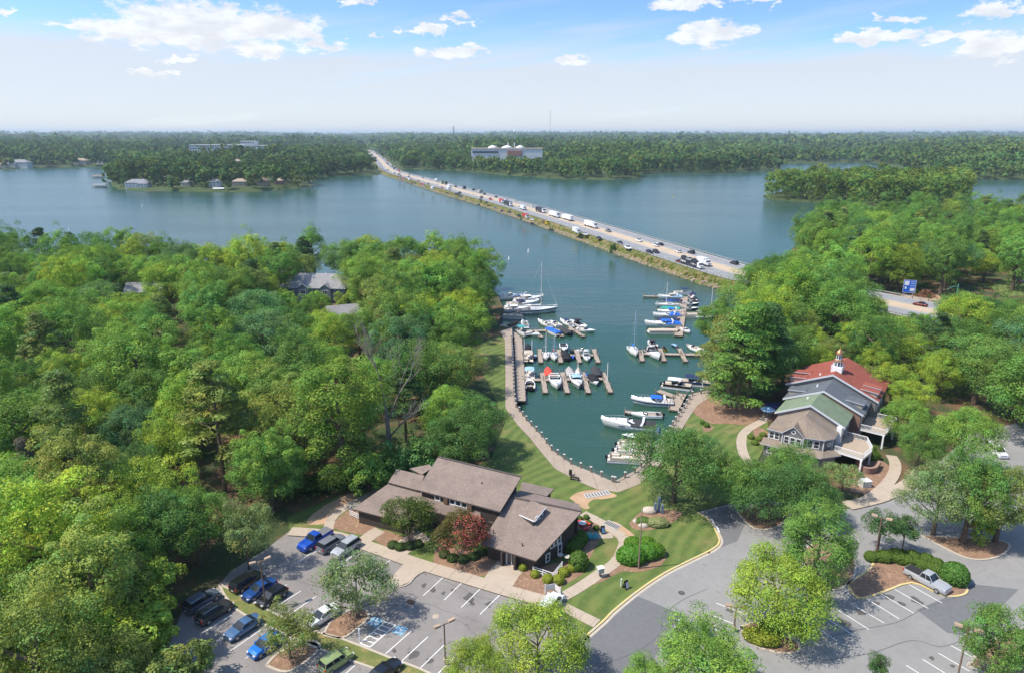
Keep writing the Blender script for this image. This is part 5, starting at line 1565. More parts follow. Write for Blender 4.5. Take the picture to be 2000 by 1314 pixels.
OFFICE, _ww = office()
railing('ramp_railing', 'white wooden railing round the ramp at the office corner', [tuple(P(*p).to_2d()) for p in ((1041, 1119), (1080, 1132), (1098, 1110))], .15, 1.05)
railing('ramp_railing', 'white wooden railing at the left end of the office', [tuple(P(*p).to_2d()) for p in ((684, 1008), (712, 1020))], .15, 1.05)
railing('ramp_railing', 'white wooden railing behind the one at the left end of the office', [tuple(P(*p).to_2d()) for p in ((685, 1000), (700, 997))], .15, 1.05)


# ------------------------------------------------------------------ the gabled building with four roofs and a cupola
def gabled():
    O = Vector((58.6, 124.5, 0)); ax = RAD(54)
    o = thing('gabled_building', 'grey two-storey building with stepped tan, green, slate and red roofs and a white cupola', 'building', (O.x, O.y, 0), ax)
    # local frame: x along the ridge (away), y to the left; so t (right) = -y
    def L(s, t, z): return Vector((s, -t, z))
    M_trim = mat('pale_trim', (.56, .57, .60), .6)
    def gable(s0, s1, tl, tr, ze, zr, roofm, wallm, name, over=.5):
        tm = (tl + tr) / 2
        w = MB(); pts = [(tl + over, ze), (tr - over, ze), (tm, zr - .25)]
        for s in (s0 + over * .6, s1 - .02):
            q = [L(s, tl + over, -.1), L(s, tr - over, -.1), L(s, tr - over, ze + .1), L(s, tm, zr - .2), L(s, tl + over, ze + .1)]
            w.poly(q)
        for t in (tl + over, tr - over): w.poly([L(s0 + over * .6, t, -.1), L(s1 - .02, t, -.1), L(s1 - .02, t, ze + .1), L(s0 + over * .6, t, ze + .1)])
        w.build('wall', wallm, o)
        r1 = MB().slab([L(s0, tm, zr), L(s0, tl, ze), L(s1, tl, ze), L(s1, tm, zr)], .2, 0, 1).build(name, [roofm, M_trim], o)
        MB().slab([L(s0, tr, ze), L(s0, tm, zr), L(s1, tm, zr), L(s1, tr, ze)], .2, 0, 1).build(name, [roofm, M_trim], o)
        # barge boards on the front edge, set just proud
        b = MB()
        for t0, z0, t1, z1 in ((tl, ze, tm, zr), (tm, zr, tr, ze)):
            p, q = L(s0 - .03, t0, z0 + .03), L(s0 - .03, t1, z1 + .03); b.slab([p, q, q + Vector((.12, 0, 0)), p + Vector((.12, 0, 0))], .38)
        b.build('barge_board', M_trim, r1)
        return r1
    gable(0, 8.4, -6.6, 6.6, 6.0, 9.1, M_green, M_gwall, 'green_roof')
    gable(8.0, 16.8, -7.2, 8.4, 6.3, 9.7, M_slate, M_brick, 'slate_roof')
    red = gable(16.4, 31.0, -8.9, 9.8, 6.7, 10.8, M_red, M_gwall, 'red_roof')
    # side dormers: flat-topped, one on each side of the slate roof, two on each side of the red one
    for s, side, rm, ze, tE, zr, tm in ((11.5, -1, M_slate, 6.3, -7.2, 9.7, .6), (11.5, 1, M_slate, 6.3, 8.4, 9.7, .6), (18.6, -1, M_red, 6.7, -8.9, 10.8, .45), (22.5, -1, M_red, 6.7, -8.9, 10.8, .45), (18.6, 1, M_red, 6.7, 9.8, 10.8, .45), (21.6, 1, M_red, 6.7, 9.8, 10.8, .45)):
        t0 = tE - side * .7; k = (zr - ze) / abs(tE - tm); zt = ze + 1.55; t1 = tE - side * min(abs(tE - tm) * .72, (zt - ze) / k + .4)
        dz = .12; W = 1.5 if rm is M_slate else 1.15
        d = MB().slab(sorted([L(s - W, t0 + side * .35, zt - .1), L(s + W, t0 + side * .35, zt - .1), L(s + W, t1, zt + .28), L(s - W, t1, zt + .28)], key=lambda p: math.atan2(p.y - (-(t0 + t1) / 2), p.x - s)), .14, 0, 1).build('dormer', [rm, M_trim], o)
        w = MB(); tq = (t0 + t1) / 2
        w.box((s, -(t0 * .5 + t1 * .5), (ze + zt) / 2 - .05), (2 * W - .5, abs(t1 - t0) - .1, zt - ze - .15)); w.build('dormer_wall', M_twall, d)
        window(d, L(s, t0, (ze + zt) / 2 + .05), (1, 0) if side > 0 else (-1, 0), 1.3, .95, panes=(2, 1))
    # tan front: hipped roof, centre gable, windows
    s0, tl, tr, ze, zr = -7.2, -5.9, 5.8, 5.2, 8.1
    w = MB(); w.prism([(s0 + .5, -(tl + .4)), (s0 + .5, -(1.4)), (s0 + 1.2, -(4.2)), (s0 + 3.0, -(tr - .4)), (.1, -(tr - .4)), (.1, -(tl + .4))], -.1, ze); w.build('wall', M_gwall, o)
    ridge0, ridge1 = L(-3.2, 0, zr), L(.3, 0, zr)
    a, b_, b2, c, d = L(s0, tl, ze), L(s0, 1.4, ze), L(s0 + .9, 4.5, ze), L(s0 + 2.8, tr, ze), L(.3, tr, ze); e = L(.3, tl, ze)
    rf = MB()
    for q in ([a, ridge0, ridge1, e][::-1], [a, b_, ridge0], [b_, b2, ridge0], [b2, c, ridge0], [c, d, ridge1, ridge0]):
        n = (q[1] - q[0]).cross(q[2] - q[0]); rf.slab(q if n.z > 0 else q[::-1], .18, 0, 1)
    hip = rf.build('tan_roof', [M_tan, M_trim], o)
    g0, g1, ga = -3.2, 1.2, -1.0
    G = MB(); ap = L(s0 - .4, ga, 7.0); bk = L(-3.6, ga, 7.0)
    for t in (g0, g1):
        q = [L(s0 - .4, t, ze - .05), ap, bk, L(-4.4, t, ze - .05)]; n = (q[1] - q[0]).cross(q[2] - q[0]); G.slab(q if n.z > 0 else q[::-1], .16, 0, 1)
    G.build('front_gable_roof', [M_tan, M_trim], hip)
    fw = MB(); fw.prism([(s0 - .05, -(g0 + .35)), (s0 - .05, -(g1 - .35)), (s0 + .6, -(g1 - .35)), (s0 + .6, -(g0 + .35))], -.1, ze); fw.build('wall', M_gwall, o)
    MB().poly([L(s0 - .045, g0 + .3, ze - .02), L(s0 - .045, g1 - .3, ze - .02), L(s0 - .045, ga, 6.75)]).build('gable_wall', M_gwall, o)
    front = (0, -1); of = Vector((-1, 0, 0))
    window(o, L(s0 - .06, ga, 5.75), front, .85, .85, round_=True, out=of)
    for t, w_, pn in ((-2.1, 1.0, (1, 2)), (-1.0, 1.0, (1, 2)), (.1, 1.0, (1, 2))): window(o, L(s0 - .06, t, 3.9), front, w_, 1.6, panes=pn, out=of)
    for t in (-5.0, -4.05): window(o, L(s0 + .5, t, 3.95), front, .95, 1.5, panes=(1, 2), out=of)
    for t, k in ((2.0, 0), (3.1, 1)):
        c_ = L(s0 + .5 + (t - 1.4) * .25, t, 3.9); window(o, c_, (.7 * .25, -.7), 1.05, 1.6, panes=(1, 2), out=Vector((-.97, -.24, 0)))
    window(o, L(s0 + 2.2, 5.0, 4.0), (.75, -.6), .85, .85, round_=True, out=Vector((-.65, -.76, 0)))
    for s_, t_ in ((s0 + .45, tl + .35), (s0 - .1, g0 + .3), (s0 - .1, g1 - .3), (s0 + 1.15, 4.25), (s0 + 3.0, tr - .35)): MB().box(L(s_, t_, ze / 2), (.2, .2, ze)).build('corner_board', M_trim, o)
    # skirt roof over the ground floor
    sk = MB(); sk.slab([L(s0 - 1.5, tl - .6, 2.5), L(s0 + .55, tl - .6, 3.1), L(s0 + .55, 4.6, 3.1), L(s0 - 1.5, 4.6, 2.5)][::-1], .15, 0, 1); sk.slab([L(s0 + .3, 4.6, 3.1), L(s0 - 1.5, 4.6, 2.5), L(s0 + 2, 7.4, 2.5), L(s0 + 3.2, 5.6, 3.1)], .15, 0, 1)
    sk.build('skirt_roof', [M_tan, M_trim], o)
    w = MB(); w.prism([(s0 - .9, -(tl)), (s0 - .9, -4.2), (s0 + 2, -6.4), (s0 + 3, -5.2), (s0 + 3, -tl)], -.1, 2.4); w.build('wall', M_gwall, o)
    for t in (-4.8, -3.2, -1.2, .6, 2.6): window(o, L(s0 - .92, t, 1.3), front, .95, 1.3, panes=(1, 2), out=of)
    # windows on the right flank
    for s_, t_, z_ in ((2.0, 6.1, 4.6), (4.4, 6.1, 4.6), (6.6, 6.1, 4.6), (2.0, 6.1, 1.6), (4.4, 6.1, 1.6), (10, 7.9, 4.6), (13.5, 7.9, 4.6), (15.5, 7.9, 4.6), (10, 7.9, 1.6), (13, 7.9, 1.6), (18.5, 9.3, 4.8), (21.5, 9.3, 4.8), (24.5, 9.3, 4.8), (18.5, 9.3, 1.6)):
        window(o, L(s_, t_, z_), (1, 0), 1.1, 1.5, panes=(1, 2))
    for s_, t_, z_ in ((2.0, -6.1, 4.6), (5.0, -6.1, 4.6), (10.5, -6.7, 4.6), (14, -6.7, 4.6), (19, -8.4, 4.8), (23, -8.4, 4.8)):
        window(o, L(s_, t_, z_), (-1, 0), 1.1, 1.5, panes=(1, 2))
    # white bay on the green wing's front corner
    MB().box(L(-.2, 5.75, 3.0), (1.4, .9, 6.2)).build('corner_bay', M_white, o)
    # decks on white posts
    M_deck = mat('deck_boards', (.38, .30, .22), .9, var=.15, scale=2)
    for pts, z, rl in (([(-4.6, 6.0), (-5.4, 11.0), (-1.0, 11.8), (3.2, 10.2), (3.6, 6.2)], 2.9, [(-4.6, 6.0), (-5.4, 11.0), (-1.0, 11.8), (3.2, 10.2), (3.6, 6.3)]),
                       ([(8.6, 8.0), (8.4, 12.6), (14.5, 13.6), (16.6, 13.4), (16.8, 8.1)], 3.1, [(8.6, 8.1), (8.4, 12.6), (14.5, 13.6), (16.6, 13.4), (16.8, 9.9)])):
        q = [(s_, -t_) for s_, t_ in pts]; dk = MB().prism(q, z - .35, z, 0, 1).build('deck', [M_deck, M_white], o)
        for i in range(len(rl) - 1):
            p, r = Vector((rl[i][0], -rl[i][1])), Vector((rl[i + 1][0], -rl[i + 1][1])); L_ = (r - p).length; a_ = math.atan2(r.y - p.y, r.x - p.x); m_ = (p + r) / 2
            mb = MB(); mb.box((m_.x, m_.y, z + 1.0), (L_, .1, .1), a_); mb.box((m_.x, m_.y, z + .12), (L_, .06, .08), a_)
            n = int(L_ / .22)
            for k in range(n + 1): c_ = p.lerp(r, k / n); mb.box((c_.x, c_.y, z + .55), (.05, .05, .85), a_)
            mb.build('balustrade', M_white, dk)
        for s_, t_ in rl[1:4]: MB().box((s_, -t_ + .2, z / 2 - .2), (.3, .3, z - .3)).build('deck_post', M_white, dk)
    # cupola: square base with rails, two lantern tiers, copper dome
    cx = 20.5; cb = MB(); cb.box(L(cx, .45, 11.2), (3.0, 3.0, 1.6)); cup = cb.build('cupola', M_white, o)
    for sx in (-1, 1):
        for sy in (-1, 1): MB().box(L(cx + sx * 1.45, .45 + sy * 1.45, 12.1), (.22, .22, 1.0)).build('post', M_white, cup)
        MB().box(L(cx + sx * 1.45, .45, 12.35), (.1, 2.7, .12)).build('rail', M_white, cup); MB().box(L(cx, .45 + sx * 1.45, 12.35), (2.7, .1, .12)).build('rail', M_white, cup)
    M_copper = mat('copper', (.56, .27, .13), .38, metal=.75, var=.15, scale=2)
    prof = [(1.15, 11.9), (1.15, 13.9)]
    MB().lathe(prof, L(cx, .45, 0), 8).build('lower_lantern', M_white, cup)
    MB().lathe([(1.4, 13.9), (1.35, 14.1), (.95, 14.35)], L(cx, .45, 0), 8).build('copper_skirt', M_copper, cup)
    MB().lathe([(.9, 14.3), (.9, 15.9)], L(cx, .45, 0), 8).build('upper_lantern', M_white, cup)
    MB().lathe([(1.1, 15.9), (1.1, 16.05), (.95, 16.5), (.7, 16.95), (.35, 17.25), (.08, 17.4), (.04, 17.8)], L(cx, .45, 0), 16).build('dome', M_copper, cup, True)
    for k in range(8):
        a_ = (k + .5) * math.pi / 4; d_ = Vector((math.cos(a_), math.sin(a_), 0))
        for r_, z_, h_, w_ in ((1.07, 12.95, 1.2, .5), (.84, 15.1, 1.0, .4)):
            MB().box(L(cx, .45, z_) + d_ * r_, (.05, w_, h_), a_).build('lantern_pane', M_glass, cup)
    cup.scale = (.72, .72, .72); cup.location = L(cx, .45, 10.2) * .28
    # roof vents
    for s_, t_, z_ in ((5.5, -1.8, 8.35), (12.5, -1.6, 9.0), (18.2, -2.4, 9.7)): MB().box(L(s_, t_, z_), (.3, .3, .5)).build('roof_vent', M_white, o)
    return o


gabled()
# curved brick terrace wall below the deck
def terrace():
    pts = smooth_line([p.to_2d() for p in PL([(1678, 880), (1672, 905), (1678, 918), (1692, 926), (1708, 924), (1716, 912)])], 5)
    o = thing('terrace_wall', 'low curved brick wall of the planting terrace by the gabled building', 'wall', (pts[0].x, pts[0].y, 0))
    q = [p - pts[0] for p in pts]; m = MB(); ribbon(m, q, .2, -.2, 0, 0, 1.3); m.build('brickwork', M_brick, o)
    m = MB(); ribbon(m, q, .25, -.25, 1.3, 0, 1.4); m.build('coping', mat('brick_coping', (.32, .2, .15), .9, var=.2, scale=2), o)


terrace()


# ------------------------------------------------------------------ houses in the left wood by the lake
def lake_house():
    c = P(622, 547, 7.0)
    o = thing('lake_house', 'blue-grey lake house with a long pale grey roof among the trees', 'house', (c.x, c.y, 0), RAD(-6))
    W, D, ze, zr = 25, 14, 5.6, 9.6
    MB().prism([(-W / 2, -D / 2), (W / 2, -D / 2), (W / 2, D / 2), (-W / 2, D / 2)], -.1, ze).build('wall', M_lwall, o)
    r = MB(); a, b, c_, d = [(-W / 2 - .6, -D / 2 - .6, ze), (W / 2 + .6, -D / 2 - .6, ze), (W / 2 + .6, D / 2 + .6, ze), (-W / 2 - .6, D / 2 + .6, ze)]; e, f = (-W / 2 + 5, 0, zr), (W / 2 - 5, 0, zr)
    for q in ([a, b, f, e], [b, c_, f], [c_, d, e, f], [d, a, e]): r.slab(q, .2, 0, 1)
    rf = r.build('roof', [M_grey, M_white], o)
    for x in (-3.0, 5.5):
        g = MB(); ap, l, rr_ = (x, -D / 2 - 1.4, 7.2), (x - 2.2, -D / 2 - 1.4, ze), (x + 2.2, -D / 2 - 1.4, ze)
        g.slab([l, ap, (x, -1.5, 7.2), (x - 2.2, -D / 2 + 2, ze)][::-1], .15, 0, 1); g.slab([rr_, ap, (x, -1.5, 7.2), (x + 2.2, -D / 2 + 2, ze)], .15, 0, 1); g.build('gable_roof', [M_grey, M_white], rf)
        m = MB(); m.box((x, -D / 2 - .5, ze / 2), (3.8, 1.2, ze)); m.poly([(x - 1.9, -D / 2 - 1.1, ze), (x + 1.9, -D / 2 - 1.1, ze), (x, -D / 2 - 1.1, 7.0)]); m.build('bay', M_lwall, o)
        window(o, (x, -D / 2 - 1.12, 4.1), (1, 0), 2.2, 1.6, panes=(3, 2)); window(o, (x, -D / 2 - 1.12, 1.4), (1, 0), 2.0, 1.6, panes=(2, 2))
    for x in (1.2, -8, 9.5): window(o, (x, -D / 2 - .02, 4.2), (1, 0), 1.8, 1.4, panes=(2, 2)); window(o, (x, -D / 2 - .02, 1.4), (1, 0), 1.8, 1.4, panes=(2, 2))
    for x, y in ((-6, 2), (2, 2.5), (6, -2), (-1, -2.5)): MB().box((x, y, 8.6), (.5, .5, 1.1)).build('roof_vent', M_white, rf)
    c2 = P(672, 603, 6.0)
    h = thing('lake_house', 'house roof with a white gable edge between the trees below the lake house', 'house', (c2.x, c2.y, 0), RAD(22))
    MB().prism([(-5, -4), (5, -4), (5, 4), (-5, 4)], -.1, 5.0).build('wall', M_lwall, h)
    r = MB(); r.slab([(-5.5, -4.5, 5), (5.5, -4.5, 5), (5.5, 0, 7.4), (-5.5, 0, 7.4)], .2, 0, 1); r.slab([(5.5, 4.5, 5), (-5.5, 4.5, 5), (-5.5, 0, 7.4), (5.5, 0, 7.4)], .2, 0, 1); r.build('roof', [M_grey, M_white], h)
    c3 = P(285, 560, 6.0)
    h = thing('lake_house', 'pale grey roof corner showing between trees at the upper left of the wood', 'house', (c3.x, c3.y, 0), RAD(10))
    MB().prism([(-6, -4.5), (6, -4.5), (6, 4.5), (-6, 4.5)], -.1, 5.0).build('wall', M_lwall, h)
    r = MB(); r.slab([(-6.5, -5, 5), (6.5, -5, 5), (6.5, 0, 7.8), (-6.5, 0, 7.8)], .2, 0, 1); r.slab([(6.5, 5, 5), (-6.5, 5, 5), (-6.5, 0, 7.8), (6.5, 0, 7.8)], .2, 0, 1); r.build('roof', [M_grey, M_white], h)


lake_house()
# small brown shed by the lot behind the red roof
c = P(1612, 648, 1.5); sh = thing('shed', 'small brown shed with a low pitched roof behind the yellow-green trees', 'shed', (c.x, c.y, 0), RAD(-38))
MB().box((0, 0, 1.2), (6, 3.4, 2.6)).build('wall', mat('shed_wall', (.16, .14, .13), .8), sh)
r = MB(); r.slab([(-3.3, -2, 2.5), (3.3, -2, 2.5), (3.3, 0, 3.4), (-3.3, 0, 3.4)], .12); r.slab([(3.3, 2, 2.5), (-3.3, 2, 2.5), (-3.3, 0, 3.4), (3.3, 0, 3.4)], .12); r.build('roof', M_roof, sh)

# ------------------------------------------------------------------ marina
M_gel = mat('gelcoat_white', (.80, .79, .77), .35, var=.04, scale=1.0, spec=.5, coat=.3)
M_gelt = mat('gelcoat_tan', (.62, .54, .44), .4, var=.08, scale=1.0)
M_navy = mat('navy_gelcoat', (.022, .035, .10), .3, coat=.3)
M_blackg = mat('black_gelcoat', (.018, .018, .02), .3, coat=.3)
M_seat = mat('vinyl_seat', (.62, .55, .47), .6, var=.1, scale=3)
M_tint = mat('tinted_screen', (.03, .04, .05), .1, spec=.6)
M_alu = mat('aluminium', (.58, .59, .60), .35, metal=.6)
M_motor = mat('outboard_cowl', (.025, .025, .028), .35)
M_motorw = mat('outboard_cowl_white', (.72, .72, .72), .35)
CANV = {'black': (.018, .018, .022), 'navy': (.022, .032, .10), 'blue': (.02, .13, .55), 'light blue': (.30, .48, .66), 'teal': (.06, .30, .32), 'red': (.62, .075, .05), 'grey': (.36, .34, .33), 'tan': (.50, .42, .34), 'white': (.72, .72, .70), 'green': (.03, .34, .25), 'charcoal': (.045, .045, .05)}


def canvas(c):
    return mat('canvas_' + c.replace(' ', '_'), CANV[c], .85, var=.12, scale=2.0, bump=.02, bscale=3)


def hull(o, L, B, fb, m, name='hull', sharp=2.2, n=11, stripe=None):
    """hull with flare and sheer; returns half-beam and deck height along the length"""
    hb = lambda t: B / 2 * (.90 + .10 * min(1, t / .3)) * (1 - max(0, (t - .45) / .55) ** sharp)
    dk = lambda t: fb * (1 + .32 * t * t)
    secs = []
    for i in range(n):
        t = min(i / (n - 1), .999); x = -L / 2 + L * t; b = max(hb(t), .02); z = dk(t); k = max(0, (t - .6) / .4)
        keel = -.45 + .45 * k ** 2; ch = .12 + .35 * k; xx = x - L * .07 * k * k
        secs.append([(x, b, z), (x, b * 1.0, z - .12), ((x + xx) / 2, b * .95, z * .55), (xx, b * (.82 - .3 * k), ch - .1), (xx, 0, keel), (xx, -b * (.82 - .3 * k), ch - .1), ((x + xx) / 2, -b * .95, z * .55), (x, -b, z - .12), (x, -b, z)])
    mb = MB().loft(secs); mb.poly([Vector(p) for p in secs[0]])
    h = mb.build(name, m, o, True)
    if stripe:
        s = MB()
        for sg in (1, -1):
            q = []
            for i in range(n):
                t = i / (n - 1); k = max(0, (t - .6) / .4); x = -L / 2 + L * t; b = max(hb(min(t, .999)), .02); q.append(((x - L * .02 * k * k), sg * (b * .985 + .02), dk(t) * .74))
            for i in range(n - 1):
                a, b = Vector(q[i]), Vector(q[i + 1]); dz = Vector((0, 0, .16)); s.poly([a - dz, b - dz, b + dz, a + dz])
        s.build('hull_stripe', stripe, h)
    return hb, dk


def deck(o, L, hb, dk, t0, t1, m, name='deck', crown=.12, n=6, inset=.06):
    secs = []
    for i in range(n):
        t = t0 + (t1 - t0) * i / (n - 1); x = -L / 2 + L * min(t, .995); b = max(hb(min(t, .99)) - inset, .01); z = dk(t) + .015
        secs.append([(x, -b, z), (x, -b * .5, z + crown * .8), (x, 0, z + crown), (x, b * .5, z + crown * .8), (x, b, z)])
    return MB().loft(secs).build(name, m, o, True)


def floor_(o, L, hb, z, t0, t1, m, inset=.22):
    pts = [(-L / 2 + L * t, -(hb(t) - inset)) for t in (t0, (t0 + t1) / 2, t1)] + [(-L / 2 + L * t, hb(t) - inset) for t in (t1, (t0 + t1) / 2, t0)]
    MB().prism(pts, z - .05, z).build('cockpit_floor', m, o)
    rim = MB()
    for sg in (1, -1):
        for a, b in ((t0, (t0 + t1) / 2), ((t0 + t1) / 2, t1)):
            q = [(-L / 2 + L * a, sg * (hb(a) - .01)), (-L / 2 + L * b, sg * (hb(b) - .01)), (-L / 2 + L * b, sg * (hb(b) - inset)), (-L / 2 + L * a, sg * (hb(a) - inset))]
            rim.prism(q, z, z + .55)
    rim.build('coaming', M_gel, o)


def bow_rail(o, L, hb, dk, t0=.45):
    mb = MB(); ts = [t0 + (1.0 - t0) * i / 6 for i in range(7)]
    for sg in (1, -1):
        pr = None
        for t in ts:
            p = Vector((-L / 2 + L * min(t, .985), sg * max(hb(min(t, .985)) - .06, .02), dk(t))); q = p + Vector((0, 0, .55 if t > t0 else .05))
            mb.tube(p, q, .03, n=4)
            if pr is not None: mb.tube(pr, q, .035, n=4)
            pr = q
    mb.build('bow_rail', M_alu, o)


def outboard(o, x, n=1, m=None, z=.55):
    for k in range(n):
        y = (k - (n - 1) / 2) * .55
        mb = MB(); mb.loft([[(x - .62, y - .18, z + .1), (x - .62, y + .18, z + .1), (x - .58, y + .16, z + .62), (x - .58, y - .16, z + .62)], [(x - .02, y - .22, z + .05), (x - .02, y + .22, z + .05), (x - .08, y + .18, z + .72), (x - .08, y - .18, z + .72)]], close=True)
        mb.box((x - .3, y, z - .35), (.18, .14, 1.0)); mb.build('outboard_motor', m or M_motor, o)


def bimini(o, x, L, W, z, c, zb, arch=.16):
    secs = []
    for i in range(5):
        xx = x - L / 2 + L * i / 4; dz = -arch * .5 * (abs(i - 2) / 2) ** 2
        secs.append([(xx, W * k / 2, z + dz - arch * abs(k) ** 2.2) for k in (-1, -.6, 0, .6, 1)])
    mb = MB().loft(secs); mb.loft([[(p[0], p[1], p[2] - .05) for p in s] for s in secs])
    b = mb.build('bimini_top', canvas(c), o, True)
    f = MB()
    for sx in (-1, 1):
        for sy in (-1, 1): f.tube((x + sx * L * .12, sy * W * .48, zb), (x + sx * L * .46, sy * W * .48, z - arch), .03, n=4)
    f.build('bimini_frame', M_alu, b)


def mooring_cover(o, L, hb, dk, c, t0=.0, t1=.97, h=.55):
    secs = []
    for i in range(8):
        t = t0 + (t1 - t0) * i / 7; x = -L / 2 + L * t; b = max(hb(min(t, .97)) + .05, .05); z = dk(t) + .04; k = math.sin(math.pi * (.12 + .8 * i / 7)) ** .7
        secs.append([(x, -b, z - .18), (x, -b, z), (x, -b * .45, z + h * k * .8), (x, 0, z + h * k), (x, b * .45, z + h * k * .8), (x, b, z), (x, b, z - .18)])
    mb = MB().loft(secs); mb.poly([Vector(p) for p in secs[0]]); return mb.build('mooring_cover', canvas(c), o, True)


def windshield(o, x, W, z, h=.55, rake=.5, wrap=.9):
    q = [(x - wrap, -W / 2, z), (x, -W / 2 * .55, z), (x, W / 2 * .55, z), (x - wrap, W / 2, z)]; u = [(x - wrap - rake * .4, -W / 2 * .92, z + h * .8), (x - rake, -W / 2 * .5, z + h), (x - rake, W / 2 * .5, z + h), (x - wrap - rake * .4, W / 2 * .92, z + h * .8)]
    w = MB().loft([q, u]).build('windshield', M_tint, o)
    f = MB()
    for i in range(3): f.tube(u[i], u[i + 1], .035, n=4)
    for i in (1, 2): f.tube(q[i], u[i], .03, n=4)
    f.build('screen_frame', M_alu, w)


def boat(kind, px, py, head, L, label, hullm=None, c=None, c2=None, stripe=None, mast=None, motors=1, group=None, rail=True, dinghy=None):
    p = P(px, py, WZ + .3)
    nm = {'cruiser': 'cabin_cruiser', 'sail': 'sailboat', 'pontoon': 'pontoon_boat', 'run': 'runabout', 'covered': 'covered_boat', 'ski': 'jet_ski'}[kind]
    o = thing(nm, label, 'jet ski' if kind == 'ski' else 'boat', (p.x, p.y, WZ), RAD(head), group or 'boats moored in the marina')
    m = hullm or M_gel
    if kind == 'cruiser':
        B = L * .33; hb, dk = hull(o, L, B, L * .125, m, stripe=stripe)
        deck(o, L, hb, dk, .42, 1.0, M_gel, crown=.32 if L > 8 else .2); floor_(o, L, hb, L * .075, .03, .43, M_seat)
        zc = L * .125
        for x, w in ((-L * .38, B * .7),): MB().box((x, 0, L * .09 + .25), (.6, w, .55)).build('stern_seat', M_seat, o)
        MB().box((-L * .1, B * .2, L * .09 + .4), (.7, .6, .9)).build('helm_seat', M_gel, o)
        windshield(o, L * .04, B * .82, zc + .22, .6, .55, L * .10)
        # radar arch
        a = MB(); ax = -L * .22
        a.loft([[(ax - .5, s * B * .46, zc), (ax + .1, s * B * .46, zc)] if True else None for s in (-1,)] + [[(ax - .9, s * B * .36, zc + 1.05), (ax - .45, s * B * .36, zc + 1.05)] for s in (-1, 1)] + [[(ax - .5, B * .46, zc), (ax + .1, B * .46, zc)]])
        a.loft([[(ax - .5, -B * .43, zc), (ax + .1, -B * .43, zc)], [(ax - .9, -B * .33, zc + .97), (ax - .45, -B * .33, zc + .97)], [(ax - .9, B * .33, zc + .97), (ax - .45, B * .33, zc + .97)], [(ax - .5, B * .43, zc), (ax + .1, B * .43, zc)]])
        a.build('radar_arch', M_gel, o)
        if c: bimini(o, -L * .09, L * .26, B * .74, zc + 1.12, c, zc)
        if c2: mooring_cover(o, L, hb, dk, c2, .0, .44, .6)
        for x in (L * .22, L * .34): MB().box((x, 0, dk(x / L + .5) + (.32 if L > 8 else .2) - .02), (.5, .5, .07)).build('hatch', M_tint, o)
        if rail: bow_rail(o, L, hb, dk, .5)
        MB().box((-L / 2 - .35, 0, .25), (.75, B * .8, .12)).build('swim_platform', M_gel, o)
        s = MB()
        for sg in (1, -1): s.box((L * .12, sg * (hb(.62) + .01), zc * .82), (L * .14, .06, .14))
        for k, sg in enumerate((1, -1)): MB().box((L * .10, sg * (hb(.60) + .0), zc * .84), (L * .13, .07, .16)).build('side_window', M_tint, o)
    elif kind == 'run':
        B = L * .37; hb, dk = hull(o, L, B, .78, m, stripe=stripe); deck(o, L, hb, dk, .55, .74, M_gel, crown=.1); floor_(o, L, hb, .36, .04, .55, M_seat)
        if dinghy is None:
            deck(o, L, hb, dk, .74, 1.0, M_gel, 'bow_deck', crown=.05)
        else: deck(o, L, hb, dk, .74, 1.0, mat('bow_cockpit', (.3, .26, .22), .8), 'bow_cockpit', crown=-.2)
        for x, y in ((-L * .36, 0), (L * .0, B * .22), (L * .0, -B * .22)): MB().box((x, y, .65), (.6, B * .62 if y == 0 else .55, .6)).build('seat', M_seat if c2 is None else canvas(c2), o)
        windshield(o, L * .12, B * .8, .86, .5, .4, .7)
        if c: bimini(o, -L * .08, L * .3, B * .85, 2.15, c, .85)
        if motors: outboard(o, -L / 2, motors)
    elif kind == 'covered':
        B = L * .36; hb, dk = hull(o, L, B, .85, m, stripe=stripe); mooring_cover(o, L, hb, dk, c or 'black', .0, .80 if c2 is None else .97)
        if c2 is None: deck(o, L, hb, dk, .78, 1.0, M_gel, crown=.08)
        if motors: outboard(o, -L / 2, motors)
    elif kind == 'pontoon':
        B = 2.6; fl = MB()
        for y in (-B * .4, 0, B * .4) if L > 7.5 else (-B * .38, B * .38):
            fl.path([Vector((-L / 2, y, .15)), Vector((L / 2 - .9, y, .15)), Vector((L / 2 - .1, y, .42))], [.36, .36, .06], 10)
        fl.build('pontoon_tubes', M_alu, o); MB().box((-.1, 0, .58), (L - .3, B, .12)).build('deck', M_seat, o)
        f = MB(); h = .62; x0, x1 = -L / 2 + .5, L / 2 - .6
        fm = m if hullm else M_gel
        for sg in (1, -1): MB().box(((x0 + x1) / 2, sg * (B / 2 - .05), .64 + h / 2), (x1 - x0, .06, h)).build('fence_panel', fm, o)
        for x, w in ((x1, B - .15), (x0, B * .62)): MB().box((x, 0 if x == x1 else B * .17, .64 + h / 2), (.06, w, h)).build('fence_panel', fm, o)
        for x, y, lx, ly in ((L * .28, B * .33, L * .28, .62), (L * .28, -B * .33, L * .28, .62), (-L * .3, B * .33, L * .2, .62), (-L * .05, -B * .3, .6, .6)):
            s = MB(); s.box((x, y, .86), (lx, ly, .42)); s.box((x, y + (.24 if y > 0 else -.24), 1.15), (lx, .16, .3)); s.build('seat', M_seat, o)
        MB().box((-L * .02, -B * .3, 1.0), (.5, .8, .8)).build('console', M_gel, o)
        if c: bimini(o, -L * .1, L * .42, B * .95, 2.7, c, .64)
        if c2:
            hb = lambda t: B / 2; dk = lambda t: 1.22
            mooring_cover(o, L * .94, hb, dk, c2, .03, .97, .3)
        if motors: outboard(o, -L / 2 + .15, 1, z=.5)
    elif kind == 'sail':
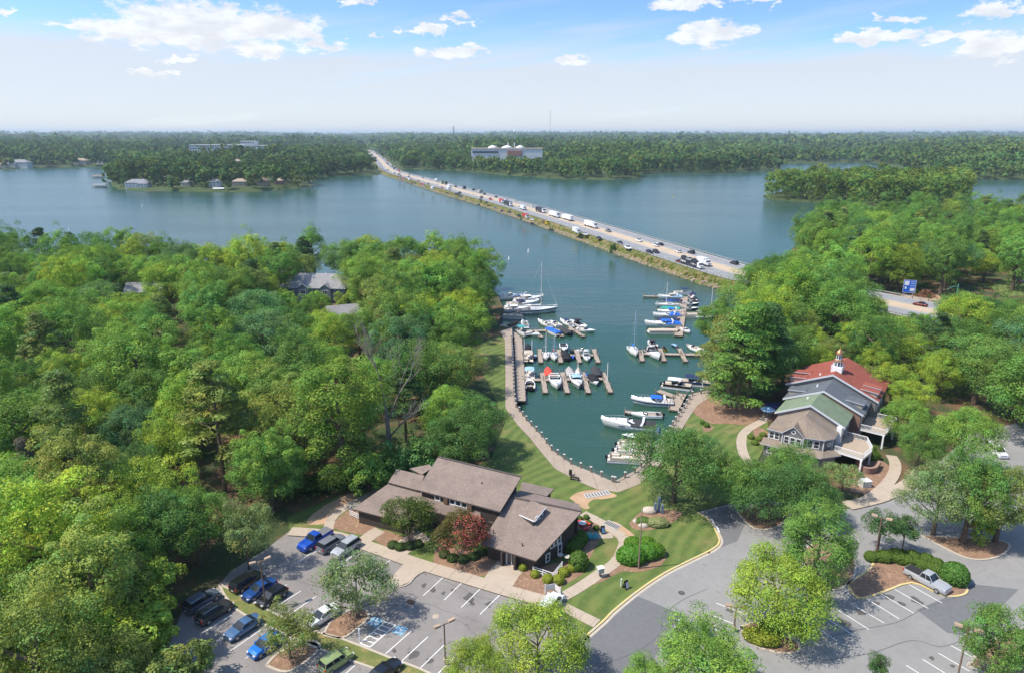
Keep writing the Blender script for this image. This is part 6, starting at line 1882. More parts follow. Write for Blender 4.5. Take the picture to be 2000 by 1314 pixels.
        B = L * .31; hb, dk = hull(o, L, B, L * .095 + .15, m, sharp=1.8, stripe=stripe); deck(o, L, hb, dk, .30, 1.0, M_gel, crown=.08); floor_(o, L, hb, .35, .03, .30, M_seat, .3)
        z0 = L * .095 + .2
        cab = MB(); cab.loft([[(-L * .19, -B * .27, z0), (-L * .19, -B * .22, z0 + .42), (-L * .19, B * .22, z0 + .42), (-L * .19, B * .27, z0)], [(L * .1, -B * .22, z0 + .05), (L * .1, -B * .17, z0 + .38), (L * .1, B * .17, z0 + .38), (L * .1, B * .22, z0 + .05)], [(L * .2, -B * .1, z0 + .08), (L * .19, -B * .08, z0 + .2), (L * .19, B * .08, z0 + .2), (L * .2, B * .1, z0 + .08)]], close=True); cab.build('cabin', M_gel, o)
        for sg in (1, -1): MB().box((-L * .05, sg * B * .245, z0 + .24), (L * .16, .05, .14)).build('cabin_window', M_tint, o)
        mx = L * .06; H = mast or L * 1.2; mcol = M_white if c2 is None else canvas(c2)
        MB().tube((mx, 0, z0 + .3), (mx, 0, H), .11, .07, 8).build('mast', mcol, o)
        s = MB()
        for zz, w in ((H * .45, B * .32), (H * .72, B * .24)):
            s.tube((mx, -w, zz), (mx, w, zz), .04, n=4)
        s.build('spreaders', M_alu, o)
        bm = MB(); bm.tube((mx, 0, z0 + 1.1), (-L * .36, 0, z0 + 1.0), .07, n=6); bo = bm.build('boom', M_alu, o)
        if c: sc_ = MB(); sc_.path([Vector((mx - .1, 0, z0 + 1.32)), Vector((-L * .12, 0, z0 + 1.28)), Vector((-L * .35, 0, z0 + 1.1))], [.26, .22, .12], 8); sc_.build('sail_cover', canvas(c), bo)
        r = MB(); r.tube((L * .48, 0, dk(1) + .1), (mx, 0, H * .97), .10 if L > 11 else .035, .05 if L > 11 else .02, 5); r.build('forestay', M_white if L > 11 else M_alu, o)
        r = MB(); r.tube((-L * .49, 0, dk(0)), (mx, 0, H * .99), .02, n=4)
        for sg in (1, -1): r.tube((mx - .1, sg * hb(.55), dk(.55)), (mx, 0, H * .9), .018, n=4)
        r.build('rigging', M_alu, o)
        bow_rail(o, L, hb, dk, .3)
    elif kind == 'ski':
        hb, dk = hull(o, L, 1.15, .42, m, n=7); s = MB(); s.loft([[(-L * .4, -.25, .42), (-L * .4, .25, .42), (-L * .4, .2, .8), (-L * .4, -.2, .8)], [(L * .1, -.25, .45), (L * .1, .25, .45), (L * .1, .16, .95), (L * .1, -.16, .95)], [(L * .42, -.2, .5), (L * .42, .2, .5), (L * .42, .1, .62), (L * .42, -.1, .62)]], close=True); s.build('saddle', canvas(c or 'charcoal'), o)
        MB().tube((L * .12, -.4, 1.02), (L * .12, .4, 1.02), .04, n=5).build('handlebar', M_motor, o)
    return o


BOATS = [
    # south finger dock, bows to the promenade
    ('cruiser', 1085, 749, -88, 9.6, 'large plain white cabin cruiser in the first slip of the south finger dock', {}),
    ('cruiser', 1126, 748, -86, 9.0, 'white cabin cruiser with a pale blue canopy in the south finger dock', dict(c='light blue', stripe=M_blackg)),
    ('covered', 1160, 744, -84, 7.2, 'white boat with a black cockpit cover in the last slip of the south finger dock', dict(c='black', motors=0)),
    ('run', 1035, 752, 90, 7.2, 'black runabout with white engines by the south end of the boardwalk', dict(hullm=M_blackg, motors=2, c2='charcoal')),
    ('pontoon', 1034, 733, 90, 7.0, 'pontoon boat with a pale blue top against the boardwalk', dict(c='light blue')),
    ('covered', 1071, 729, 92, 6.4, 'boat under a bright red cover behind the south finger dock', dict(c='red', c2=1)),
    ('covered', 1113, 729, 92, 6.6, 'boat under a grey cover behind the south finger dock', dict(c='grey', c2=1)),
    ('sail', 1129, 731, 92, 5.5, 'small dinghy with a folded tan sail behind the south finger dock', dict(c='tan', mast=4.0)),
    ('covered', 1164, 728, 92, 7.6, 'big boat under a charcoal cover at the outer end of the south finger dock', dict(c='charcoal', c2=1, hullm=M_blackg)),
    ('ski', 1146, 734, 90, 3.2, 'blue jet ski behind the south finger dock', dict(hullm=M_navy, c='blue')),
    # middle finger dock
    ('pontoon', 1032, 700, 90, 7.2, 'pontoon boat with a tan top at the inner end of the middle finger dock', dict(c='tan', hullm=M_gelt)),
    ('covered', 1031, 683, 90, 6.6, 'black covered boat between white lift poles beside the boardwalk', dict(c='black', c2=1)),
    ('ski', 1046, 697, 90, 3.2, 'blue jet ski nearest the boardwalk on the middle finger dock', dict(hullm=M_navy, c='light blue')),
    ('sail', 1066, 697, -90, 6.6, 'small white sailboat with a bare thin mast on the middle finger dock', dict(mast=8.0)),
    ('sail', 1082, 698, -88, 7.2, 'white sailboat with a blue mast foot and red hatch cover on the middle finger dock', dict(mast=8.8, c='red', c2='light blue')),
    ('covered', 1105, 697, 92, 7.0, 'black covered boat in the centre slip of the middle finger dock', dict(c='black', c2=1, hullm=M_blackg)),
    ('run', 1101, 680, -90, 7.0, 'white bowrider with a dark cockpit behind the middle finger dock', dict(c2='black', motors=0)),
    ('ski', 1119, 698, 90, 3.2, 'blue jet ski in the centre of the middle finger dock', dict(hullm=M_navy, c='blue')),
    ('ski', 1116, 686, 90, 3.2, 'dark jet ski behind the middle finger dock', dict(hullm=M_blackg)),
    ('cruiser', 1146, 700, -92, 6.4, 'small white cuddy boat at the outer end of the middle finger dock', dict(rail=False)),
    ('run', 1138, 687, 5, 4.0, 'small white skiff tied behind the middle finger dock', dict(motors=0)),
    # north finger dock
    ('pontoon', 1021, 651, -62, 7.4, 'pontoon boat with a teal top beside the boardwalk', dict(c='teal')),
    ('run', 1040, 653, -40, 6.4, 'white runabout with a dark cockpit lying slantwise at the north finger dock', dict(c2='black', motors=0)),
    ('pontoon', 1081, 650, 118, 7.6, 'pontoon boat under a bright blue cover at the north finger dock', dict(c2='blue')),
    ('covered', 1103, 648, 112, 7.4, 'boat with a charcoal cover beside the blue covered pontoon', dict(c='charcoal', c2=1, motors=2, hullm=M_blackg)),
    ('run', 1143, 646, -25, 7.2, 'white runabout with a white top at the outer end of the north finger dock', dict(c='white')),
    ('covered', 1002, 636, 60, 6.8, 'black covered boat nearest the trees at the north finger dock', dict(c='black', c2=1)),
    ('cruiser', 1024, 634, 100, 7.0, 'white open boat with a tall white arch at the north finger dock', dict(rail=False)),
    ('cruiser', 1062, 633, 120, 7.6, 'white motorboat behind the north finger dock, left of three alike', dict(rail=False)),
    ('run', 1084, 634, 112, 7.0, 'white motorboat behind the north finger dock, middle of three alike', dict(motors=0)),
    ('cruiser', 1105, 632, 118, 7.4, 'white motorboat behind the north finger dock, right of three alike', dict(rail=False, c='navy')),
    ('run', 1126, 633, 118, 8.0, 'black boat with a large black top behind the north finger dock', dict(c='black', hullm=M_blackg, c2='black')),
    # the big boats by the west point
    ('sail', 1052, 609, 9, 14.5, 'largest sailboat, dark hull and tall white mast with furled jib, at the west point', dict(mast=18.6, stripe=M_blackg, c='white')),
    ('cruiser', 1022, 597, 12, 12.5, 'big white motor yacht with a navy canopy beside the largest sailboat', dict(c='navy')),
    ('cruiser', 1008, 607, 8, 11.0, 'white motor yacht with a red float, closest to the largest sailboat', dict(c='white')),
    ('cruiser', 1034, 587, 15, 11.5, 'white motor yacht with a flying bridge behind the navy-topped yacht', dict(c='white')),
    ('cruiser', 1000, 583, 14, 12.0, 'white motor yacht farthest back at the west point', dict()),
    ('pontoon', 1000, 620, -8, 8.4, 'grey pontoon boat in front of the motor yachts at the west point', dict(hullm=M_gelt)),
    # long pier on the east side, bows to the lake
    ('cruiser', 1308, 583, 182, 9.5, 'white cruiser with a pale blue cover, farthest on the long east pier', dict(c2='light blue', c='tan')),
    ('covered', 1311, 590, 181, 7.4, 'boat with a navy cover, second from the far end of the east pier', dict(c='navy', c2=1)),
    ('sail', 1304, 598, 181, 9.6, 'sailboat with a blue sail cover on the far half of the east pier', dict(mast=9.4, c='blue')),
    ('covered', 1308, 605, 181, 7.4, 'boat with a green cover on the east pier', dict(c='green', c2=1)),
    ('cruiser', 1306, 611, 181, 8.4, 'white cruiser with blue trim below the green covered boat on the east pier', dict(c='blue', rail=False)),
    ('cruiser', 1301, 619, 181, 9.6, 'white cruiser with a short blue cover near the middle of the east pier', dict(c2='blue')),
    ('covered', 1303, 627, 181, 7.6, 'dark navy boat near the middle of the east pier', dict(c='navy', c2=1, hullm=M_navy)),
    ('cruiser', 1293, 637, 180, 12.0, 'longest white cruiser with bright blue covers on the east pier', dict(c2='blue', c='blue')),
    ('pontoon', 1294, 649, 180, 10.2, 'long tan covered pontoon boat at the near end of the east pier', dict(c2='tan', hullm=M_gelt)),
    ('pontoon', 1333, 574, 182, 7.6, 'pontoon boat with a blue top across the far end of the east pier', dict(c='navy')),
    ('pontoon', 1352, 584, 90, 7.4, 'navy pontoon boat, farthest on the bank side of the east pier', dict(c='navy', hullm=M_navy)),
    ('run', 1349, 595, 0, 6.6, 'dark runabout on the bank side of the east pier, second from the far end', dict(hullm=M_navy, c2='charcoal')),
    ('run', 1347, 604, 0, 6.6, 'dark runabout on the bank side of the east pier, third from the far end', dict(hullm=M_blackg, c2='black')),
    ('pontoon', 1345, 618, 0, 6.8, 'tan open pontoon boat on the bank side of the east pier', dict(hullm=M_gelt)),
    ('run', 1340, 647, -80, 5.6, 'small white boat at the near end of the east pier, bow to the camera', dict(motors=0)),
    ('run', 1380, 611, 178, 7.0, 'white boat with a black top by the bank east of the pier', dict(c='black')),
    ('run', 1375, 621, 200, 7.2, 'white bowrider with its bow to the water by the bank east of the pier', dict(motors=0)),
    ('pontoon', 1400, 613, 170, 7.0, 'pontoon boat half under the trees by the bank east of the pier', dict(c='charcoal')),
    ('sail', 1391, 605, 175, 7.0, 'small sailboat with a thin mast by the bank east of the pier', dict(mast=8.6)),
    # short east dock
    ('sail', 1237, 688, -88, 8.8, 'white sailboat with a bright blue mast at the tip of the short east dock', dict(mast=13.2, c='blue', c2='light blue')),
    ('cruiser', 1277, 694, -82, 9.4, 'white cruiser with a dark cockpit at the short east dock, bow to the camera', dict(c2='black')),
    ('run', 1273, 673, 95, 6.8, 'dark wakeboard boat with lime trim behind the short east dock', dict(hullm=M_blackg, c='charcoal')),
    ('ski', 1317, 675, 110, 3.2, 'lone blue jet ski behind the short east dock', dict(hullm=M_navy, c='light blue')),
    ('ski', 1298, 681, 100, 3.0, 'yellow jet ski behind the short east dock', dict(hullm=mat('yellow_gelcoat', (.6, .45, .06), .4), c='black')),
    ('run', 1355, 681, 118, 7.0, 'white open runabout at the tree end of the short east dock', dict(dinghy=1, motors=0)),
    # along the east promenade
    ('pontoon', 1323, 756, -20, 8.0, 'black pontoon boat with a cream top at the corner dock of the east bank', dict(c='white', hullm=M_blackg)),
    ('pontoon', 1358, 750, -14, 8.6, 'navy pontoon boat with a blue top beside the east promenade', dict(c='navy', hullm=M_navy)),
    ('cruiser', 1273, 788, 171, 10.0, 'white express cruiser with a bright blue top and navy hull stripe on the east side', dict(c='blue', stripe=M_navy)),
    ('run', 1262, 812, 175, 7.2, 'white fishing boat with a black console behind the large express cruiser', dict(c2='black')),
    ('cruiser', 1226, 834, 166, 12.0, 'largest white express cruiser, bow to the open basin, half behind the oak', dict(c2='charcoal')),
    ('run', 1244, 855, 172, 6.6, 'dark blue runabout with a white bow below the largest express cruiser', dict(hullm=M_navy, c2='navy', motors=0)),
    ('pontoon', 1240, 872, -8, 7.4, 'tan pontoon boat third from the promenade corner', dict(hullm=M_gelt)),
    ('pontoon', 1236, 884, -8, 7.6, 'white pontoon boat second from the promenade corner', dict()),
    ('pontoon', 1226, 898, -8, 8.0, 'pontoon boat nearest the promenade corner with its engine to the basin', dict(hullm=M_gelt)),
]
for k, px, py, hd, L, lab, kw in BOATS: boat(k, px, py, hd, L, lab, **kw)


# docks: a plank deck on piles; every finger is a part
def dock(label, main, fingers, w=1.7, fw=1.25, name='dock', z=WZ + .62, plank=True):
    z_ = z; ln = [P(*p, z_).to_2d() for p in main]; b = ln[0]
    o = thing(name, label, 'dock', (b.x, b.y, z_))
    def seg(nm, p, q, wd, dz=0.0):
        p, q = p - b, q - b; d = q - p; L = d.length; a = math.atan2(d.y, d.x); n = max(1, int(L / .62)); c0 = (p + q) / 2
        part = MB().box((c0.x, c0.y, -.22 + dz), (L, wd - .1, .22), a).build(nm, mat('dock_frame', (.17, .14, .11), .9), o)
        rows = MB()
        for k in range(n):
            c = p.lerp(q, (k + .5) / n); rows.box((c.x, c.y, -.05 + dz + .008 * ((k * 7) % 3)), (L / n - .05, wd, .1), a)
        stuff(rows.build('planks', M_wood, part))
        pm = MB(); u = d.normalized(); nn = Vector((-u.y, u.x))
        for k in range(max(2, int(L / 4.5) + 1)):
            c = p.lerp(q, min(.98, k / max(1, int(L / 4.5)) + .01))
            for sg in (1, -1): e = c + nn * sg * (wd / 2 + .1); MB().tube((e.x, e.y, -2.5), (e.x, e.y, .75), .14, .13, 7).build('pile', mat('pile_wood', (.26, .22, .18), .9, var=.2, scale=3), part)
    for i in range(len(ln) - 1): seg('walkway', ln[i], ln[i + 1], w)
    for f in fingers: seg('finger', P(*f[0], z_).to_2d(), P(*f[1], z_).to_2d(), fw, -.02)
    return o


dock('long wooden boardwalk beside the west promenade', [(981, 634), (1012, 660), (1015, 717), (1017, 782)], [], 2.3, name='boardwalk', z=WZ + 1.1)
dock('north finger dock, the one with the blue covered pontoon', [(1013, 646), (1067, 645), (1124, 643)], [((1112, 638), (1140, 656)), ((1043, 644), (1058, 658)), ((1082, 641), (1098, 656))])
dock('middle finger dock with four fingers', [(1019, 694), (1169, 693)], [((1054, 681), (1056, 707)), ((1091, 682), (1095, 707)), ((1125, 682), (1132, 707)), ((1160, 681), (1168, 707))])
dock('south finger dock with four long fingers, nearest the promenade', [(1019, 741), (1182, 739)], [((1058.8, 727), (1065, 766)), ((1098, 726), (1108, 766)), ((1138.3, 726), (1149, 766)), ((1177.7, 727), (1192, 765))])
dock('wooden dock of the big boats at the west point', [(985, 614), (1035, 609)], [((1010, 612), (1014, 592))])
dock('long east pier with boats on both sides', [(1337, 580), (1325, 655)], [((1329, 580), (1256, 578)), ((1336, 611), (1410, 611))], 2.6, 1.6)
dock('short east dock with three crossed fingers', [(1250, 690), (1370, 692)], [((1251, 683), (1254, 704)), ((1289, 680), (1297, 704)), ((1327, 680), (1339, 705))])
dock('corner dock below the east promenade', [(1285, 762), (1320, 774), (1332, 776)], [((1332, 768), (1316, 800))], 1.8, 2.2)
dock('narrow dock behind the largest express cruiser', [(1220, 803), (1292, 811)], [], 1.4)
dock('narrow dock among the pontoon boats', [(1225, 862), (1270, 868)], [], 1.2)


# railing of the promenade: capped posts with two ropes
def promenade_rail(label, pts, step):
    ln = []
    q = [p.to_2d() for p in PL(pts)]
    for i in range(len(q) - 1):
        L = (q[i + 1] - q[i]).length; n = max(1, round(L / step))
        ln += [q[i].lerp(q[i + 1], k / n) for k in range(n)]
    ln.append(q[-1]); b = ln[0]; o = thing('promenade_railing', label, 'railing', (b.x, b.y, .18))
    post = MB(); post.box((0, 0, .5), (.30, .30, 1.0)); pm = post.mesh('post', mat('rail_timber', (.30, .25, .20), .9, var=.2, scale=3))
    cap = MB(); cap.box((0, 0, 1.06), (.42, .42, .14)); cap.box((0, 0, 1.17), (.36, .36, .08), taper=.4); cm = cap.mesh('cap', mat('cap_white', (.52, .50, .47), .7))
    for p in ln:
        po = link('post', pm, o); po.location = (p.x - b.x, p.y - b.y, 0); link('cap', cm, po)
    for h in (.45, .85):
        m = MB()
        for i in range(len(ln) - 1):
            p0, p1 = ln[i] - b, ln[i + 1] - b; mid = (p0 + p1) / 2
            m.tube((p0.x, p0.y, h), (mid.x, mid.y, h - .07), .035, n=4, cap=False); m.tube((mid.x, mid.y, h - .07), (p1.x, p1.y, h), .035, n=4, cap=False)
        m.build('rope', mat('rail_rope', (.16, .14, .12), .9), o)


inn = lambda pts, d: [(x - d, y + d * .2) for x, y in pts]
promenade_rail('row of capped posts with ropes along the west promenade', inn(prom_out[1:], 2), 2.6)
promenade_rail('row of capped posts with ropes along the east promenade', [(1201, 943), (1240, 924), (1264, 903), (1302, 851), (1336, 798), (1352, 773), (1386, 766)], 2.6)
# channel buoys and lift poles
for px, py, lab in ((1032, 492, 'white channel buoy off the causeway, right one of two'), (994, 507, 'white channel buoy beside the wooded west point'), (278, 403, 'white buoy far out on the left lake'), (135, 450, 'white buoy off the left wood'), (1315, 386, 'yellow marker buoy on the lake right of the highway')):
    p = P(px, py, WZ); b = thing('buoy', lab, 'buoy', (p.x, p.y, WZ)); m = M_white if px != 1315 else mat('yellow_gelcoat', (.6, .45, .06), .4)
    MB().lathe([(.5, -.3), (.55, .2), (.3, .45), (.26, 1.5), (.05, 1.75)], n=10).build('float', m, b); MB().lathe([(.27, .8), (.27, 1.0)], n=10).build('band', mat('buoy_orange', (.7, .2, .05), .6), b)
for px, py, hh, lab in ((1186, 748, 5.5, 'tall white pole at the outer end of the south finger dock'), (1024, 690, 4.0, 'white lift pole left of the black covered boat'), (1039, 690, 4.0, 'white lift pole right of the black covered boat')):
    p = P(px, py, WZ); po = thing('lift_pole', lab, 'pole', (p.x, p.y, WZ)); MB().tube((0, 0, -1), (0, 0, hh), .12, n=8).build('shaft', M_white, po); MB().box((0, 0, hh + .1), (.3, .3, .2)).build('cap', M_alu, po)

# ------------------------------------------------------------------ parked cars
PAINT = {'blue': (.012, .075, .42), 'bright blue': (.01, .16, .55), 'dark blue': (.012, .06, .22), 'steel blue': (.06, .13, .24), 'black': (.010, .010, .012), 'charcoal': (.035, .035, .038), 'grey': (.20, .21, .23),
         'silver': (.42, .43, .45), 'white': (.76, .76, .75), 'green': (.27, .34, .13), 'red': (.45, .03, .025), 'slate': (.10, .12, .15)}


def paint(c):
    return mat('car_paint_' + c.replace(' ', '_'), PAINT[c], .28, spec=.5, coat=.7, metal=.15)


M_tyre = mat('tyre_rubber', (.018, .018, .018), .85)
M_rim = mat('alloy_rim', (.45, .45, .46), .35, metal=.7)
M_cglass = mat('car_glass', (.02, .026, .03), .06, spec=.7)
M_lamp = mat('headlamp', (.65, .66, .68), .15)
M_tail = mat('tail_lamp', (.42, .015, .015), .25)
M_trimb = mat('black_trim', (.02, .02, .021), .6)
# shape of each kind: length, width, height, belt line, then (x, z) of the bonnet-windscreen-roof-rear outline, x from -0.5 (rear) to 0.5 (nose)
KINDS = {
    'sedan': (4.75, 1.84, 1.46, .92, [(-.5, .62), (-.49, .95), (-.36, 1.02), (.16, .97), (.36, .88), (.47, .72), (.5, .55)], (-.37, -.19, .02, .20)),
    'hatch': (4.3, 1.80, 1.52, .95, [(-.5, .60), (-.49, .98), (-.40, 1.02), (.18, .98), (.38, .88), (.47, .72), (.5, .55)], (-.47, -.36, .05, .23)),
    'suv': (4.75, 1.92, 1.72, 1.06, [(-.5, .65), (-.49, 1.08), (-.42, 1.12), (.17, 1.10), (.38, 1.02), (.475, .85), (.5, .6)], (-.475, -.40, .06, .22)),
    'box': (4.1, 1.82, 1.66, 1.05, [(-.5, .6), (-.495, 1.06), (-.42, 1.1), (.2, 1.06), (.40, .98), (.48, .8), (.5, .58)], (-.485, -.43, .10, .24)),
    'van': (4.9, 1.98, 1.86, 1.12, [(-.5, .6), (-.495, 1.12), (-.42, 1.15), (.24, 1.10), (.42, .96), (.48, .8), (.5, .58)], (-.485, -.44, .12, .29)),
    'pickup': (5.8, 2.02, 1.92, 1.16, [(-.5, .72), (-.498, 1.18), (-.2, 1.20), (.18, 1.20), (.40, 1.14), (.485, .98), (.5, .65)], (-.115, -.075, .085, .19)),
}


def car(kind, colour, label, rear, front, rim=True, bed=None, group='cars in the parking lots', rails=False):
    L, W, H, belt, prof, gh = KINDS[kind]
    a, b = P(*rear), P(*front); c = (a + b) / 2; hd = math.atan2(b.y - a.y, b.x - a.x)
    o = thing({'pickup': 'pickup_truck', 'suv': 'parked_suv', 'van': 'parked_van'}.get(kind, 'parked_car'), label, 'pickup' if kind == 'pickup' else 'car', (c.x, c.y, .02), hd, group)
    pm = paint(colour); clear = .24 if kind != 'pickup' else .34
    secs = []
    for x, z in prof:
        w = W / 2 * (1 - .16 * max(0, (abs(x) - .36) / .14) ** 1.6)
        xx = x * L
        secs.append([(xx, -w * .94, clear), (xx, -w, clear + .22), (xx, -w, z * .80), (xx, -w * .90, z), (xx, 0, z + .035), (xx, w * .90, z), (xx, w, z * .80), (xx, w, clear + .22), (xx, w * .94, clear)])
    body = MB().loft(secs, close=True).build('body', pm, o, False)
    # glasshouse: glass all round, painted roof and pillars
    x0, x1, x2, x3 = [g * L for g in gh]; wb, wt = W / 2 * .90, W / 2 * .74; zb = belt + .06
    q0 = [(x0, -wb, zb), (x3, -wb, zb), (x3, wb, zb), (x0, wb, zb)]; q1 = [(x1, -wt, H - .06), (x2, -wt, H - .06), (x2, wt, H - .06), (x1, wt, H - .06)]
    for i, nm in ((0, 'side_glass'), (1, 'windscreen'), (2, 'side_glass'), (3, 'rear_glass')):
        j = (i + 1) % 4; MB().poly([q0[i], q0[j], q1[j], q1[i]]).build(nm, M_cglass, o)
    r = MB(); r.loft([[(x1 - .05, -wt - .03, H - .07), (x1 - .03, -wt * .8, H - .015), (x1 - .03, wt * .8, H - .015), (x1 - .05, wt + .03, H - .07)], [((x1 + x2) / 2, -wt - .03, H - .05), ((x1 + x2) / 2, -wt * .8, H + .01), ((x1 + x2) / 2, wt * .8, H + .01), ((x1 + x2) / 2, wt + .03, H - .05)], [(x2 + .06, -wt - .03, H - .08), (x2 + .03, -wt * .8, H - .03), (x2 + .03, wt * .8, H - .03), (x2 + .06, wt + .03, H - .08)]], close=True)
    rf = r.build('roof', pm, o)
    pl = MB()
    for i in range(4): pl.tube(q0[i], q1[i], .05, n=4)
    for sg in (-1, 1):
        for t in ((.40, .74) if kind != 'pickup' else (.5,)):
            p = Vector((x0 + (x3 - x0) * t, sg * wb, zb)); q = Vector((x1 + (x2 - x1) * t, sg * wt, H - .06)); pl.tube(p, q, .045, n=4)
    pl.build('pillars', pm if kind != 'suv' else M_trimb, o)
    if rails:
        for sg in (-1, 1): MB().tube((x1 + .1, sg * wt * .92, H + .04), (x2 - .1, sg * wt * .92, H + .04), .025, n=4).build('roof_rail', M_alu, rf)
    if kind == 'pickup':
        bx0, bx1 = -L * .485, x0 - .12
        MB().box(((bx0 + bx1) / 2, 0, belt + .07), (bx1 - bx0, W * .80, .05)).build('bed_cover' if bed else 'bed_floor', mat('bed_cover_black', (.03, .03, .032), .7) if bed == 'black' else (mat('bed_cover_grey', (.16, .16, .165), .7)), o)
    # wheels
    R = .36 if kind in ('pickup', 'suv', 'van') else .33
    for sx in (-.31, .31):
        for sg in (-1, 1):
            y = sg * (W / 2 - .10)
            t = MB().tube((sx * L, y - sg * .14, R), (sx * L, y + sg * .11, R), R, n=14).build('wheel', M_tyre, o)
            MB().tube((sx * L, y + sg * .10, R), (sx * L, y + sg * .125, R), R * .66, n=12).build('rim', M_rim, t)
    for sg in (-1, 1):
        MB().box((L * .455, sg * W * .35, prof[-2][1] - .06), (.34, .34, .14)).build('headlight', M_lamp, o)
        MB().box((-L * .492, sg * W * .41, prof[1][1] - .16), (.09, .22, .26)).build('taillight', M_tail, o)
        MB().box((x3 - .25, sg * (W / 2 + .06), zb + .06), (.14, .18, .12)).build('wing_mirror', pm, o)
    MB().box((L * .49, 0, .62), (.08, W * .5, .22)).build('grille', M_trimb, o)
    MB().box((-L * .496, 0, .55), (.05, .5, .14)).build('number_plate', M_lamp, o)
    return o


CARS = [
    ('pickup', 'blue', 'blue pickup truck with a grey bed cover at the wooded end of the lot', (640, 1046), (592, 1076), dict(bed='grey')),
    ('suv', 'grey', 'grey SUV parked next to the blue pickup', (626, 1081), (670, 1054), dict()),
    ('suv', 'silver', 'silver SUV with roof rails beside the lot tree, next to the grey SUV', (697, 1062), (655, 1090), dict(rails=True)),
    ('suv', 'black', 'black SUV in the first bay beside the slim pale tree', (458, 1158), (508, 1127), dict()),
    ('sedan', 'dark blue', 'dark blue sedan between two black cars by the lamp post', (533, 1142), (481, 1174), dict()),
    ('hatch', 'black', 'black hatchback behind the lamp post, right of the blue sedan', (556, 1155), (506, 1188), dict()),
    ('suv', 'slate', 'dark SUV half hidden under the trees beyond the charcoal pickup', (374, 1194), (417, 1167), dict()),
    ('suv', 'charcoal', 'large charcoal SUV beside the dark one at the edge of the wood', (391, 1220), (449, 1184), dict(rails=True)),
    ('sedan', 'steel blue', 'steel blue sedan alone in the lower lot', (503, 1214), (448, 1250), dict()),
    ('hatch', 'bright blue', 'bright blue hatchback under the small thin tree', (546, 1248), (492, 1285), dict()),
    ('sedan', 'white', 'white car parked beside the mulch island of the lot tree', (655, 1194), (604, 1226), dict()),
    ('box', 'green', 'boxy light green car at the bottom of the lot', (630, 1316), (684, 1280), dict()),
    ('sedan', 'black', 'black car cut off by the bottom edge of the picture', (728, 1338), (772, 1303), dict()),
    ('van', 'white', 'white van by the property sign, half behind the yellow-green tree', (1062, 1206), (1090, 1170), dict()),
    ('sedan', 'slate', 'slate blue car half under the wide bright green tree', (1382, 1250), (1330, 1229), dict()),
    ('hatch', 'black', 'black hatchback backing out under the broad yellow-green tree', (1570, 1241), (1524, 1215), dict()),
    ('pickup', 'silver', 'silver pickup truck with a black bed cover beside the ball shrub', (1772, 1120), (1848, 1160), dict(bed='black')),
    ('van', 'white', 'white van behind the trees of the upper right lot', (1925, 872), (1965, 900), dict()),
    ('suv', 'white', 'white SUV behind the tall slim tree in the upper right lot', (1905, 905), (1945, 935), dict()),
    ('suv', 'black', 'black SUV on the grass slope at the right edge', (1978, 556), (2012, 551), dict()),
    ('sedan', 'grey', 'grey car by the gabled building under the pines', (1502, 812), (1512, 796), dict()),
    ('hatch', 'dark blue', 'dark blue car beside the grey one under the pines', (1512, 806), (1521, 791), dict()),
]
for k, c, lab, r, f, kw in CARS: car(k, c, lab, r, f, **kw)


# ------------------------------------------------------------------ traffic on the highway
def paint_by_object():
    m = bpy.data.materials.new('traffic_paint'); m.use_nodes = True; g = NT(m.node_tree); b = m.node_tree.nodes['Principled BSDF']
    oi = g.n('ShaderNodeObjectInfo'); g.l(oi.outputs['Color'], b.inputs['Base Color']); b.inputs['Roughness'].default_value = .35; return m


M_tp = paint_by_object()


def wheels(mb, xs, W, R=.36):
    for x in xs:
        for sg in (-1, 1): mb.tube((x, sg * (W / 2 - .22), R), (x, sg * (W / 2 + .01), R), R, n=8, mi=2)


def small_car(L, W, H, belt, gh, bed=False):
    mb = MB(); secs = []
    for x, z in ((-.5, belt * .7), (-.49, belt), (.2, belt), (.42, belt * .9), (.5, belt * .6)):
        w = W / 2 * (1 if abs(x) < .45 else .9); secs.append([(x * L, -w, .28), (x * L, -w, z * .85), (x * L, -w * .9, z), (x * L, w * .9, z), (x * L, w, z * .85), (x * L, w, .28)])
    mb.loft(secs, 0, True); x0, x1, x2, x3 = [g * L for g in gh]; wb, wt = W * .45, W * .37
    q0 = [(x0, -wb, belt), (x3, -wb, belt), (x3, wb, belt), (x0, wb, belt)]; q1 = [(x1, -wt, H), (x2, -wt, H), (x2, wt, H), (x1, wt, H)]
    for i in range(4): mb.poly([q0[i], q0[(i + 1) % 4], q1[(i + 1) % 4], q1[i]], 1)
    mb.slab([(x, y, z + .05) for x, y, z in q1], .06, 0)
    wheels(mb, (-.31 * L, .31 * L), W); return mb.mesh('traffic_car', [M_tp, M_cglass, M_tyre])


def truck_mesh(L, box_h, cab='semi', box=True, boxc=0):
    mb = MB(); W = 2.5
    if box:
        bx0 = -L / 2; bx1 = L / 2 - (3.3 if cab == 'semi' else 2.4); mb.box(((bx0 + bx1) / 2, 0, 1.1 + box_h / 2), (bx1 - bx0, W, box_h), 0, 0); mb.box(((bx0 + bx1) / 2, 0, .95), (bx1 - bx0, W * .5, .25), 0, 3)
    cx = L / 2 - (1.5 if cab == 'semi' else 1.1); ch = 2.6 if cab == 'semi' else 1.9
    mb.box((cx - .5, 0, .9 + ch / 2), (1.9, W * .94, ch), 0, 3 if not box else 4); mb.box((cx + .95, 0, 1.35), (1.2, W * .8, 1.1), 0, 3 if not box else 4); mb.box((cx + .46, 0, .9 + ch * .72), (.06, W * .85, .8), 0, 1)
    wheels(mb, [-L * .42, -L * .34, L * .15, L * .40] if L > 9 else [-L * .3, L * .34], W, .5)
    return mb


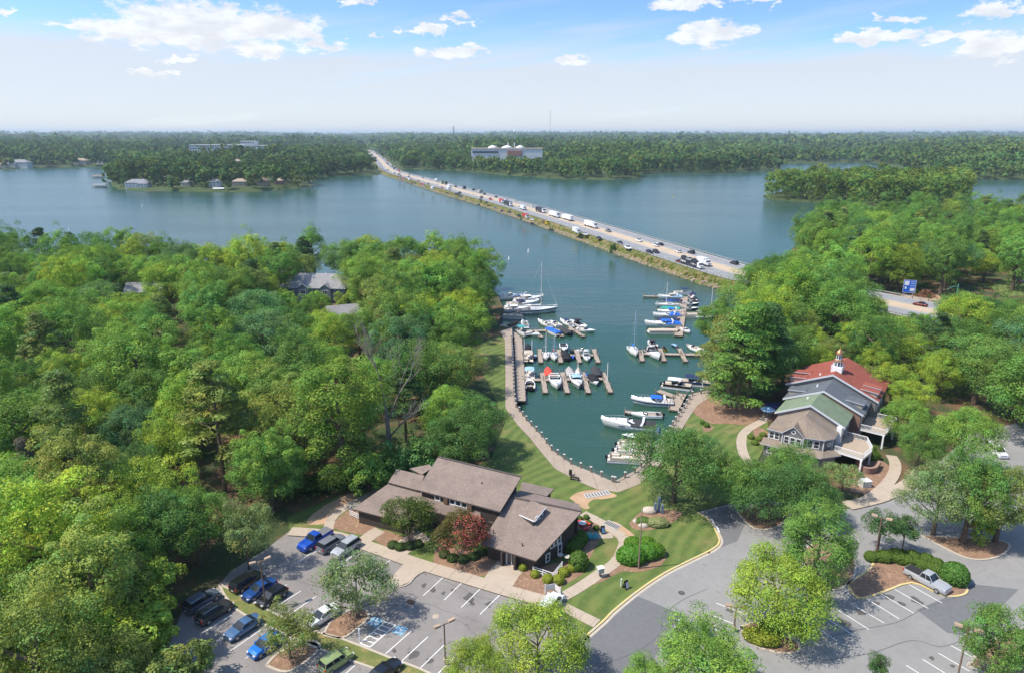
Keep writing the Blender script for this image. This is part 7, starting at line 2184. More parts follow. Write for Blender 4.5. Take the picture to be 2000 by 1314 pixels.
M_cabw = mat('cab_white', (.7, .7, .7), .4); M_chas = mat('truck_chassis', (.05, .05, .055), .7)
PROTO = {'car': small_car(4.6, 1.8, 1.45, .9, (-.38, -.2, .04, .22)), 'suv': small_car(4.8, 1.9, 1.75, 1.05, (-.47, -.4, .06, .22)), 'pickup': small_car(5.7, 2.0, 1.85, 1.1, (-.12, -.08, .1, .2)),
         'semi': truck_mesh(17.0, 2.7).mesh('semi_truck', [M_tp, M_cglass, M_tyre, M_chas, M_cabw]), 'box': truck_mesh(8.5, 2.4, 'box').mesh('box_truck', [M_tp, M_cglass, M_tyre, M_chas, M_cabw])}
d = truck_mesh(9.0, 1.4, 'box'); PROTO['dump'] = d.mesh('dump_truck', [mat('truck_bed_brown', (.14, .08, .05), .8), M_cglass, M_tyre, M_chas, mat('cab_yellow', (.62, .44, .04), .45)])
TC = {'white': (.74, .74, .73), 'black': (.015, .015, .017), 'grey': (.2, .2, .21), 'silver': (.4, .4, .41), 'red': (.5, .03, .03), 'dark': (.03, .032, .04), 'blue': (.03, .08, .3), 'maroon': (.16, .02, .02)}


def tangent_at(x, y):
    i = min(range(len(HWYS)), key=lambda k: (HWYS[k].x - x) ** 2 + (HWYS[k].y - y) ** 2); a = HWYS[max(i - 1, 0)]; b = HWYS[min(i + 1, len(HWYS) - 1)]
    t = (b - a).normalized(); n = Vector((-t.y, t.x)); off = (Vector((x, y)) - HWYS[i]).dot(n); return t, off


traffic = []     # x, y, heading, kind, colour, near side
for px, py, kind, colr in [(1170, 467, 'car', 'dark'), (1126, 456, 'box', 'white'), (1143, 459, 'car', 'white'), (1211, 476, 'car', 'dark'), (1226, 486, 'pickup', 'white'), (1268, 495, 'suv', 'black'), (1281, 494, 'suv', 'dark'), (1374, 518, 'box', 'white'),
                           (1022, 410, 'box', 'white'), (1056, 415, 'semi', 'dark'), (1083, 424, 'semi', 'white'), (1108, 430, 'semi', 'white'), (1154, 444, 'semi', 'white'), (1188, 453, 'pickup', 'grey'), (1248, 472, 'pickup', 'white'), (1281, 481, 'suv', 'white'),
                           (1290, 479, 'car', 'black'), (1325, 493, 'car', 'white'), (1350, 495, 'suv', 'dark'), (1434, 516, 'suv', 'dark'), (1027, 427, 'box', 'red'), (1014, 424, 'pickup', 'dark'), (1039, 430, 'car', 'white'), (1066, 439, 'dump', 'white'),
                           (1327, 513, 'car', 'maroon'), (980, 414, 'car', 'dark'), (995, 416, 'car', 'dark'), (993, 402, 'semi', 'dark'), (938, 392, 'car', 'dark'), (950, 397, 'car', 'dark'), (967, 408, 'car', 'grey'), (935, 402, 'car', 'dark'),
                           (890, 381, 'pickup', 'dark'), (901, 385, 'car', 'blue'), (895, 380, 'suv', 'dark'), (874, 379, 'car', 'dark'), (845, 371, 'box', 'white'), (826, 365, 'box', 'red'), (811, 360, 'pickup', 'dark'), (800, 354, 'box', 'white'), (789, 352, 'box', 'red'), (781, 350, 'box', 'maroon'),
                           (878, 367, 'box', 'white'), (1797, 597, 'car', 'maroon')]:
    p = P(px, py, 1.95); t, off = tangent_at(p.x, p.y); traffic.append((p.x, p.y, math.atan2(t.y, t.x) + (math.pi if off > 0 else 0), kind, colr, off > 0))
r = random.Random(77)
taken = [(t_[0], t_[1]) for t_ in traffic]
for lane in (11.9, 8.9, 6.0, -7.0, -9.8, -12.3):
    s_ = 0.0; gap = r.uniform(5, 30)
    for i in range(len(HW_SEQ) - 1):
        a, b = HW_SEQ[i], HW_SEQ[i + 1]
        if a.y < 560: continue
        s_ += (b - a).length
        if s_ > gap and a.y < 1290:
            s_ = 0; gap = r.uniform(16, 75) if lane > 0 else r.uniform(24, 95); t = (b - a).normalized(); q = a + Vector((-t.y, t.x)) * lane
            if min(math.hypot(q.x - u, q.y - v) for u, v in taken) < 11: continue
            traffic.append((q.x, q.y, math.atan2(t.y, t.x) + (math.pi if lane > 0 else 0), r.choice(['car', 'car', 'suv', 'suv', 'pickup', 'box']), r.choice(['white', 'white', 'black', 'dark', 'grey', 'silver', 'dark', 'red']), lane > 0)); taken.append((q.x, q.y))
far_line = [p for p in HWYS if p.y > 1290]
for i in range(len(far_line) - 1):
    a, b = far_line[i], far_line[i + 1]; n = max(1, int((b - a).length / 55))
    if a.y > 3000: break
    for k in range(n):
        for lane in (9.0, -9.5):
            t = (b - a).normalized(); q = a.lerp(b, (k + r.uniform(0, .8)) / n) + Vector((-t.y, t.x)) * (lane + r.choice([-2.6, 0, 2.6]))
            traffic.append((q.x, q.y, math.atan2(t.y, t.x) + (math.pi if lane > 0 else 0), r.choice(['car', 'suv', 'box', 'suv']), r.choice(['white', 'white', 'black', 'dark', 'silver', 'red']), lane > 0))
cnt = {}
for x, y, hd, kind, colr, near in sorted(traffic, key=lambda q: q[1]):
    side = 'marina-side carriageway' if near else 'lake-side carriageway'; i = cnt.get(side, 0); cnt[side] = i + 1
    nm = {'car': 'car', 'suv': 'suv', 'pickup': 'pickup_truck', 'semi': 'semi_truck', 'box': 'box_truck', 'dump': 'dump_truck'}[kind]
    o = link('highway_' + nm, PROTO[kind]); o.location = (x, y, 1.9); o.rotation_euler = (0, 0, hd); c_ = TC[colr]; o.color = (*c_, 1)
    word = {'dark': 'dark', 'maroon': 'dark red'}.get(colr, colr) if kind != 'dump' else 'yellow'
    tag(o, '%s %s on the %s, %s vehicle from the near end' % (word, nm.replace('_', ' ').replace('suv', 'SUV'), side, nth(i)), 'truck' if kind in ('semi', 'box', 'dump') else 'car', 'traffic on the highway')


# the car carrier: an open two-deck trailer with its load
def carrier():
    p = P(1350, 520, 1.95); t, off = tangent_at(p.x, p.y); hd = math.atan2(t.y, t.x) + math.pi
    o = thing('car_carrier', 'loaded open car carrier truck near the marina end of the highway', 'truck', (p.x, p.y, 1.9), hd, 'traffic on the highway'); o.scale = (.86, .86, .8)
    c = truck_mesh(20, 0, 'semi', box=False); c.build('tractor', [M_tp, M_cglass, M_tyre, M_cabw, M_cabw], o)
    f = MB()
    for z in (1.1, 3.0): f.box((-2.2, 0, z), (15, 2.4, .16))
    for x in (-9.4, -6, -2.2, 1.6, 5): 
        for sg in (-1, 1): f.box((x, sg * 1.15, 2.1), (.16, .14, 2.2))
    f.build('carrier_frame', mat('carrier_steel', (.12, .13, .16), .5, metal=.4), o)
    for i, (x, z, cc) in enumerate(((-7, 1.2, 'white'), (-2, 1.2, 'dark'), (3, 1.2, 'silver'), (-7, 3.1, 'dark'), (-2, 3.1, 'silver'), (3, 3.1, 'dark'))):
        q = link('carried_car', PROTO['suv'], o); q.location = (x, 0, z); q.color = (*TC[cc], 1)


carrier()

# ------------------------------------------------------------------ lamp posts, signs and small things
M_pole = mat('bronze_pole', (.20, .13, .09), .6); M_head = mat('lamp_head', (.42, .30, .21), .6)


def lamp_post(px, py, h, label, rz=0.0, heads=2):
    p = P(px, py); o = thing('lamp_post', label, 'lamp post', (p.x, p.y, .1), rz, 'lamp posts of the parking lots')
    MB().tube((0, 0, 0), (0, 0, h), .11, .08, 8).build('pole', M_pole, o); MB().tube((0, 0, 0), (0, 0, .7), .26, n=10).build('footing', M_conc, o)
    MB().box((0, 0, h - .12), (1.5, .09, .09)).build('cross_arm', M_pole, o)
    for sg in (-1, 1)[:heads]:
        hd = MB(); hd.loft([[(sg * .55, -.22, h - .1), (sg * .55, .22, h - .1), (sg * .55, .18, h + .12), (sg * .55, -.18, h + .12)], [(sg * 1.35, -.25, h - .02), (sg * 1.35, .25, h - .02), (sg * 1.35, .2, h + .2), (sg * 1.35, -.2, h + .2)]], close=True)
        q = hd.build('lamp_head', M_head, o); MB().box((sg * .95, 0, h - .09), (.6, .36, .03)).build('lens', M_lamp, q)
    return o


lamp_post(519, 1185, 7.0, 'two-headed lamp post among the parked cars by the wood', RAD(35))
lamp_post(870, 1296, 5.6, 'two-headed lamp post at the bottom of the parking lot', RAD(35))
lamp_post(1708, 1093, 7.0, 'two-headed lamp post on the road island beside the hedge', RAD(-35))
lamp_post(1868, 1330, 7.2, 'two-headed lamp post at the lower right of the road', RAD(-30))
lamp_post(1433, 1232, 3.6, 'two-headed lamp post in front of the black hatchback island', RAD(-8))
p = P(1247, 1111); o = thing('tall_pole', 'tall slim bare pole among the clipped bushes', 'pole', (p.x, p.y, .15))
MB().tube((0, 0, 0), (0, 0, 9.6), .12, .07, 8).build('shaft', mat('pole_wood', (.27, .2, .15), .8), o); MB().lathe([(.1, 9.6), (.12, 9.7), (.02, 9.8)], n=8).build('cap', M_pole, o)


def boards(label, px, py, rz, w, h, z0, m, cat='sign', name='sign', text=None, ang=None):
    """board on two posts, optionally two boards meeting in a V"""
    p = P(px, py); o = thing(name, label, cat, (p.x, p.y, .1), rz)
    for k, a in enumerate((0,) if ang is None else (-ang, ang)):
        ca, sa = math.cos(a), math.sin(a); s = 1 if k == 0 else -1
        x0 = 0 if ang is not None else -w / 2
        def pt(u): return (s * (x0 + u) * ca if ang is not None else (x0 + u), -abs((x0 + u) * sa) if ang is not None else 0)
        for j in range(3):
            c0, c1 = pt(.05), pt(w - .05); MB().box(((c0[0] + c1[0]) / 2, (c0[1] + c1[1]) / 2, z0 + h * (j + .5) / 3), (w - .05, .06, h / 3 - .02), math.atan2(c1[1] - c0[1], c1[0] - c0[0])).build('board', m, o)
        for u in (0.0, w): q = pt(u); MB().box((q[0], q[1], (z0 + h) / 2 + .1), (.14, .14, z0 + h + .2)).build('post', m, o)
    return o


boards('white V-shaped wooden property sign beside the white van', 1083, 1158, RAD(-20), 1.35, .95, .55, mat('sign_white', (.62, .6, .58), .7), ang=RAD(38), name='property_sign')
# utility cabinet, frame signs, post
p = P(1172, 1127); o = thing('utility_cabinet', 'small grey utility cabinet on a stand beside the garden walk', 'cabinet', (p.x, p.y, .18), RAD(20))
MB().box((0, 0, 1.05), (.85, .7, .8)).build('box', mat('cabinet_grey', (.45, .44, .42), .6), o); MB().box((0, 0, .4), (.22, .2, .7)).build('stand', M_pole, o); MB().box((0, 0, 1.48), (.95, .8, .07)).build('lid', M_white, o)


def a_frame(px, py, rz, label, face):
    p = P(px, py); o = thing('sidewalk_sign', label, 'sign', (p.x, p.y, .16), rz)
    for sg in (-1, 1):
        b = MB(); b.slab([(-.36, sg * .34, .02), (.36, sg * .34, .02), (.30, sg * .06, 1.25), (-.30, sg * .06, 1.25)] if sg < 0 else [(.36, sg * .34, .02), (-.36, sg * .34, .02), (-.30, sg * .06, 1.25), (.30, sg * .06, 1.25)], .04); q = b.build('panel', M_trimb, o)
        f = MB(); f.poly([(-.26, sg * .32 - .06, .24), (.26, sg * .32 - .06, .24), (.22, sg * .10 - .06, 1.1), (-.22, sg * .10 - .06, 1.1)]); f.build('poster', face, q)
    MB().box((0, 0, 1.27), (.5, .12, .06)).build('hinge', M_trimb, o)


a_frame(1177, 1042, RAD(10), 'small black frame sign with a blue poster on the garden walk', mat('poster_blue', (.12, .25, .42), .6, var=.3, scale=4))
a_frame(1222, 1150, RAD(35), 'small black frame sign with a white poster on the lawn by the yellow kerb', mat('poster_white', (.6, .6, .62), .6, var=.3, scale=4))
for px, py, h, lab in ((1213, 1146, 1.3, 'short white marker post on the lawn by the yellow kerb'), (703, 1252, 1.8, 'short white sign post at the access aisle'), (1372, 755, 2.2, 'white post by the east promenade')):
    p = P(px, py); o = thing('marker_post', lab, 'post', (p.x, p.y, .05)); MB().tube((0, 0, 0), (0, 0, h), .09, n=8).build('shaft', M_white, o); MB().box((0, 0, h - .1), (.3, .05, .4) if px == 703 else (.2, .2, .1)).build('plate', M_white, o)


# red picnic table and teal chairs by the office
p = P(1137, 1030); o = thing('picnic_table', 'red round picnic table with a white top in the mulch beside the office', 'table', (p.x, p.y, .16))
M_redp = mat('red_paint', (.55, .06, .05), .5)
MB().lathe([(.62, .72), (.64, .76), (.6, .79)], n=16).build('table_top', mat('table_white', (.7, .68, .66), .5), o); MB().tube((0, 0, 0), (0, 0, .73), .08, n=8).build('pedestal', M_redp, o)
for k in range(4):
    a = k * math.pi / 2 + .5; s = MB(); s.box((1.15 * math.cos(a), 1.15 * math.sin(a), .45), (.42, 1.1, .07), a); s.box((.75 * math.cos(a), .75 * math.sin(a), .22), (1.1, .08, .08), a); s.box((1.15 * math.cos(a), 1.15 * math.sin(a), .22), (.08, .5, .44), a); s.build('bench', M_redp, o)
M_teal = mat('teal_plastic', (.03, .33, .36), .5)


def deck_chair(px, py, rz, label):
    p = P(px, py); o = thing('lounge_chair', label, 'chair', (p.x, p.y, .17), rz, 'teal lounge chairs beside the office')
    for k in range(5):
        MB().box((-.22 + .11 * k, .02, .38), (.09, .55, .03)).build('seat_slat', M_teal, o); s = MB(); s.slab([(-.265 + .11 * k, .28, .34), (-.175 + .11 * k, .28, .34), (-.175 + .11 * k, .55, 1.0 - abs(k - 2) * .06), (-.265 + .11 * k, .55, 1.0 - abs(k - 2) * .06)], .03); s.build('back_slat', M_teal, o)
    for sg in (-1, 1):
        MB().box((sg * .36, .05, .6), (.13, .75, .04)).build('armrest', M_teal, o)
        for y in (-.25, .3): MB().box((sg * .34, y, .3), (.07, .09, .6)).build('leg', M_teal, o)


for i, (px, py, rz, lab) in enumerate([(1148, 1055, .4, 'teal lounge chair nearest the office, in the row of three'), (1155, 1055, .2, 'teal lounge chair in the middle of the row of three'), (1163, 1054, 0, 'teal lounge chair at the walk end of the row of three'), (1122, 1020, 2.0, 'lone teal lounge chair behind the red picnic table'), (1119, 1050, 1.5, 'teal lounge chair against the office side wall')]):
    deck_chair(px, py, rz, lab)
for px, py, lab in ((1094, 1096, 'round pale bistro table against the office wall'), (1108, 1100, 'round pale bistro table at the end of the ramp railing')):
    p = P(px, py); o = thing('bistro_table', lab, 'table', (p.x, p.y, .15)); MB().lathe([(.45, 1.02), (.47, 1.06), (.44, 1.1)], n=14).build('table_top', mat('table_pale', (.52, .47, .42), .6), o); MB().tube((0, 0, 0), (0, 0, 1.03), .05, n=6).build('stem', M_pole, o); MB().lathe([(.3, 0), (.28, .05), (.06, .1)], n=12).build('foot', M_pole, o)
# bench and litter bin on the promenade
p = P(1123, 938); o = thing('park_bench', 'dark slatted bench facing the basin on the west promenade', 'bench', (p.x, p.y, .18), RAD(-27))
M_slat = mat('bench_timber', (.12, .085, .06), .8)
for k in range(4): MB().box((0, -.2 + .13 * k, .45), (1.7, .1, .04)).build('seat_slat', M_slat, o)
for k in range(3): MB().box((0, -.32 - .03 * k, .58 + .14 * k), (1.7, .04, .11)).build('back_slat', M_slat, o)
for sg in (-1, 1): MB().box((sg * .75, -.05, .22), (.08, .5, .45)).build('leg', M_trimb, o)
p = P(1114, 929); o = thing('litter_bin', 'dark post bin beside the promenade bench', 'bin', (p.x, p.y, .18)); MB().lathe([(.26, 0), (.3, .9), (.32, .95)], n=12).build('bin_body', M_trimb, o); MB().lathe([(.33, .95), (.2, 1.12), (.03, 1.18)], n=12).build('lid', M_trimb, o)
# utility pedestals and stones in the entrance bed
for px, py, h, lab in ((1279, 1002, 1.9, 'blue-grey utility pedestal in the entrance bed, left of three'), (1286, 1000, 3.0, 'tallest blue-grey utility pedestal with a rod in the entrance bed'), (1293, 1003, 1.7, 'blue-grey utility pedestal in the entrance bed, right of three')):
    p = P(px, py); o = thing('utility_pedestal', lab, 'pedestal', (p.x, p.y, .15)); MB().box((0, 0, h * .45), (.4, .34, h * .9)).build('box', mat('pedestal_blue', (.17, .23, .31), .6), o); MB().tube((0, 0, h * .9), (0, 0, h * 1.4), .05, n=6).build('rod', M_alu, o)
M_boul = mat('pale_boulder', (.48, .42, .35), .95, var=.25, scale=2, bump=.05)
rr_ = random.Random(5)
for px, py, s, lab in ((1246, 1020, .62, 'pale boulder at the left of the entrance bed'), (1256, 1028, .6, 'pale boulder below the dark low shrub'), (1268, 1000, .95, 'flat pale boulder behind the variegated shrub')):
    p = P(px, py); b = MB(); secs = []
    for i in range(6):
        z = i / 5; rad = s * math.sqrt(max(.04, 1 - (z - .15) ** 2 * 1.2)); secs.append([(rad * (1.3 + .25 * rr_.random()) * math.cos(a * .785), rad * (.9 + .25 * rr_.random()) * math.sin(a * .785), z * s * .9) for a in range(8)])
    o = b.loft(secs, close=True).build('boulder', M_boul, None, True); o.location = (p.x, p.y, .12); tag(o, lab, 'boulder', 'boulders of the entrance bed')
# air-conditioning box and patio umbrella by the gabled building
p = P(1688, 950); o = thing('utility_cabinet', 'white square transformer box at the head of the curved walk', 'cabinet', (p.x, p.y, .1), RAD(10)); MB().box((0, 0, .6), (1.7, 1.4, 1.2)).build('box', mat('cabinet_pale', (.55, .54, .5), .6), o); MB().box((0, 0, 1.24), (1.8, 1.5, .08)).build('lid', M_white, o)
for px, py, c, lab in ((1500, 797, 'light blue', 'pale blue patio umbrella beside the gabled building'), (1508, 790, 'navy', 'navy patio umbrella beside the gabled building')):
    p = P(px, py, 2.4); o = thing('patio_umbrella', lab, 'umbrella', (p.x, p.y, 0)); MB().lathe([(1.6, 2.15), (1.55, 2.22), (.8, 2.55), (.05, 2.75)], n=8).build('canopy', canvas(c), o); MB().tube((0, 0, 0), (0, 0, 2.7), .04, n=6).build('pole', M_alu, o); MB().lathe([(.35, 0), (.33, .1), (.06, .14)], n=10).build('base', M_conc, o)


# the blue logo sign by the highway with its panels
def blue_sign():
    p = P(1772, 586); o = thing('highway_sign', 'large blue highway service sign with logo panels on two posts', 'sign', (p.x, p.y, 0), RAD(-16))
    M_bs = mat('sign_blue', (.015, .12, .55), .5)
    MB().box((0, 0, 5.2), (4.2, .15, 4.8)).build('panel', M_bs, o)
    for x in (-1.4, 1.4): MB().box((x, .2, 2.4), (.22, .22, 5.0)).build('post', M_alu, o)
    for x, z, w, h in ((-1.0, 6.4, 1.5, 1.6), (1.0, 4.0, 1.5, 1.2), (-1.25, 4.6, .6, .9)): MB().box((x, -.1, z), (w, .05, h)).build('logo_panel', mat('panel_white', (.72, .74, .76), .5, var=.2, scale=1.5), o)
    for z, w in ((6.9, 1.5), (6.2, 1.4), (5.4, 1.6)): MB().box((1.05, -.1, z), (w, .04, .22)).build('text_line', mat('panel_pale', (.42, .55, .72), .5), o)
    for x in (-2.05, 2.05): MB().box((x, -.09, 5.2), (.08, .03, 4.7)).build('border', M_white, o)
    for z in (2.85, 7.55): MB().box((0, -.09, z), (4.02, .03, .08)).build('border', M_white, o)


blue_sign()
p = P(1864, 600); o = thing('signal_mast', 'green traffic signal mast with a curved arm right of the blue sign', 'signal', (p.x, p.y, 0))
M_gm = mat('mast_green', (.10, .33, .24), .5); MB().tube((0, 0, 0), (0, 0, 8.5), .2, .14, 8).build('mast', M_gm, o); MB().path([Vector((0, 0, 7.6)), Vector((-1.5, 0, 7.7)), Vector((-4.2, 0, 6.4))], [.12, .1, .07], 6).build('arm', M_gm, o); MB().box((-4.2, 0, 6.0), (.35, .3, 1.0)).build('signal_head', M_trimb, o)


def brush_pile():
    p = P(1806, 580); rng = random.Random(3); mb = MB()
    for _ in range(320):
        a = rng.uniform(0, 6.28); rr = rng.uniform(0, 4.2); c = Vector((rr * math.cos(a), rr * .7 * math.sin(a), max(.1, (1 - rr / 4.6) * 3.2 * rng.random()))); d = Vector((rng.uniform(-1, 1), rng.uniform(-1, 1), rng.uniform(-.4, .5))).normalized()
        mb.tube(c - d * rng.uniform(.6, 1.5), c + d * rng.uniform(.6, 1.5), rng.uniform(.05, .13), .03, 4, cap=False)
    o = mb.build('brush_pile', mat('dry_brush', (.25, .13, .075), .95, var=.3, scale=1)); o.location = (p.x, p.y, 0); stuff(o); tag(o, 'heap of cut brown branches beside the blue highway sign', 'brush pile')


brush_pile()
pad('grass_slope', [(1930, 560), (1960, 545), (2080, 530), (2080, 575), (1960, 580)], .1, M_lawn)
pad('clay_verge', [(1735, 592), (1760, 578), (1830, 576), (1850, 592), (1800, 600)], .1, M_dirt)
pad('upper_lot', [(1545, 662), (1590, 652), (1660, 668), (1650, 690), (1560, 690)], .02, M_asph2)
pad('ramp_road', [(1700, 596), (1800, 606), (1900, 628), (2100, 690), (2100, 640), (1900, 603), (1800, 590), (1720, 585)], .03, M_hiway)


# ------------------------------------------------------------------ across the water: houses, flats, offices, masts
def gz(x, y):
    z, _ = far_height(np.array([float(x)]), np.array([float(y)])); return max(float(z[0]), 0.0)


M_hw = {'white': mat('far_white_wall', (.66, .66, .65), .7), 'cream': mat('far_cream_wall', (.56, .50, .42), .8), 'tan': mat('far_tan_wall', (.42, .33, .25), .8), 'grey': mat('far_grey_wall', (.40, .43, .46), .8), 'brick': mat('far_brick_wall', (.34, .16, .11), .85)}
M_hr = {'grey': mat('far_grey_roof', (.24, .245, .26), .9), 'brown': mat('far_brown_roof', (.24, .175, .13), .9), 'tan': mat('far_tan_roof', (.36, .29, .22), .9), 'white': mat('far_white_roof', (.62, .62, .62), .8)}


def far_house(px, py, w, d, h, wall, roof, label, rz=0.0, wing=0.0, floors=2, hip=True, name='lakeside_house', clear=1.0):
    p = P(px, py, 0.5); z0 = gz(p.x, p.y) - .3; p = P(px, py, z0); o = thing(name, label, 'house', (p.x, p.y, z0), rz)
    zr = h + min(w, d) * .32
    def part(cx, cy, w, d, h, zr):
        MB().prism([(cx - w / 2, cy - d / 2), (cx + w / 2, cy - d / 2), (cx + w / 2, cy + d / 2), (cx - w / 2, cy + d / 2)], -2, h).build('wall', M_hw[wall], o)
        e = .5; a, b, c, f = [(cx - w / 2 - e, cy - d / 2 - e, h), (cx + w / 2 + e, cy - d / 2 - e, h), (cx + w / 2 + e, cy + d / 2 + e, h), (cx - w / 2 - e, cy + d / 2 + e, h)]
        k = d / 2 if hip else 0; r0, r1 = (cx - w / 2 + k, cy, zr), (cx + w / 2 - k, cy, zr); r = MB()
        for q in ([a, b, r1, r0], [b, c, r1], [c, f, r0, r1], [f, a, r0]): r.slab(q, .3)
        r.build('roof', M_hr[roof], o); n = max(2, int(w / 3.4))
        for fl in range(floors):
            for i in range(n): window(o, (cx - w / 2 + w * (i + .5) / n, cy - d / 2, (fl + .55) * h / floors), (1, 0), 1.5, 1.5)
    part(0, 0, w, d, h, zr)
    if wing: part(wing, -d * .45, w * .42, d * .8, h * .85, h * .85 + w * .42 * .3)
    MB().box((w * .2, d * .15, zr), (1.0, 1.0, 2.2)).build('chimney', M_hw['brick'], o)
    CLEAR.append((p.x, p.y, (max(w, d) * .55 + 3) * clear)); CLEAR.append((p.x * .985, p.y * .985 - 6, (w * .48) * clear))
    return o


for a in [(272, 366, 26, 12, 5.5, 'white', 'grey', 'long white house with a grey roof on the peninsula lawn', .06, 8), (331, 357, 9, 8, 7.5, 'grey', 'grey', 'narrow grey house behind the trees of the peninsula'), (366, 364, 10, 9, 4.5, 'cream', 'grey', 'small cream house beside the peninsula shore trees'),
          (422, 365, 12, 8, 6, 'white', 'grey', 'white boathouse-like cottage at the peninsula shore'), (470, 363, 16, 10, 5, 'tan', 'tan', 'tan house with a broad hipped roof on the peninsula'), (512, 362, 15, 10, 5.5, 'tan', 'brown', 'tan house with a brown roof near the end of the peninsula'), (546, 361, 9, 8, 5, 'brick', 'tan', 'reddish house at the right end of the peninsula'),
          (464, 324, 12, 10, 7, 'cream', 'tan', 'cream house standing high among the peninsula trees'), (42, 327, 34, 16, 9, 'white', 'grey', 'large white lake mansion on the far left shore', 0, -10), (160, 322, 26, 14, 8, 'cream', 'tan', 'cream house on the far left shore'), (198, 320, 16, 10, 6, 'white', 'grey', 'white house at the right end of the far left shore'),
          (4, 328, 18, 10, 6, 'cream', 'brown', 'low cream house at the very left edge of the far shore'), (1068, 298, 14, 10, 8, 'white', 'white', 'white house in the trees near the tall thin mast')]:
    far_house(*a)


def boat_dock(px, py, L, w, rz, label, roof=None):
    p = P(px, py, WZ); o = thing('boat_dock', label, 'dock', (p.x, p.y, WZ), rz, 'private docks of the peninsula')
    MB().box((0, 0, .6), (L, w, .3)).build('deck', M_wood, o)
    for k in range(int(L / 4) + 1):
        for sg in (-1, 1): MB().tube((-L / 2 + .2 + k * 4, sg * w * .45, -1.5), (-L / 2 + .2 + k * 4, sg * w * .45, 3.0 if roof else 1.0), .15, n=6).build('pile', M_bark, o)
    if roof:
        r = MB(); r.slab([(-L / 2, -w / 2 - .4, 2.9), (L / 2, -w / 2 - .4, 2.9), (L / 2, 0, 4.1), (-L / 2, 0, 4.1)], .2); r.slab([(L / 2, w / 2 + .4, 2.9), (-L / 2, w / 2 + .4, 2.9), (-L / 2, 0, 4.1), (L / 2, 0, 4.1)], .2); r.build('roof', M_hr[roof], o)


boat_dock(196, 366, 15, 8, .1, 'covered dock at the left tip of the peninsula', 'grey'); boat_dock(192, 348, 16, 7, 0, 'covered dock behind the left tip of the peninsula', 'brown'); boat_dock(302, 375, 22, 2.5, .25, 'low white dock in front of the long white house'); boat_dock(428, 374, 12, 4, .2, 'small dock with a boat at the white cottage', 'white')
boat_dock(612, 362, 26, 3, -.02, 'long dock at the right end of the peninsula'); boat_dock(600, 359, 14, 5, 0, 'covered dock beside the long one at the peninsula end', 'grey')


def big_block(px, py, zt, w, d, h, wall, roof, label, rz=0.0, floors=4, bays=14, name='apartment_building', extra=None, cat='building', front=.95):
    p = P(px, py, zt); z0 = zt - h; o = thing(name, label, cat, (p.x, p.y, z0), rz)
    MB().prism([(-w / 2, -d / 2), (w / 2, -d / 2), (w / 2, d / 2), (-w / 2, d / 2)], -12, h).build('wall', M_hw[wall], o)
    MB().box((0, 0, h + .5), (w + 1.5, d + 1.5, 1.0)).build('roof', M_hr[roof], o)
    for f in range(floors):
        for i in range(bays):
            MB().box((-w / 2 + w * (i + .5) / bays, -d / 2 - .05, h * (f + .55) / floors), (w / bays * .5, .2, h / floors * .5)).build('window', M_glass, o)
    if extra: extra(o, w, d, h)
    for k in (-.4, -.2, 0, .2, .4): CLEAR.append((p.x + k * w, p.y, d * .5 + 9)); CLEAR.append((p.x * front + k * w, p.y * front, 30))
    return o


big_block(428, 284, 38, 110, 26, 18, 'white', 'white', 'long pale apartment block among the far left trees', .05, 4, 22)
big_block(492, 285, 37, 72, 24, 20, 'white', 'white', 'nearer pale apartment block right of the long one', -.05, 4, 16)
big_block(487, 277, 45, 28, 24, 30, 'white', 'white', 'taller white block rising behind the apartment blocks', 0, 6, 6)


def office_extra(o, w, d, h):
    for x, s in ((-26, 18), (0, 20), (24, 16)):
        t = MB(); t.lathe([(s * .5, h + 1), (s * .46, h + 3), (s * .15, h + 5.5), (s * .04, h + 6)], (x, 6, 0), 10); t.build('tent_roof', M_hr['white'], o)
    for x in (2, 14): MB().box((x, 8, h + 6), (2, 2, 9)).build('stack', M_hw['white'], o)
    MB().box((14, -d / 2 - 1.2, h * .5), (26, 2.4, h * .6)).build('brick_front', M_hw['brick'], o); MB().box((-w * .3, -d / 2 - .4, h * .62), (w * .36, .6, 3)).build('window_band', M_glass, o)


big_block(990, 291, 34, 128, 50, 14, 'white', 'tan', 'long white industrial building with brick front and roof stacks on the far right shore', 0, 0, 0, 'industrial_building', office_extra, front=1.0)
for px, py, w, lab in ((872, 269, 60, 'low pale building on the skyline left of the lattice mast'), (905, 268, 40, 'low pale building on the skyline right of the lattice mast')): big_block(px, py, 30, w * 2.2, 60, 16, 'cream', 'tan', lab, 0, 1, 3, 'far_building')
# water towers and masts on the skyline
def water_tower(px, ytop, Y, label):
    zt = CAMZ + (262 - ytop) / FPX * Y * 1.04 + 4; x = (px - 1000) / (FPX * math.cos(TILT) + 395 * math.sin(TILT)) * Y; z0 = gz(x, Y); R = 9 * Y / 3500; o = thing('water_tower', label, 'water tower', (x, Y, z0)); H = zt - z0
    MB().lathe([(R * .25, 0), (R * .22, H - R * 1.2), (R * .9, H - R * .8), (R, H - R * .45), (R * .8, H - R * .15), (R * .2, H)], n=16).build('tank', M_hw['white'], o, True); MB().lathe([(R * .4, -1), (R * .3, 6)], n=12).build('base', M_conc, o)


water_tower(1005, 258, 3400, 'white water tower above the far right woods'); water_tower(615, 259, 4200, 'white water tower above the far left woods'); water_tower(372, 259, 6000, 'distant white water tower at the upper left')


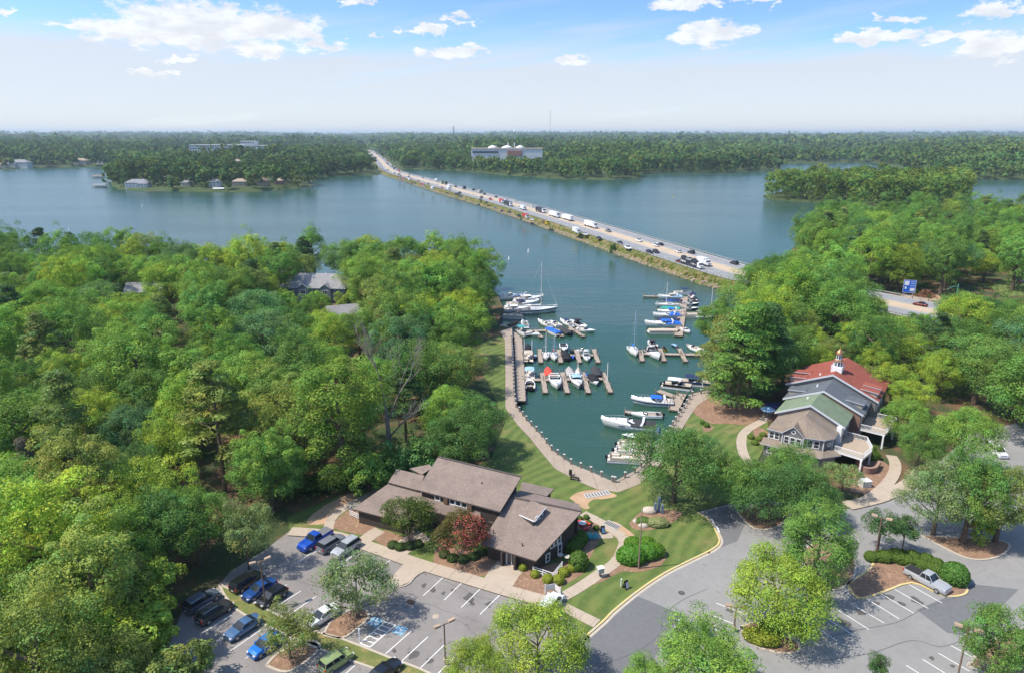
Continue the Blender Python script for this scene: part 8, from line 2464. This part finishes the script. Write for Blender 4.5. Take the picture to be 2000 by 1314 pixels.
def mast(px, ytop, ybase, Y, label, w, red=False):
    x = (px - 1000) / (FPX * math.cos(TILT) + 390 * math.sin(TILT)) * Y; z0 = gz(x, Y); zt = CAMZ + (262 - ytop) / FPX * Y * 1.04; o = thing('radio_mast', label, 'mast', (x, Y, z0)); H = zt - z0; m = MB()
    for k in range(3):
        a = k * 2.094; m.tube((w * math.cos(a), w * math.sin(a), 0), (w * .45 * math.cos(a), w * .45 * math.sin(a), H), w * .16, n=4)
    n = 14
    for k in range(n):
        for j in range(3):
            a, b = j * 2.094, (j + 1) * 2.094; r0, r1 = w * (1 - .55 * k / n), w * (1 - .55 * (k + 1) / n)
            m.tube((r0 * math.cos(a), r0 * math.sin(a), H * k / n), (r1 * math.cos(b), r1 * math.sin(b), H * (k + 1) / n), w * .09, n=3, cap=False)
    m.build('lattice', mat('mast_steel', (.22, .24, .27), .6), o); MB().box((0, 0, H * .97), (w * 1.6, w * 1.6, H * .02)).build('antenna', M_hw['white'], o); CLEAR.append((x, Y, 8))


mast(886, 249, 268, 2600, 'dark lattice mast on the skyline right of the highway', 4.0)
mast(1074, 222, 296, 1700, 'tall thin guyed mast rising above the far right woods', .8)


# overpass at the far end of the highway
def overpass():
    i = min(range(len(HWYS)), key=lambda k: abs(HWYS[k].y - 2300)); p = HWYS[i]; t = (HWYS[i + 1] - HWYS[i - 1]).normalized(); o = thing('overpass', 'overpass crossing the highway at its far end', 'bridge', (p.x, p.y, 1.9), math.atan2(t.y, t.x) + math.pi / 2)
    MB().box((0, 0, 7), (90, 10, 1.6)).build('deck', M_conc, o)
    for x in (-22, 0, 22): MB().box((x, 0, 3), (1.4, 8, 6.5)).build('pier', M_conc, o)
    for sg in (-1, 1): MB().box((0, sg * 4.8, 8.3), (90, .4, 1.1)).build('parapet', M_hw['grey'], o)


overpass()
CLEAR.append((-212, 1620, 34))

grow_far_woods()


# ------------------------------------------------------------------ summer haze over the lake
def build_haze():
    hb = MB().box((0, 10000, 63.5), (44000, 24000, 133))
    m = bpy.data.materials.new('haze'); m.use_nodes = True
    t = m.node_tree; t.nodes.clear(); g = NT(t)
    v = g.n('ShaderNodeVolumePrincipled'); v.inputs['Color'].default_value = (0.70, 0.86, 1.0, 1); v.inputs['Density'].default_value = HAZE
    v.inputs['Anisotropy'].default_value = 0.15
    o = g.n('ShaderNodeOutputMaterial'); g.l(v.outputs[0], o.inputs['Volume'])
    ob = stuff(hb.build('haze', m)); tag(ob, 'thin pale summer haze over the lake and the far woods', 'haze')


HAZE = 0.00008
build_haze()
